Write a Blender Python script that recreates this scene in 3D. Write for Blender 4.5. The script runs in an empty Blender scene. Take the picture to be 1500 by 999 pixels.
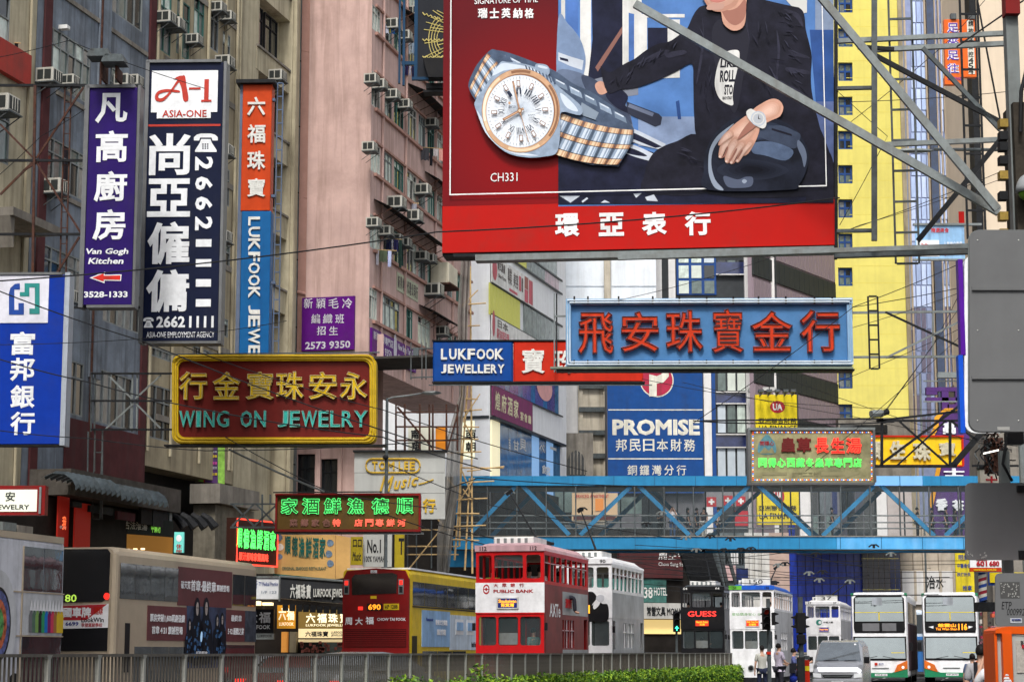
import bpy, math, random
from mathutils import Vector, Matrix
R = math.radians
random.seed(7)
S = bpy.context.scene
C = S.collection
# ---------------------------------------------------------------- camera
FL, HC, TH = 3000.0, 1.45, math.atan(455.5/3000.0)
cam = bpy.data.cameras.new('camera'); cam.lens = 72.0; cam.sensor_width = 36.0
cam.clip_start = 0.3; cam.clip_end = 3000
camo = bpy.data.objects.new('camera', cam); C.objects.link(camo)
camo.location = (0, 0, HC); camo.rotation_euler = (math.pi/2 + TH, 0, 0)
S.camera = camo
# ---------------------------------------------------------------- sky and sun (overcast)
SUN_EL, SUN_AZ = R(52), R(188)
W = bpy.data.worlds.new("World"); S.world = W; W.use_nodes = True
nt = W.node_tree; nt.nodes.clear()
wo = nt.nodes.new('ShaderNodeOutputWorld'); bg = nt.nodes.new('ShaderNodeBackground')
sky = nt.nodes.new('ShaderNodeTexSky'); sky.sky_type = 'NISHITA'; sky.sun_disc = False
sky.sun_elevation = SUN_EL; sky.sun_rotation = SUN_AZ; sky.air_density = 1.0; sky.dust_density = 4.0
hs = nt.nodes.new('ShaderNodeHueSaturation'); hs.inputs['Saturation'].default_value = 0.30
nt.links.new(sky.outputs[0], hs.inputs['Color']); nt.links.new(hs.outputs[0], bg.inputs[0])
bg.inputs[1].default_value = 0.14
nt.links.new(bg.outputs[0], wo.inputs[0])
sl = bpy.data.lights.new('sun', 'SUN'); sl.energy = 1.5; sl.angle = R(10); sl.color = (1, .96, .9)
so = bpy.data.objects.new('sun', sl); C.objects.link(so); so.location = (20, -20, 80)
sd = Vector((math.cos(SUN_EL)*math.sin(SUN_AZ), math.cos(SUN_EL)*math.cos(SUN_AZ), math.sin(SUN_EL)))
so.rotation_euler = sd.to_track_quat('Z', 'Y').to_euler()
S.view_settings.view_transform = 'Standard'; S.view_settings.look = 'None'
S.view_settings.exposure = 0.60; S.view_settings.gamma = 1.0
S.cycles.max_bounces = 6; S.cycles.transparent_max_bounces = 12
# ---------------------------------------------------------------- pixel <-> world
ct, st = math.cos(TH), math.sin(TH)
def ray(px, py):
    cx, cy = (px-750)/FL, (499.5-py)/FL
    return Vector((cx, ct - cy*st, st + cy*ct))
def P(px, py, Y):
    d = ray(px, py); t = Y/d.y
    return Vector((d.x*t, Y, HC + d.z*t))
PHI = math.atan(715/3000*ct)            # the road runs this far to the right of the view
AR = math.pi/2 - PHI                    # frame angle of a facade along the road
# ---------------------------------------------------------------- materials
MC = {}
def M(key, col=None, rough=.6, metal=0., var=.12, vs=2.5, streak=0., dirt=(.05, .045, .035), bump=0., emit=None, es=0., alpha=1., grime=0., spec=.1, bs=None):
    if key in MC: return MC[key]
    m = bpy.data.materials.new(key); m.use_nodes = True; n = m.node_tree; L = n.links
    b = n.nodes['Principled BSDF']; b.inputs['Roughness'].default_value = rough; b.inputs['Metallic'].default_value = metal
    b.inputs['Specular IOR Level'].default_value = spec
    tc = n.nodes.new('ShaderNodeTexCoord')
    nz = n.nodes.new('ShaderNodeTexNoise'); nz.inputs['Scale'].default_value = vs; nz.inputs['Detail'].default_value = 6
    nz.inputs['Roughness'].default_value = .65; L.new(tc.outputs['Object'], nz.inputs['Vector'])
    mr = n.nodes.new('ShaderNodeMapRange'); mr.inputs[1].default_value = .3; mr.inputs[2].default_value = .7
    mr.inputs[3].default_value = 1-var; mr.inputs[4].default_value = 1+var; L.new(nz.outputs[0], mr.inputs[0])
    mx = n.nodes.new('ShaderNodeMix'); mx.data_type = 'RGBA'; mx.blend_type = 'MULTIPLY'; mx.inputs[0].default_value = 1
    mx.inputs[6].default_value = (*col, 1); L.new(mr.outputs[0], mx.inputs[7]); out = mx.outputs[2]
    def over(fac, o):
        x = n.nodes.new('ShaderNodeMix'); x.data_type = 'RGBA'; x.inputs[7].default_value = (*dirt, 1)
        L.new(fac, x.inputs[0]); L.new(o, x.inputs[6]); return x.outputs[2]
    if streak:
        mp = n.nodes.new('ShaderNodeMapping'); mp.inputs['Scale'].default_value = (1.5, 1.5, .10); L.new(tc.outputs['Object'], mp.inputs[0])
        s = n.nodes.new('ShaderNodeTexNoise'); s.inputs['Scale'].default_value = 1.6; s.inputs['Detail'].default_value = 5; s.inputs['Roughness'].default_value = .62; s.inputs['Distortion'].default_value = .25
        L.new(mp.outputs[0], s.inputs['Vector'])
        q = n.nodes.new('ShaderNodeMapRange'); q.inputs[1].default_value = .45; q.inputs[2].default_value = .78; q.inputs[3].default_value = 0; q.inputs[4].default_value = streak
        L.new(s.outputs[0], q.inputs[0]); out = over(q.outputs[0], out)
    if grime:
        s = n.nodes.new('ShaderNodeTexNoise'); s.inputs['Scale'].default_value = vs*.35; s.inputs['Detail'].default_value = 10; s.inputs['Roughness'].default_value = .75
        L.new(tc.outputs['Object'], s.inputs['Vector'])
        q = n.nodes.new('ShaderNodeMapRange'); q.inputs[1].default_value = .5; q.inputs[2].default_value = .72; q.inputs[3].default_value = 0; q.inputs[4].default_value = grime
        L.new(s.outputs[0], q.inputs[0]); out = over(q.outputs[0], out)
    L.new(out, b.inputs['Base Color'])
    if bump:
        bp = n.nodes.new('ShaderNodeBump'); bp.inputs['Strength'].default_value = bump; bp.inputs['Distance'].default_value = .03
        nb = n.nodes.new('ShaderNodeTexNoise'); nb.inputs['Scale'].default_value = bs or vs*4; nb.inputs['Detail'].default_value = 8
        L.new(tc.outputs['Object'], nb.inputs['Vector']); L.new(nb.outputs[0], bp.inputs['Height']); L.new(bp.outputs[0], b.inputs['Normal'])
    if emit: b.inputs['Emission Color'].default_value = (*emit, 1); b.inputs['Emission Strength'].default_value = es
    if alpha < 1: b.inputs['Alpha'].default_value = alpha
    MC[key] = m; return m
def paint(key, col, **k):
    d = dict(rough=.42, var=.12, streak=.42, grime=.25); d.update(k); return M(key, col, **d)
def glass(key, col=(.02, .025, .03), rough=.08, **k):
    return M(key, col, rough=rough, var=.5, vs=1.2, spec=.8, **k)
white = paint('white_paint', (.78, .78, .76)); black = paint('black_paint', (.012, .012, .014), streak=0)
steel = M('grey_steel', (.09, .105, .11), rough=.5, metal=.3, var=.3, vs=6, streak=.4, dirt=(.06, .03, .015))
galv = M('galvanised_steel', (.22, .245, .245), rough=.45, metal=.35, var=.15, vs=8, streak=.5, dirt=(.09, .06, .035))
rust = M('rusty_steel', (.075, .038, .03), rough=.8, var=.5, vs=7, grime=.5, dirt=(.17, .06, .02))
dark = M('dark_steel', (.018, .019, .021), rough=.55, var=.4, vs=6)
cream = M('cream_plaster', (.46, .41, .29), rough=.85, var=.2, vs=.8, grime=.4, streak=.8, dirt=(.15, .12, .08), bump=.2)
gwall = M('grey_plaster', (.19, .22, .26), rough=.85, var=.3, vs=.9, streak=.95, dirt=(.055, .055, .055), grime=.6, bump=.25)
pink = M('pink_plaster', (.53, .31, .262), rough=.9, var=.13, vs=.8, streak=.12, dirt=(.36, .20, .165), grime=.55, bump=.7, bs=2.2)
pinkl = M('pale_pink_plaster', (.56, .39, .35), rough=.9, var=.14, vs=.8, grime=.4, streak=.8, dirt=(.26, .17, .14), bump=.2)
concrete = M('weathered_concrete', (.24, .22, .19), rough=.9, var=.25, vs=1.2, streak=.7, dirt=(.07, .06, .05), grime=.4, bump=.3)
winglass = [glass('window_glass_dark', (.015, .018, .02)), glass('window_glass_green', (.10, .14, .13), .15), glass('window_glass_pale', (.55, .64, .58), .2), glass('window_glass_grey', (.14, .16, .17), .12)]
rubber = M('rubber', (.015, .015, .016), rough=.85)
def lamp(key, col, es): return M(key, col, rough=.5, var=.02, emit=col, es=es)
# ---------------------------------------------------------------- text
TX = {}
def txm(s, bold=0., neon=0., shear=0., solid=False, res=2):
    k = (s, bold, neon, shear, solid, res)
    if k in TX: return TX[k]
    c = bpy.data.curves.new('t', 'FONT'); c.body = s; c.shear = shear; c.resolution_u = res
    if neon: c.fill_mode = 'NONE'; c.bevel_depth = neon; c.bevel_resolution = 0; c.offset = bold*.3
    else: c.bevel_depth = bold*.8; c.bevel_resolution = 0; c.extrude = .5 if solid else 0; c.fill_mode = 'BOTH' if solid else 'FRONT'
    o = bpy.data.objects.new('t', c); m = bpy.data.meshes.new_from_object(o)
    zk = 1. if neon or solid else .006/max(bold, .01)
    vs = [(v.co.x, v.co.y, v.co.z*zk) for v in m.vertices]; fs = [tuple(p.vertices) for p in m.polygons]
    bpy.data.objects.remove(o); bpy.data.curves.remove(c); bpy.data.meshes.remove(m)
    xs = [v[0] for v in vs]; ys = [v[1] for v in vs]
    TX[k] = (vs, fs, min(xs), max(xs), min(ys), max(ys)); return TX[k]
# ---------------------------------------------------------------- mesh builder
class MB:
    def __init__(s, mat=None): s.v = []; s.f = []; s.mi = []; s.ms = []; s.c = 0; s.X = None; (s.m(mat) if mat else None)
    def m(s, mat):
        if mat not in s.ms: s.ms.append(mat)
        s.c = s.ms.index(mat); return s
    def add(s, vs, fs):
        n = len(s.v); s.v += [tuple(s.X @ Vector(p)) if s.X else tuple(p) for p in vs]
        for f in fs: s.f.append(tuple(n+i for i in f)); s.mi.append(s.c)
        return s
    def q(s, *p): return s.add(p, [tuple(range(len(p)))])
    def box(s, x0, x1, y0, y1, z0, z1, b=0.):
        if b:   # bevelled front edges
            s.add([(x0, y1, z0), (x1, y1, z0), (x1, y1, z1), (x0, y1, z1), (x0, y0+b, z0), (x1, y0+b, z0), (x1, y0+b, z1), (x0, y0+b, z1),
                   (x0+b, y0, z0+b), (x1-b, y0, z0+b), (x1-b, y0, z1-b), (x0+b, y0, z1-b)],
                  [(3, 2, 1, 0), (0, 1, 5, 4), (1, 2, 6, 5), (2, 3, 7, 6), (3, 0, 4, 7), (4, 5, 9, 8), (5, 6, 10, 9), (6, 7, 11, 10), (7, 4, 8, 11), (8, 9, 10, 11)]); return s
        return s.add([(x0, y0, z0), (x1, y0, z0), (x1, y1, z0), (x0, y1, z0), (x0, y0, z1), (x1, y0, z1), (x1, y1, z1), (x0, y1, z1)],
                     [(3, 2, 1, 0), (4, 5, 6, 7), (0, 1, 5, 4), (1, 2, 6, 5), (2, 3, 7, 6), (3, 0, 4, 7)])
    def prism(s, pts, y0, y1, cap=True):      # pts (x,z) counter-clockwise seen from the front (-y)
        n = len(pts)
        vs = [(x, y0, z) for x, z in pts] + [(x, y1, z) for x, z in pts]
        fs = [tuple(range(n)), tuple(range(2*n-1, n-1, -1))] if cap else []
        return s.add(vs, fs + [(i, i+n, (i+1) % n+n, (i+1) % n) for i in range(n)])
    def poly(s, pts, y): return s.add([(x, y, z) for x, z in pts], [tuple(range(len(pts)))])
    def loft(s, rings, cap=True):
        n = len(rings[0]); vs = [p for r in rings for p in r]; fs = []
        for k in range(len(rings)-1):
            for i in range(n): fs.append((k*n+i, k*n+(i+1) % n, (k+1)*n+(i+1) % n, (k+1)*n+i))
        if cap: fs += [tuple(range(n-1, -1, -1)), tuple(range((len(rings)-1)*n, len(rings)*n))]
        return s.add(vs, fs)
    def tube(s, pts, r, n=6, r1=None):
        pts = [Vector(p) for p in pts]; rings = []
        for i, p in enumerate(pts):
            d = (pts[min(i+1, len(pts)-1)] - pts[max(i-1, 0)]).normalized()
            a = d.cross(Vector((0, 0, 1))) if abs(d.z) < .95 else d.cross(Vector((1, 0, 0))); a.normalize(); b = d.cross(a)
            rr = r if r1 is None else r + (r1-r)*i/(len(pts)-1)
            rings.append([tuple(p + (a*math.cos(2*math.pi*k/n+.785) + b*math.sin(2*math.pi*k/n+.785))*rr) for k in range(n)])
        return s.loft([r[::-1] for r in rings] if False else rings)
    def ell(s, c, r, n=10, m=7, z0=-1., z1=1.):
        rings = []
        for j in range(m+1):
            t = z0 + (z1-z0)*j/m; ph = t*math.pi/2; cr = max(math.cos(ph), .02)
            rings.append([(c[0]+r[0]*cr*math.cos(2*math.pi*i/n), c[1]+r[1]*cr*math.sin(2*math.pi*i/n), c[2]+r[2]*math.sin(ph)) for i in range(n)])
        return s.loft(rings)
    def text(s, t, x0, x1, z0, z1, y, thick=0., bold=.02, neon=0., shear=0., rot=0, res=2):
        vs, fs, a, b, c, d = txm(t, bold, neon, shear, thick > 0 and not neon, res)
        if rot: # rotated 90 deg clockwise: top of the letter points right
            sx, sz = (x1-x0)/(d-c), (z1-z0)/(b-a)
            return s.add([(x0+(v[1]-c)*sx, y - v[2]*(thick or (sx if neon else 1)), z1-(v[0]-a)*sz) for v in vs], fs)
        sx, sz = (x1-x0)/(b-a), (z1-z0)/(d-c)
        th = (thick or 1) if not neon else (sx+sz)/2
        return s.add([(x0+(v[0]-a)*sx, y - v[2]*th, z0+(v[1]-c)*sz) for v in vs], fs)
    def holed(s, x0, x1, z0, z1, holes, y=0., reveal=.15):
        xs = sorted({x0, x1, *[h[0] for h in holes], *[h[1] for h in holes]}); zs = sorted({z0, z1, *[h[2] for h in holes], *[h[3] for h in holes]})
        xs = [x for x in xs if x0 <= x <= x1]; zs = [z for z in zs if z0 <= z <= z1]
        for j in range(len(zs)-1):
            st = None
            for i in range(len(xs)-1):
                cx, cz = (xs[i]+xs[i+1])/2, (zs[j]+zs[j+1])/2
                inh = any(h[0] < cx < h[1] and h[2] < cz < h[3] for h in holes)
                if not inh and st is None: st = xs[i]
                if (inh or i == len(xs)-2) and st is not None:
                    e = xs[i] if inh else xs[i+1]; s.q((st, y, zs[j]), (e, y, zs[j]), (e, y, zs[j+1]), (st, y, zs[j+1])); st = None
        if reveal:
            for a, b, c, d in holes:
                r = y+reveal
                s.q((a, y, c), (a, y, d), (a, r, d), (a, r, c)); s.q((b, y, c), (b, r, c), (b, r, d), (b, y, d))
                s.q((a, y, c), (a, r, c), (b, r, c), (b, y, c)); s.q((a, y, d), (b, y, d), (b, r, d), (a, r, d))
        return s
    def build(s, name, parent=None, smooth=False):
        me = bpy.data.meshes.new(name); me.from_pydata(s.v, [], s.f)
        for m in s.ms: me.materials.append(m)
        me.polygons.foreach_set('material_index', s.mi)
        if smooth: me.polygons.foreach_set('use_smooth', [True]*len(s.f))
        me.update(); o = bpy.data.objects.new(name, me); C.objects.link(o)
        if parent: o.parent = parent
        return o
def spline(pts, n=5, closed=True):
    o = []; N = len(pts)
    for i in range(N if closed else N-1):
        p = [Vector((*pts[(i+k) % N], 0)) if closed else Vector((*pts[min(max(i+k, 0), N-1)], 0)) for k in (-1, 0, 1, 2)]
        for j in range(n):
            t = j/n
            v = .5*((2*p[1]) + (p[2]-p[0])*t + (2*p[0]-5*p[1]+4*p[2]-p[3])*t*t + (3*p[1]-p[0]-3*p[2]+p[3])*t**3); o.append((v.x, v.y))
    if not closed: o.append(tuple(pts[-1]))
    return o
def kind(o, k='structure', label=None, cat=None):
    o['kind'] = k
    if label: o['label'] = label
    if cat: o['category'] = cat
    return o
# a thing with its own frame: local x right, y deeper, z up
class T:
    def __init__(s, name, label, cat, px, py, Y, ang=0., group=None, k=None, ground=False):
        p = P(px, py, Y)
        if ground: p.z = 0
        s.ang = ang; s.o = p
        e = bpy.data.objects.new(name, None); C.objects.link(e); e.location = p; e.rotation_euler = (0, 0, ang); e.empty_display_size = .2
        e['label'] = label; e['category'] = cat
        if group: e['group'] = group
        if k: e['kind'] = k
        s.e = e; s.U = Vector((math.cos(ang), math.sin(ang), 0)); s.V = Vector((-math.sin(ang), math.cos(ang), 0))
    def l(s, px, py, y=0.):
        d = ray(px, py); o = s.o + s.V*y; t = (o - Vector((0, 0, HC))).dot(s.V)/d.dot(s.V)
        w = Vector((0, 0, HC)) + d*t - s.o
        return w.dot(s.U), w.z
    def rc(s, x0, y0, x1, y1, y=0.):
        my, mx = (y0+y1)/2, (x0+x1)/2
        return s.l(x0, my, y)[0], s.l(x1, my, y)[0], s.l(mx, y1, y)[1], s.l(mx, y0, y)[1]
    def w(s, x, y, z): return s.o + s.U*x + s.V*y + Vector((0, 0, z))
    def part(s, name, mb, parent=None, label=None, smooth=False, stuff=False):
        o = mb.build(name, parent or s.e, smooth)
        if label: o['label'] = label
        if stuff: o['kind'] = 'stuff'
        return o
    def bx(s, name, mat, x0, y0, x1, y1, d0, d1, b=0., parent=None, label=None):
        a, c, e, f = s.rc(x0, y0, x1, y1, d0); return s.part(name, MB(mat).box(a, c, d0, d1, e, f, b), parent, label)
    def chars(s, txt, cells, mat, y, thick=.05, bold=.02, neon=0., name='character', shear=0., rot=0, label=None, res=2, mat2=None, tube=None):
        if label is None and name == 'character': label = None
        for ch, (x0, y0, x1, y1) in zip(txt, cells):
            if ch == ' ': continue
            a, b, c, d = s.rc(x0, y0, x1, y1, y)
            mb = MB(mat)
            if neon: mb.text(ch, a, b, c, d, y, 0, bold, neon, shear, rot, res)
            else:
                mb.text(ch, a, b, c, d, y - thick/2, thick, bold, 0, shear, rot, res)
                if tube: mb.m(tube).text(ch, a, b, c, d, y-thick-.015, 0, bold, .012, shear, rot, res)
            s.part(name, mb)
    def prints(s, name, items, y=-.004, parent=None):     # flat lettering: (text, x0,y0,x1,y1, mat[, opts])
        mb = MB()
        for it in items:
            t, x0, y0, x1, y1, mat = it[:6]; k = it[6] if len(it) > 6 else {}
            a, b, c, d = s.rc(x0, y0, x1, y1, y); mb.m(mat).text(t, a, b, c, d, y, **k)
        return s.part(name, mb, parent)
def row(x0, y0, x1, y1, n, gap=.15):
    w = (x1-x0)/(n-(gap if n > 0 else 0)) if n else 0
    return [(x0+i*w, y0, x0+i*w+w*(1-gap), y1) for i in range(n)]
def col(x0, y0, x1, y1, n, gap=.15):
    w = (y1-y0)/(n-gap); return [(x0, y0+i*w, x1, y0+i*w+w*(1-gap)) for i in range(n)]
def copy_thing(e, loc, rz=None, label=None):
    r = e.copy(); C.objects.link(r); r.location = loc
    if rz is not None: r.rotation_euler = (0, 0, rz)
    if label: r['label'] = label
    for ch in list(e.children):
        c = ch.copy(); C.objects.link(c); c.parent = r
        for g in list(ch.children):
            d = g.copy(); C.objects.link(d); d.parent = c
    return r
def single(name, mb, label, cat, group=None, k=None, smooth=False):
    o = mb.build(name, None, smooth); o['label'] = label; o['category'] = cat
    if group: o['group'] = group
    if k: o['kind'] = k
    return o
# ================================================================ SETTING
asph = M('asphalt', (.06, .06, .062), rough=.9, var=.25, vs=1.5, bump=.2, bs=30)
pave = M('paving', (.22, .21, .20), rough=.9, var=.2, vs=1.5)
def ground_sheet(name, mat, quad, z0, z1):
    mb = MB(mat); mb.add([(*p, z0) for p in quad] + [(*p, z1) for p in quad], [(3, 2, 1, 0), (4, 5, 6, 7), (0, 1, 5, 4), (1, 2, 6, 5), (2, 3, 7, 6), (3, 0, 4, 7)])
    return kind(mb.build(name))
D2 = Vector((math.sin(PHI), math.cos(PHI))); L2 = Vector((-math.cos(PHI), math.sin(PHI)))
def rd(l, s): v = D2*s + L2*l; return (v.x, v.y)
single('ground', MB(M('ground_paving', (.12, .12, .12), rough=.95)).q((-900, -300, -.3), (900, -300, -.3), (900, 1500, -.3), (-900, 1500, -.3)), 'grey city ground under the street', 'ground', k='structure')
ground_sheet('road', asph, [rd(-12, -10), rd(-12, 500), rd(27, 500), rd(27, -10)], -.29, 0)
ground_sheet('pavement', pave, [rd(27, -10), rd(27, 500), rd(60, 500), rd(60, -10)], -.29, .13)
ground_sheet('pavement_near', pave, [rd(-40, -10), rd(-40, 500), rd(-12, 500), rd(-12, -10)], -.29, .13).name = 'pavement'
mb = MB(paint('road_marking', (.7, .7, .68), streak=.5))
for l in (3, 6.5, 18, 22):
    for s in range(20, 300, 9):
        q = [rd(l-.06, s), rd(l-.06, s+4), rd(l+.06, s+4), rd(l+.06, s)]; mb.q(*[(a, b, .004) for a, b in q])
kind(mb.build('lane_marking'))
mb = MB(paint('crossing_stripe', (.62, .5, .08), streak=.5))
for i in range(22):
    q = [rd(-6+i*.9, 70), rd(-6+i*.9, 73.5), rd(-5.5+i*.9, 73.5), rd(-5.5+i*.9, 70)]; mb.q(*[(a, b, .005) for a, b in q])
kind(mb.build('crossing_marking'))
mb = MB(M('rail_steel', (.3, .3, .3), rough=.25, metal=.9))
for l in (13.2, 14.4, 10.4, 11.6):
    q = [rd(l-.04, 0), rd(l-.04, 400), rd(l+.04, 400), rd(l+.04, 0)]; mb.q(*[(a, b, .006) for a, b in q])
kind(mb.build('tram_rails'))
# ================================================================ windows
UNIT = {}
def unit_box(mat):
    if mat.name not in UNIT:
        me = MB(mat).box(0, 1, 0, 1, 0, 1).build('pane'); UNIT[mat.name] = me.data; bpy.data.objects.remove(me)
    return UNIT[mat.name]
def slab(name, mat, parent, x0, x1, y0, y1, z0, z1):
    o = bpy.data.objects.new(name, unit_box(mat)); C.objects.link(o); o.parent = parent
    o.location = (x0, y0, z0); o.scale = (x1-x0, y1-y0, z1-z0); return o
wf_grey = paint('window_frame_grey', (.22, .24, .24)); wf_green = paint('window_frame_green', (.05, .14, .12)); wf_white = paint('window_frame_pale', (.5, .5, .46)); wf_blue = paint('window_frame_blue', (.02, .07, .25))
def window(t, u0, u1, z0, z1, nx=3, nz=2, y=.12, fm=wf_grey, gl=None, tr=.3, f=.05, name='window', rnd=None):
    mb = MB(fm); zt = z1 - (z1-z0)*tr if nz == 2 else None
    xs = [u0 + (u1-u0)*i/nx for i in range(nx+1)]; zs = [z0, zt, z1] if nz == 2 else [z0+(z1-z0)*i/nz for i in range(nz+1)]
    for x in xs: a = min(max(x-f/2, u0), u1-f); mb.box(a, a+f, y-.05, y+.03, z0, z1)
    for z in zs: a = min(max(z-f/2, z0), z1-f); mb.box(u0+f, u1-f, y-.047, y+.027, a, a+f)
    w = t.part(name, mb)
    for i in range(nx):
        for j in range(len(zs)-1):
            g = random.choice(gl or winglass)
            slab('pane', g, w, xs[i]+f/2, xs[i+1]-f/2, y, y+.02, zs[j]+f/2, zs[j+1]-f/2)
    return w
def px_win(t, w, y=0.):    # (x0, ytop@x0, x1, ybot@x0) -> u0,u1,z0,z1
    x0, a, x1, b = w[:4]; my = (a+b)/2
    return t.l(x0, my, y)[0], t.l(x1, my, y)[0], t.l(x0, b, y)[1], t.l(x0, a, y)[1]
def facade(t, x0, x1, wins, mat, top=34., bot=0., depth=12., back=True, fm=wf_grey, gl=None, name='wall', reveal=.09):
    u0, u1 = t.l(x0, 500)[0], t.l(x1, 500)[0]; hs = []; ws = []
    for w in wins:
        a, b, c, d = px_win(t, w); a = max(a, u0+.02); b = min(b, u1-.02); hs.append((a, b, c, d)); ws.append((a, b, c, d, w))
    mb = MB(mat).holed(u0, u1, bot, top, hs, 0., reveal)
    mb.q((u0, 0, bot), (u0, 0, top), (u0, depth, top), (u0, depth, bot)); mb.q((u1, 0, bot), (u1, depth, bot), (u1, depth, top), (u1, 0, top))
    mb.q((u0, 0, top), (u1, 0, top), (u1, depth, top), (u0, depth, top)); mb.q((u0, 0, bot), (u0, depth, bot), (u1, depth, bot), (u1, 0, bot))
    mb.q((u0, depth, bot), (u0, depth, top), (u1, depth, top), (u1, depth, bot))
    t.part(name, mb)
    for a, b, c, d, w in ws:
        nx, nz = (w[4], w[5]) if len(w) > 5 else (3, 2)
        k = w[6] if len(w) > 6 else {}
        window(t, a, b, c, d, nx, nz, **{**dict(fm=fm, gl=gl, y=reveal-.04), **k})
    return u0, u1
def vstrip(t, name, mat, px, w, y0, y1, z0, z1, ref=300):
    u = t.l(px, ref)[0]; return t.part(name, MB(mat).box(u, u+w, y0, y1, z0, z1))
def onp(px, px0=435, Y0=88.):     # depth of the road-parallel plane seen at px
    o = P(px0, 955, Y0); V = Vector((-math.sin(AR), math.cos(AR), 0)); d = ray(px, 955); return d.y*(o.dot(V)/d.dot(V))
Gd, Gg, Gp, Gy = winglass
# ---------------------------------------------------------------- A: cream house at the far left
tA = T('apartment_building', 'cream plaster apartment building with a red sill band at the left edge', 'building', 0, 955, onp(0), AR)
facade(tA, -90, 37, [(-60, -50, 15, 60, 4, 2), (-60, 112, 15, 208, 4, 2), (-60, 270, -5, 340, 3, 2)], cream)
u = tA.l(0, 80)[0]; z = tA.l(0, 108)[1]
tA.part('sill_band', MB(paint('red_band', (.36, .03, .02))).box(tA.l(-60, 80)[0], tA.l(37, 90)[0], -.22, -.01, z, z+1.0))
vstrip(tA, 'drain_pipe', cream, 33, .10, -.1, -.02, 0, 30)
mb = MB(concrete); u0, z0 = tA.l(-40, 318); mb.box(u0, tA.l(33, 330)[0], -1.3, -.01, z0, z0+.25); mb.prism([(u0, z0), (u0+.3, z0), (u0+.3, z0-.9)], -1.2, -.02)
tA.part('ledge', mb)
# ---------------------------------------------------------------- B: grey building with maroon pillars
maroon = M('maroon_plaster', (.09, .028, .03), rough=.8, var=.25, vs=1.5, streak=.6, dirt=(.06, .04, .04), grime=.4)
tB = T('office_building', 'streaked blue-grey office building with maroon pillars behind the purple hanging sign', 'building', 38, 955, onp(38), AR)
wB = [(66, 32, 133, 116, 6, 2, dict(gl=[Gp, Gg, Gy, Gd, Gg])), (66, 196, 128, 268, 5, 2, dict(gl=[Gg, Gy, Gd])), (62, 356, 124, 425, 5, 2, dict(gl=[Gd, Gy])),
      (152, -78, 210, 8, 5, 2, dict(gl=[Gg, Gd, Gy])), (152, 90, 210, 165, 5, 2, dict(gl=[Gg, Gy])), (150, 250, 208, 330, 5, 2), (150, 410, 206, 470, 5, 2),
      (66, -120, 133, -45, 5, 2), (100, 526, 122, 606, 2, 2, dict(gl=[Gd])), (140, 538, 194, 618, 5, 1, dict(gl=[Gd, Gy, Gd]))]
facade(tB, 38, 217, wB, gwall)
vstrip(tB, 'pillar', maroon, 54, .5, -.08, -.01, 3.8, 34); vstrip(tB, 'pillar', maroon, 211, .5, -.08, -.01, 3.8, 34)
vstrip(tB, 'rib', MC['grey_plaster'], 136, .9, -.07, -.01, 9, 34)
u0, u1 = tB.l(93, 650)[0], tB.l(207, 650)[0]; z = tB.l(100, 612)[1]
tB.part('lower_wall', MB(maroon).box(u0, u1, -.10, -.01, 3.6, z))
zc = tB.l(40, 690)[1]
tB.part('canopy', MB(M('dark_concrete', (.09, .08, .07), rough=.9, var=.3, streak=.6, grime=.4)).box(tB.l(38, 700)[0], tB.l(207, 700)[0], -1.5, -.12, zc-.75, zc+.05))  # canopy set in a darker concrete than the ledges
tB.part('downpipe', MB(rust).box(tB.l(134, 400)[0], tB.l(134, 400)[0]+.08, -.12, -.05, 7, 34))
# street goes on unseen beside and behind the camera, added to cut side light
for nm, l_, s0, s1, sg, hh in (('left', 30, -70, 57, 1, 30), ('right', -15, -70, 34, -1, 24)):
    mb = MB(cream if sg > 0 else concrete)
    def rbox(l0, l1, a, b, z0, z1): q = [rd(l0, a), rd(l0, b), rd(l1, b), rd(l1, a)]; mb.add([(*p, z0) for p in q]+[(*p, z1) for p in q], [(0, 1, 2, 3), (7, 6, 5, 4), (0, 4, 5, 1), (1, 5, 6, 2), (2, 6, 7, 3), (3, 7, 4, 0)])
    rbox(l_, l_+sg*10, s0, s1, .13, hh); mb.m(Gd)
    for k in range(9):
        for j in range(int((s1-s0)/6)): rbox(l_-sg*.03, l_+sg*.1, s0+1+j*6, s0+5+j*6, 5+3*k, 6.6+3*k)
    mb.m(concrete)
    for k in range(10): rbox(l_-sg*.4, l_, s0, s1, 4+3*k, 4.3+3*k)
    kind(mb.build('unseen_street_frontage'), 'structure')
# shop front behind the buses (dark, lit shelves)
tS = T('shopfront', 'dark arcade of shops with red banners behind the parked buses', 'shop', 38, 955, onp(38)+.2, AR)
u0, u1 = tS.l(-60, 900)[0], tS.l(250, 900)[0]
shopdark = M('shaded_shop_interior', (.02, .017, .015), rough=.7, var=.5, vs=1)  # near-black colour carries the deep shade inside the shops
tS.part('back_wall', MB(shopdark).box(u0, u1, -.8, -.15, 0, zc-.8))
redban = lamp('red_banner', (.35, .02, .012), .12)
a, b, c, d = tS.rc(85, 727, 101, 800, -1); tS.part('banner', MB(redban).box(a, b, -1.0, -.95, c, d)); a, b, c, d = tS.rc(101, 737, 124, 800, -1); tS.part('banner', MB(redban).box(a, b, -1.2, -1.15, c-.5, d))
tS.prints('banner_lettering', [('我', 91, 756, 97, 776, lamp('red_glow', (1, .16, .05), .7)), ('名店', 87, 770, 97, 774, white)], y=-1.26)
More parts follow.
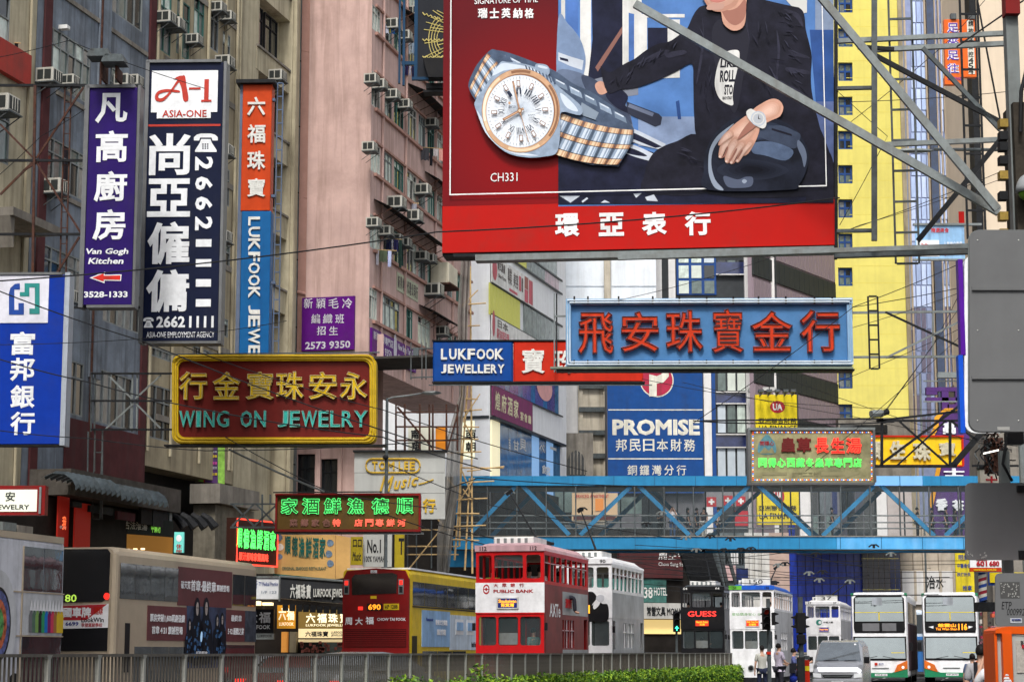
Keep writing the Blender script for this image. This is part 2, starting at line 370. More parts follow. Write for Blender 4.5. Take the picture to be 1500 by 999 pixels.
for i, (x, y, w, h, m) in enumerate(((2, 765, 20, 12, galv), (24, 770, 22, 14, concrete), (104, 735, 14, 8, black), (130, 742, 34, 10, dark), (170, 750, 26, 12, maroon), (205, 738, 16, 30, shopdark), (222, 748, 22, 24, dark), (246, 735, 4, 60, galv))): a, b, c, d = tS.rc(x, y, x+w, y+h, -1.3); tS.part('shop_board', MB(m).box(a, b, -1.35, -1.25, c, d))
for i in range(7): a, c = tS.l(140+i*11, 808-i*.5, -1.3); tS.part('shop_lamp', MB(lamp('shop_bulb', (1, .75, .4), 1.5)).box(a, a+.12, -1.4, -1.3, c, c+.06))
# corrugated roller awning
alu = M('corrugated_sheet', (.09, .11, .12), rough=.4, metal=.5, var=.3, vs=3, streak=.5)
aw = T('awning', 'grey corrugated barrel awning with rounded ribs over the shops left of the tan bus', 'awning', 60, 735, onp(60)-.3, AR)
for (x0, y0, x1) in ((58, 706, 128), (128, 722, 200)):
    u0, zz = aw.l(x0, y0, -1.4); u1 = aw.l(x1, y0+20, -1.4)[0]; n = 9
    for i in range(n):
        a = u0+(u1-u0)*i/n; b = u0+(u1-u0)*(i+.9)/n; pts = [(-.02, .1), (-.4, .25), (-.8, .22), (-1.05, .05), (-1.15, -.12), (-1.16, -.26)]
        mb = MB(alu)
        for k in range(len(pts)-1):
            (ya, za), (yb, zb) = pts[k], pts[k+1]; m = (a+b)/2
            mb.q((a, ya-1.4, zz+za), (m, ya-1.45, zz+za+.09), (m, yb-1.45, zz+zb+.09), (a, yb-1.4, zz+zb)); mb.q((m, ya-1.45, zz+za+.09), (b, ya-1.4, zz+za), (b, yb-1.4, zz+zb), (m, yb-1.45, zz+zb+.09))
        aw.part('rib_panel', mb)
# ---------------------------------------------------------------- C: beige building with green windows
beige = M('beige_plaster', (.36, .31, .21), rough=.85, var=.22, vs=.9, streak=.85, dirt=(.13, .10, .07), grime=.3, bump=.2)
tC = T('apartment_building', 'beige plaster building with green window frames behind the tall white-lettered sign', 'building', 218, 955, onp(218), AR)
wC = [(227, -28, 251, 68, 2, 2, dict(fm=wf_green)), (259, -5, 278, 78, 2, 2, dict(fm=wf_green)), (227, 120, 251, 210, 2, 2), (259, 140, 278, 220, 2, 2), (284, -10, 299, 62, 2, 2, dict(fm=wf_green)), (307, 5, 320, 70, 2, 2, dict(gl=[Gd])),
      (227, 350, 251, 430, 2, 2), (216, 560, 252, 640, 3, 2, dict(gl=[Gd])), (219, 506, 256, 520, 4, 1), (326, 45, 337, 100, 1, 2), (329, 245, 336, 300, 1, 2), (327, 355, 337, 395, 1, 2), (326, 465, 334, 492, 1, 2), (282, 505, 318, 560, 3, 2), (282, 590, 318, 640, 3, 2)]
facade(tC, 217, 345, wC, beige, bot=6.5, depth=10)
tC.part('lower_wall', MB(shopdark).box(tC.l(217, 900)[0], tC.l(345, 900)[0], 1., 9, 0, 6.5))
for px in (222, 255, 297, 323, 340, 344): vstrip(tC, 'drain_pipe', cream, px, .10, -.12, -.03, 7, 32)
for i in range(9): tC.part('floor_band', MB(concrete).box(.02, tC.l(345, 300)[0]-.02, -.05, -.004, 8.2+3.3*i, 8.42+3.3*i)); tB.part('floor_band', MB(concrete).box(.7, tB.l(209, 300)[0], -.06, -.004, 7.9+3.3*i, 8.05+3.3*i)) if i > 1 else 0
zz = tC.l(285, 715)[1]; tC.part('balcony_ledge', MB(concrete).box(tC.l(278, 710)[0], tC.l(338, 710)[0], -1.2, -.01, zz-.6, zz+.12))
for i in range(4): a, c = tC.l(262+i*15, 768, -1.3); tC.part('spotlight', MB(dark).tube([(a, -1.0, c+.35), (a, -1.25, c+.2), (a+.05, -1.5, c-.12)], .11, 8, .17))
tC.part('lintel', MB(M('olive_concrete', (.20, .18, .14), rough=.9, var=.3, streak=.6, grime=.4)).box(tC.l(282, 760)[0], tC.l(340, 760)[0], -.9, -.02, zz-2.9, zz-.62))
# ---------------------------------------------------------------- D: cream stair block
tD = T('apartment_building', 'narrow cream apartment block with open balconies between the orange sign and the pink wall', 'building', 346, 955, onp(346), AR)
facade(tD, 346, 371, [], cream, depth=10, name='side_wall')
rec = .5
u0, u1 = tD.l(371, 300)[0], tD.l(420, 300)[0]
tD.part('recess_wall', MB(cream).box(u0, u1+.01, rec, 10, 0, 34))
tD.part('pier', MB(cream).box(u1, tD.l(431, 300)[0], -.15, 10, 0, 34)); 
vstrip(tD, 'drain_pipe', cream, 421, .13, -.3, -.15, 0, 34)
sp = 3.22; zf = tD.l(372, 65)[1]
for k in range(-4, 3):
    z = zf + k*sp
    if z < 4.5: continue
    tD.part('balcony_slab', MB(cream).box(u0, u1, -.02, rec, z-.95, z))
    tD.part('parapet_cap', MB(concrete).box(u0, u1, -.10, .18, z+.002, z+.09))
    ud = (u1-u0)/2; window(tD, u0+.15, u0+ud*.85, z+.3, z+2.1, 2, 2, rec-.08, gl=[Gd], fm=dark); window(tD, u0+ud*.98, u0+ud*1.75, z+.3, z+2.1, 2, 2, rec-.08, gl=[Gd], fm=dark)
# ---------------------------------------------------------------- E: pink tenement
tE = T('apartment_building', 'pink plastered tenement with rows of windows, laundry and air conditioners', 'building', 540, 955, 88., AR)
wE = []
rows = [(545, -82, -40, 0), (545, 6, 42, 0), (541, 100, 151, 0), (541, 204, 248, 0), (541, 312, 361, 0), (541, 420, 466, 1)]
for x, a, b, low in rows:
    Yr = 88.
    for i, (xa, xb) in enumerate(((541, 557), (560, 574), (577, 591), (596, 610), (613, 623), (626, 636), (640, 650), (655, 664), (668, 676)) if not low else ((539, 552), (558, 585), (594, 604), (612, 630), (636, 645), (656, 668))):
        sl = (955-a)/(1465-x); ya = a+(xa-x)*sl; yb = b+(xa-x)*(955-b)/(1465-x)
        wE.append((xa, ya, xb, yb, 4 if (low and i == 1) else 3, 2, dict(gl=[Gp, Gp, Gp, Gg, Gd, Gd, Gd], fm=[wf_white, wf_grey, wf_green][i % 3], tr=.25)))
zb = tE.l(552, 541)[1]
facade(tE, 540, 690, wE, pinkl, bot=zb, depth=2.9, top=36)
u1 = tE.l(690, 500)[0]
tE.part('sill_course', MB(M('pink_sill', (.38, .22, .18), rough=.8, var=.2)).box(0, .01, -.01, 0, zb, zb+.02))
for x, a, b, low in rows:
    z = tE.l(x, b)[1]; tE.part('window_sill', MB(MC['pink_sill']).box(.0, u1, -.14, -.004, z-.16, z-.02))
    z = tE.l(x, a)[1]; tE.part('window_lintel', MB(MC['pink_sill']).box(.0, u1, -.10, -.004, z+.02, z+.12))
for px in (557.5, 592, 636, 662): vstrip(tE, 'drain_pipe', MC['pale_pink_plaster'], px, .09, -.12, -.03, zb, 36, 300)
# the blank front wall of the pink tenement
tP = T('gable_wall', 'broad blank salmon-pink gable wall with cracked, patched plaster', 'wall', 438, 955, 88.35, -PHI)
x0, x1 = tP.l(438, 300)[0], tP.l(540, 300)[0]
pe = P(540, 955, 88.)
tP.part('wall', MB(pink).box(x0, x1, 0, .35, 10.3, 36))
tP.part('downpipe', MB(M('zinc_duct', (.22, .25, .25), rough=.5, metal=.4, var=.2, streak=.4)).box(x0-.22, x0-.02, -.05, .3, 5, 36))
for z in [8+3*i for i in range(10)]: tP.part('pipe_clip', MB(dark).box(x0-.24, x0+.0, -.07, .1, z, z+.05))
mb = MB(pink)                      # patch ridge round the purple sign
pts = [tP.l(436, 428), tP.l(460, 432), tP.l(500, 428), tP.l(522, 431), tP.l(529, 448), tP.l(530, 485)]
mb.tube([(a, -.03, b) for a, b in spline(pts, 4, False)], .07, 6); tP.part('plaster_ridge', mb)
for pts in (((442, 75), (470, 79), (500, 74), (538, 78)), ((445, 290), (490, 296), (535, 288)), ((480, 180), (510, 178), (539, 182)), ((450, 330), (470, 350), (468, 380)), ((500, 215), (508, 240), (504, 262))): tP.part('plaster_crack', MB(MC['pink_sill']).tube([(tP.l(*p)[0], -.004, tP.l(*p)[1]) for p in spline(pts, 4, False)], .014, 4))
tP.part('patch_repair', MB(M('repair_plaster', (.56, .33, .28), rough=.95, var=.12, vs=2, grime=.4)).poly([tP.l(*p) for p in spline(((455, 300), (500, 292), (520, 305), (505, 322), (470, 326), (450, 316)), 3)], -.006))
# recessed lower floors under the pink tenement
tL = T('building_entrance', 'recessed lower storeys under the pink tenement with dark windows', 'building', 436, 955, 89.2, -PHI)
x0 = tL.l(431, 700)[0]; x1 = tL.l(560, 700)[0]; wl = MB(pinkl)
hol = [tL.rc(434, 665, 461, 735), tL.rc(469, 672, 494, 735), tL.rc(502, 560, 550, 640)]
wl.holed(x0, x1, 0, zb+1.5, hol, 0, .3); tL.part('wall', wl)
for a_, c_ in ((428, 434), (461.5, 468.5), (495, 500)): tL.bx('pilaster', pinkl, a_, 650, c_, 800, -.12, -.01)
for y_ in (742, 800): tL.bx('ledge', concrete, 432, y_, 500, y_+5, -.5, -.01)
for h in hol: window(tL, *h, 2, 2, .25, gl=[Gd], fm=dark)
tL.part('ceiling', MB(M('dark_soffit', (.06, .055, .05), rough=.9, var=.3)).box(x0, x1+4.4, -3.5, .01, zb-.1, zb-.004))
# ---------------------------------------------------------------- F: white corner building with banners
P2 = math.atan((1590-750)/3000*ct); wh = M('white_cladding', (.80, .82, .84), rough=.5, var=.05, streak=.22, dirt=(.3, .3, .3))
tF = T('commercial_building', 'white clad corner building with banners and yellow-lit glass bands', 'building', 717, 955, 112., math.pi/2-P2)
def band(t, x0, x1, ya, yb, mat, xr, y0=-.02, y1=.0, name='panel', n=1, gap=0.):   # ya,yb measured at xr
    z1, z0 = t.l(xr, ya, y0)[1], t.l(xr, yb, y0)[1]; u0, u1 = t.l(x0, (ya+yb)/2, y0)[0], t.l(x1, (ya+yb)/2+30, y0)[0]
    for i in range(n):
        a = u0+(u1-u0)*i/n+gap/2; b = u0+(u1-u0)*(i+1)/n-gap/2
        mm = mat if not isinstance(mat, list) else mat[i % len(mat)]
        t.part(name, MB(mm).box(a, b, y0, y1, z0, z1))
uF = tF.l(829, 500)[0]
tF.part('wall', MB(wh).box(0, uF, 0, 9, 0, 40)); 
yel = lamp('yellow_lit_glass', (.50, .50, .12), .12); ygl = glass('grey_facade_glass', (.16, .20, .19), .25); sgl = glass('blue_shop_glass', (.05, .16, .32), .12); pgl = glass('violet_facade_glass', (.10, .07, .22), .15)
framek = paint('dark_frame', (.03, .035, .04))
band(tF, 717, 816, 300, 338, ygl, 717, -.06, 0, 'window_pane', 14, .04)
band(tF, 717, 762, 413.5, 460, yel, 717, -.06, 0, 'window_pane', 9, .05)
z1, z0 = tF.l(717, 413.5)[1], tF.l(717, 460)[1]; ua, ub = tF.l(766, 470)[0], tF.l(818, 500)[0]
for i in range(9): a = ua+(ub-ua)*i/9; tF.part('window_pane', MB(ygl).box(a+.02, a+(ub-ua)/9-.02, -.06, 0, z0, z1))
z1u, z0u = tF.l(717, 338)[1], tF.l(717, 378)[1]; ua, ub = tF.l(750, 400)[0], tF.l(770, 400)[0]
tF.part('window_pane', MB(yel).box(ua, ub-.02, -.06, 0, z0u+.7, z1u)); ua2 = tF.l(806, 400)[0]
for i in range(9): a = ub+(uF-2-ub)*i/9; tF.part('window_pane', MB(ygl if i < 5 else glass('rosy_glass', (.42, .30, .34), .3)).box(a+.02, a+(uF-2-ub)/9-.02, -.06, 0, z0u+.7, z1u))
for zq in (z1, z0, z0u+.7, z1u): tF.part('band_rail', MB(framek).box(0, uF-1.2, -.10, -.062, zq-.06, zq+.06))
z1v, z0v = tF.l(717, 510)[1], tF.l(717, 562)[1]; 
for i in range(16): a = .05+(uF-2.2)*i/16; tF.part('window_pane', MB(pgl if i % 3 else sgl).box(a, a+(uF-2.2)/16-.04, -.06, 0, z0v, z1v))
mb = MB(M('poster_peach', (.72, .38, .36), rough=.4)); uc = tF.l(796, 572)[0]; zc_ = (z0v+z1v)/2; mb.poly([(uc+1.9*math.cos(a*.314), zc_+.3+.85*math.sin(a*.314)) for a in range(20)], -.075); tF.part('window_poster', mb)
tF.part('band_rail', MB(framek).box(0, uF-1.2, -.10, -.062, z0v-.08, z0v))
z1s, z0s = tF.l(717, 614)[1], tF.l(717, 700)[1]
tF.part('lower_front', MB(shopdark).box(-.1, uF, -.3, -.09, 0, z0s-.02)); tF.part('eave', MB(framek).box(0, uF-1.4, -.35, -.01, z1s, z1s+.14))
for i in range(9):
    a = .1+(uF-2.0)*i/9; tF.part('shop_window', MB([lamp('lit_shop_glass', (.9, .82, .55), .35), sgl, sgl, sgl, sgl, lamp('dim_shop_glass', (.25, .45, .75), .3), sgl, MC['dim_shop_glass'], sgl][i]).box(a, a+(uF-2.0)/9-.05, -.08, 0, z0s, z1s))
tF.prints('window_lettering', [('首', 745, 640, 748, 662, white), ('甘', 752, 645, 760, 660, white), ('貝', 761, 643, 771, 660, white), ('ベ', 790, 650, 798, 662, white), ('一', 806, 655, 815, 659, white), ('館', 794, 682, 806, 695, white)], y=-.09)
# banners on it
ban = T('banner', 'purple restaurant banner with pale Chinese characters on the white corner building', 'banner', 717, 608, 111.9, math.pi/2-P2)
z1p, z0p = ban.l(717, 564)[1], ban.l(717, 608)[1]; ub = ban.l(776, 600)[0]
ban.part('cloth', MB(paint('plum_cloth', (.22, .035, .12))).box(0, ub, -.18, -.12, z0p, z1p)); mb = MB(paint('pale_gold', (.75, .70, .45)))
for i, ch in enumerate('煌府酒家'): mb.text(ch, .6+i*1.65, .6+i*1.65+1.35, z0p+.35, z1p-.25, -.19, bold=.03)
for i, ch in enumerate('宴會廳'): mb.text(ch, 7.4+i*1.1, 8.3+i*1.1, z0p+.35, z1p-.8, -.19, bold=.02)
if ub > 7: mb.v = [(v[0]*ub/11., v[1], v[2]) for v in mb.v]
ban.part('lettering', mb)
def fbanner(label, ya, yb, xa, xb, items, base):
    b = T('banner', label, 'banner', xa, yb, 111.9, math.pi/2-P2); z1, z0 = b.l(717, ya)[1], b.l(717, yb)[1]; ub = b.l(xb, (ya+yb)/2+40)[0]
    b.part('cloth', MB(base).box(0, ub, -.16, -.10, z0, z1)); mb = MB()
    for t_, fx0, fx1, fz0, fz1, m_ in items:
        mb.m(m_)
        if t_ is None: mb.box(fx0*ub, fx1*ub, -.168, -.165, z0+(z1-z0)*fz0, z0+(z1-z0)*fz1)
        elif t_ == 'o': mb.poly([((fx0+fx1)/2*ub+(fx1-fx0)/2*ub*math.cos(k*.4), z0+(z1-z0)*((fz0+fz1)/2+(fz1-fz0)/2*math.sin(k*.4))) for k in range(16)], -.168)
        else: mb.text(t_, fx0*ub, fx1*ub, z0+(z1-z0)*fz0, z0+(z1-z0)*fz1, -.17, bold=.02)
    b.part('lettering', mb)
pk = paint('rose_print', (.55, .10, .14)); gr = paint('grey_print', (.12, .10, .10)); pw = paint('print_white', (.74, .74, .72)); bl2 = paint('brown_print', (.35, .12, .10))
fbanner('white advertising banner with rose circle and small writing, upper left of the white corner building', 372, 413, 717, 777, [('o', .0, .11, .1, .9, pk), ('韓式護膚', .12, .3, .55, .9, gr), ('Skin·Face', .14, .32, .3, .45, gr), ('專業', .36, .46, .3, .9, gr), ('美容', .5, .62, .3, .85, gr), (None, .64, .69, .3, .85, pk), ('纖體', .7, .74, .3, .85, gr), (None, .78, .87, .02, .5, pk), (None, .78, .87, .52, .98, bl2), (None, .89, .99, .05, .95, pk), (None, .4, .6, .06, .16, pk)], pw)
fbanner('white banner with red outlined characters below the yellow glass band', 461, 500, 717, 790, [('o', .0, .05, .2, 1.2, pk), ('駅前料理', .08, .32, .2, .6, pk), ('日本', .1, .3, .65, .95, gr), ('P', .45, .5, .05, .35, gr)], pw)
# front face of the white building
tG = T('commercial_building', 'white frontage with dark blue windows and a lit shop sign beside the bamboo scaffold', 'building', 676, 955, 112.6, -PHI)
g0, g1 = tG.l(668, 500)[0], tG.l(716.5, 500)[0]
tG.part('wall', MB(wh).box(g0, g1, 0, 2, 0, 40))
navy = glass('navy_glass', (.02, .03, .10), .15)
for (x0, y0, x1, y1) in ((676, 410, 716, 459),):
    a, b, c, d = tG.rc(x0, y0, x1, y1); tG.part('window_band', MB(paint('navy_panel', (.025, .03, .09))).box(a, b, -.05, -.005, c, d))
for (x0, y0, x1, y1) in ((677, 420, 686, 443), (689, 420, 699, 443), (700, 420, 715, 443)): tG.bx('window_pane', navy, x0, y0, x1, y1, -.09, -.052)
tG.part('lower_front', MB(shopdark).box(g0-6, g1+.1, -.35, -.11, 0, tG.l(690, 698)[1])); tG.bx('eave', framek, 668, 609, 716, 613, -.3, -.01)
tG.bx('shop_sign_panel', lamp('cream_lit_panel', (.85, .85, .62), .45), 676, 616, 711, 672, -.2, -.01); tG.bx('glass_front', glass('dark_shop_glass', (.02, .02, .03)), 676, 673, 716, 698, -.1, -.01)
tG.prints('shop_lettering', [('南', 682, 628, 697, 644, black, dict(bold=.04)), ('朝', 682, 647, 697, 662, black, dict(bold=.04)), ('龍', 707, 628, 711, 644, black), ('鳳', 707, 647, 711, 662, black)], y=-.21)
# ================================================================ BUILDINGS BEHIND
panel_w = M('white_wall_panel', (.78, .83, .88), rough=.6, var=.06, vs=1.2, streak=.3, dirt=(.25, .24, .22), grime=.15)
stain = M('stained_concrete', (.52, .47, .38), rough=.9, var=.2, vs=.8, streak=.85, dirt=(.12, .09, .06), grime=.3, bump=.2)
colw = M('pale_column', (.72, .71, .70), rough=.6, var=.06, streak=.2)
def grid_panes(t, mats, x0, y0, x1, y1, nx, ny, y=-.06, g=.06, name='window_pane', d=.04):
    a, b, c, e = t.rc(x0, y0, x1, y1, y)
    for i in range(nx):
        for j in range(ny):
            slab(name, random.choice(mats), t.e, a+(b-a)*i/nx+g/2, a+(b-a)*(i+1)/nx-g/2, y, y+d, c+(e-c)*j/ny+g/2, c+(e-c)*(j+1)/ny-g/2)
tH = T('office_building', 'white panelled blank wall above the big blue jewelry sign', 'building', 828, 955, 136, 0)
a, b, c, d = tH.rc(828, 380, 962, 560)
tH.part('wall', MB(panel_w).box(a, b, .3, 3, 0, 46))
for i, (x0, x1) in enumerate(((829, 884.5), (895.5, 961))):
    for (y0, y1) in ((330, 378), (379, 419), (421.5, 470), (472, 520), (522, 560)): tH.bx('wall_panel', panel_w, x0, y0, x1, y1, .2, .29)
tH.bx('duct', stain, 885.5, 330, 894.5, 560, -.15, .25)
a, b, c, d = tH.rc(847, 560, 889, 700); tH.part('stained_wall', MB(stain).box(a, b, -.3, .29, 0, d))
for y in (566, 600, 634, 668): tH.bx('steel_beam', steel, 848, y-4, 889, y+3, -.6, -.31)
for x in (849, 884): tH.bx('steel_post', stain, x, 560, x+5, 700, -.45, -.305)
tH.bx('wall_strip', colw, 828, 545, 846, 640, .1, .28)
mb = MB(concrete); a, b, c, d = tH.rc(826, 640, 867, 790); mb.box(a, b, -2.5, -1.9, 0, d); tH.part('old_wall', mb)
pts = [tH.l(830, 700, -2.52), tH.l(858, 700, -2.52), tH.l(857, 676, -2.52), tH.l(852, 664, -2.52), tH.l(844, 659, -2.52), tH.l(836, 663, -2.52), tH.l(831, 674, -2.52)]
tH.part('arched_window', MB(Gd).poly(pts, -2.55)); mb = MB(concrete)
for x in (834, 839, 844, 849, 854): mb.tube([(tH.l(x, 700)[0], -2.58, tH.l(x, 700)[1]), (tH.l(x, 663)[0], -2.58, tH.l(x, 664)[1])], .05, 4)
tH.part('window_grille', mb)
# blue banner building
tR = T('office_building', 'building wrapped in the large royal blue finance banner', 'building', 889, 955, 132, 0)
a, b, c, d = tR.rc(889, 430, 1032, 780); tR.part('wall', MB(M('dull_wall', (.12, .12, .13), rough=.8)).box(a, b, .0, 3, 0, tR.l(950, 520)[1]))
tR.bx('corner_strip', colw, 1032, 522, 1043, 790, -.1, 2); tR.bx('window_strip', wf_blue, 1043.5, 522, 1049, 790, .0, 2)
bn = T('banner', 'large royal blue finance banner with a red and cream round emblem', 'banner', 890, 697, 131.7, 0)
royal = paint('royal_blue_cloth', (.012, .065, .24), streak=.15); creamp = paint('cream_print', (.74, .72, .62))
bn.bx('cloth', royal, 890, 522, 1030, 722, -.2, -.05)
mb = MB(creamp); cx, cz = bn.l(962, 557, -.21)
k = 131.7/FL; circ = lambda r, n=36: [(cx+r*k*math.cos(i*2*math.pi/n), cz+r*k*math.sin(i*2*math.pi/n)) for i in range(n)]
mb.poly(circ(25), -.21); mb.m(paint('crimson_print', (.42, .03, .07))).poly(circ(23.3), -.225)
mb.m(creamp); q = [bn.l(*p, -.24) for p in ((951, 580.5), (962, 580.5), (962, 562), (972, 560), (980, 551), (979, 541), (971, 530), (964, 529), (971, 540), (969, 548), (962, 551), (951, 548))]; mb.poly(q, -.24)
bn.part('emblem', mb)
a, b, c, d = bn.rc(891, 599.5, 1029, 601, -.21); bn.part('rule_line', MB(creamp).box(a, b, -.215, -.201, c, d)); a, b, c, d = bn.rc(891, 671, 1029, 672.6, -.21); bn.part('rule_line', MB(creamp).box(a, b, -.215, -.201, c, d))
bn.prints('lettering', [('PROMISE', 897, 614, 1025, 637.5, creamp, dict(bold=.055))] + [(ch, 902+i*20, 643, 918.5+i*20, 661, creamp, dict(bold=.015)) for i, ch in enumerate('邦民日本財務')] + [(ch, 919+i*18, 681, 933+i*18, 696, creamp, dict(bold=.01)) for i, ch in enumerate('銅鑼灣分行')], y=-.21)
# blue framed office
tK = T('office_building', 'office block with blue window frames, navy spandrels and pale columns', 'building', 962, 955, 141, 0)
a, b, c, d = tK.rc(962, 400, 1140, 700); tK.part('wall', MB(M('dark_core', (.05, .055, .06), rough=.6)).box(a, b, .0, 8, 0, 50))
for x0, x1 in ((962, 971), (981, 991), (1093, 1111), (1120, 1137)): tK.bx('column', colw, x0, 300, x1, 800, -.5, -.01)
ltg = [MC['window_glass_pale'], M('pale_blind', (.62, .68, .62), rough=.5, var=.1), M('pale_blue_blind', (.55, .62, .68), rough=.5, var=.1)]
tK.bx('frame_grid', wf_blue, 991, 365, 1049, 432, -.08, -.01); grid_panes(tK, ltg+[Gg, Gd], 992, 342, 1048, 432, 3, 4, -.12, .2)
for (ya, yb) in ((380, 406), (545, 573.5), (592, 635), (655, 700)): grid_panes(tK, ltg+[Gg] if ya > 400 else [Gd, Gg], 1050, ya, 1093, yb, 3, 1 if yb-ya < 30 else 1, -.12, .14)
for (ya, yb) in ((384, 402), (574.5, 590.5), (637, 654)): tK.bx('spandrel', navy, 1049, ya, 1093, yb, -.16, -.125)
for y in (402, 574, 591, 636, 655): tK.bx('ledge', colw, 1049, y-.8, 1093, y+.8, -.3, -.17)
for x, y in ((1097, 568), (1117, 567), (1128, 567)): tK.bx('floodlight', M('pale_metal', (.5, .5, .48), rough=.4, metal=.5), x, y, x+9, y+5, -2, -1.2)
# pinkish ribbed building with raking dark glass bands
tJ = T('department_store', 'lilac-grey ribbed metal building with raking bands of dark glass beside the yellow tower', 'building', 1111, 955, 138, R(58))
lil = M('lilac_panel', (.28, .22, .25), rough=.5, var=.05); dgl = M('smoky_glass', (.035, .04, .04), rough=.6)
u1 = tJ.l(1232, 500)[0]; tJ.part('wall', MB(lil).box(0, u1, .0, .3, 0, 60))
for y0, y1, m, n in ((330, 372, lil, 26), (375, 406, dgl, 18), (500, 530, lil, 26), (532, 562, dgl, 18), (564, 600, lil, 26), (602, 640, dgl, 18), (410, 440, lil, 26)):
    if y0 in (330, 410, 500, 564):
        z1, z0 = tJ.l(1111, y0)[1], tJ.l(1111, y1)[1]
        for i in range(n): slab('panel', lil, tJ.e, u1*i/n+.05, u1*(i+1)/n-.05, -.1, -.0, z0, z1)
    else:
        z1, z0 = tJ.l(1111, y0)[1], tJ.l(1111, y1)[1]
        for i in range(n): slab('window_pane', dgl, tJ.e, u1*i/n+.03, u1*(i+1)/n-.03, -.14, -.0, z0, z1)
# yellow tower
yw = M('yellow_render', (.76, .68, .18), rough=.85, var=.08, vs=.5, grime=.2, streak=.25, dirt=(.45, .38, .12), bump=.1)
tY = T('residential_tower', 'bright lemon-yellow tower with a column of small blue-framed windows', 'building', 1226, 955, 150, 0)
hs = []
ys = [-8+50*i for i in range(13)]
for y in ys: hs.append(tY.rc(1228, y, 1249, y+27))
a, b, c, d = tY.rc(1226, 400, 1329, 640)
mb = MB(yw).holed(a, b, 0, 56, hs, 0, .4); mb.box(a, b, .5, 12, 0, 56); tY.part('wall', mb)
for h in hs: window(tY, *h, 2, 2, .3, gl=[Gd, Gg, Gy, Gg], fm=wf_blue, f=.14, tr=.45)
mb = MB(M('yellow_joint', (.72, .62, .13), rough=.9))
for i in range(26): mb.box(a+1.2, b, -.006, .004, tY.l(1280, 615-i*25)[1], tY.l(1280, 615-i*25)[1]+.04)
tY.part('render_joint', mb)
a2, b2, c, d = tY.rc(1325, 300, 1334, 640); tY.part('corner_pier', MB(beige).box(b+.01, b2, -.1, 6, 0, 56))
tY.bx('podium', concrete, 1229, 612, 1334, 700, -1.5, -.12); tY.bx('podium_window', Gd, 1231, 622, 1300, 634, -1.7, -1.52)
# glass tower
tK2 = T('glass_tower', 'blue glass office tower with tan mullions right of the yellow tower', 'building', 1334, 955, 168, 0)
gts = [M('sky_reflection_glass_%d' % i, c_, rough=.12, metal=.35, var=.25, vs=.6) for i, c_ in enumerate(((.45, .55, .80), (.36, .44, .66), (.26, .30, .46), (.55, .64, .88)))]  # pane colours stand in for the sky they would reflect
a, b, c, d = tK2.rc(1334, 300, 1416, 500); tK2.part('core', MB(gts[2]).box(a, b, .1, 10, 0, 62))
for k in range(21):
    y = -30+k*32
    lo = y > 430
    grid_panes(tK2, [gts[2], glass('violet_tower_glass', (.10, .08, .14), .15), MC['violet_tower_glass']] if lo else [gts[0], gts[1], gts[3], gts[0]], 1334, y, 1365, y+32, 4, 1, -.02, .1)
    grid_panes(tK2, [MC['violet_tower_glass'], gts[2]] if lo else [gts[0], gts[3]], 1377, y, 1405, y+32, 5, 1, -.02, .1)
mb = MB(M('tan_mullion', (.45, .36, .26), rough=.4, metal=.3))
for i in range(5): mb.box(a+(1.74*i)*.99, a+(1.74*i)*.99+.14, -.2, .1, 0, 62)
b3 = tK2.l(1377, 500)[0]
for i in range(6): mb.box(b3+.315*i, b3+.315*i+.1, -.2, .1, 0, 62)
tK2.part('mullion', mb); tK2.bx('blue_shaft', glass('dark_blue_glass', (.01, .03, .09), .2), 1366, -40, 1376.5, 640, -.5, .1)
# cream tower at right
tQ = T('residential_tower', 'plain cream plaster tower at the right behind the grey steel post', 'building', 1440, 955, 125, 0)
a, b, c, d = tQ.rc(1440, 100, 1560, 500); cw = M('pale_cream_render', (.66, .55, .42), rough=.9, var=.06, vs=.5, streak=.1, bump=.1)
tQ.part('wall', MB(cw).box(a, b, 0, 10, 14, 60)); tQ.part('lower_wall', MB(concrete).box(a-.3, b, -.3, 9, 0, 14))
tQ.part('duct', MB(dark).box(a-.5, a-.1, -.3, 1, 14, 60))
tQ2 = T('apartment_building', 'slim balcony block seen behind the hanging orange sign', 'building', 1408, 955, 140, 0)
a, b, c, d = tQ2.rc(1408, 0, 1440, 340)
tQ2.bx('wall', beige, 1418, -60, 1438, 42, 0, 4); tQ2.bx('lower_wall', concrete, 1410, 112, 1436, 208, 0, 4)
for y in (116, 150, 178): grid_panes(tQ2, [Gd, Gy], 1417, y, 1433, y+22, 2, 1, -.05, .15)
tQ2.bx('side_wall', concrete, 1410, 560, 1440, 955, 0, 4)
# ---------------------------------------------------------------- below the footbridge

bh = T('site_hoarding', 'tall deep-blue glazed hoarding under the footbridge', 'hoarding', 1157, 955, 134, 0)
hb = glass('cobalt_glass', (.010, .035, .33), .2); a, b, c, d = bh.rc(1157, 790, 1264, 960)
bh.part('backing', MB(navy).box(a, b, .25, .5, 0, 10))
for i in range(9):
    for j in range(4): slab('panel', hb, bh.e, a+(b-a)*i/9+.02, a+(b-a)*(i+1)/9-.02, 0, .2, j*2.2+.02, (j+1)*2.2)
hn = T('office_building', 'dark tiled office front right of the blue hoarding', 'building', 1264, 955, 133.5, 0)
a, b, c, d = hn.rc(1264, 770, 1320, 960)
for i in range(7):
    for j in range(5): slab('tile', [glass('dark_tile', (.035, .035, .05), .3), navy][i > 4], hn.e, a+(b-a)*i/7+.02, a+(b-a)*(i+1)/7-.02, 0, .3, j*2+.02, (j+1)*2)
bw = T('boundary_wall', 'pale stained wall with two painted Chinese characters behind the green and white buses', 'wall', 1320, 955, 134, 0)
bw.bx('wall', M('tan_wall', (.50, .44, .36), rough=.9, var=.15, streak=.4, dirt=(.2, .15, .1)), 1320, 770, 1400, 960, 0, .5)
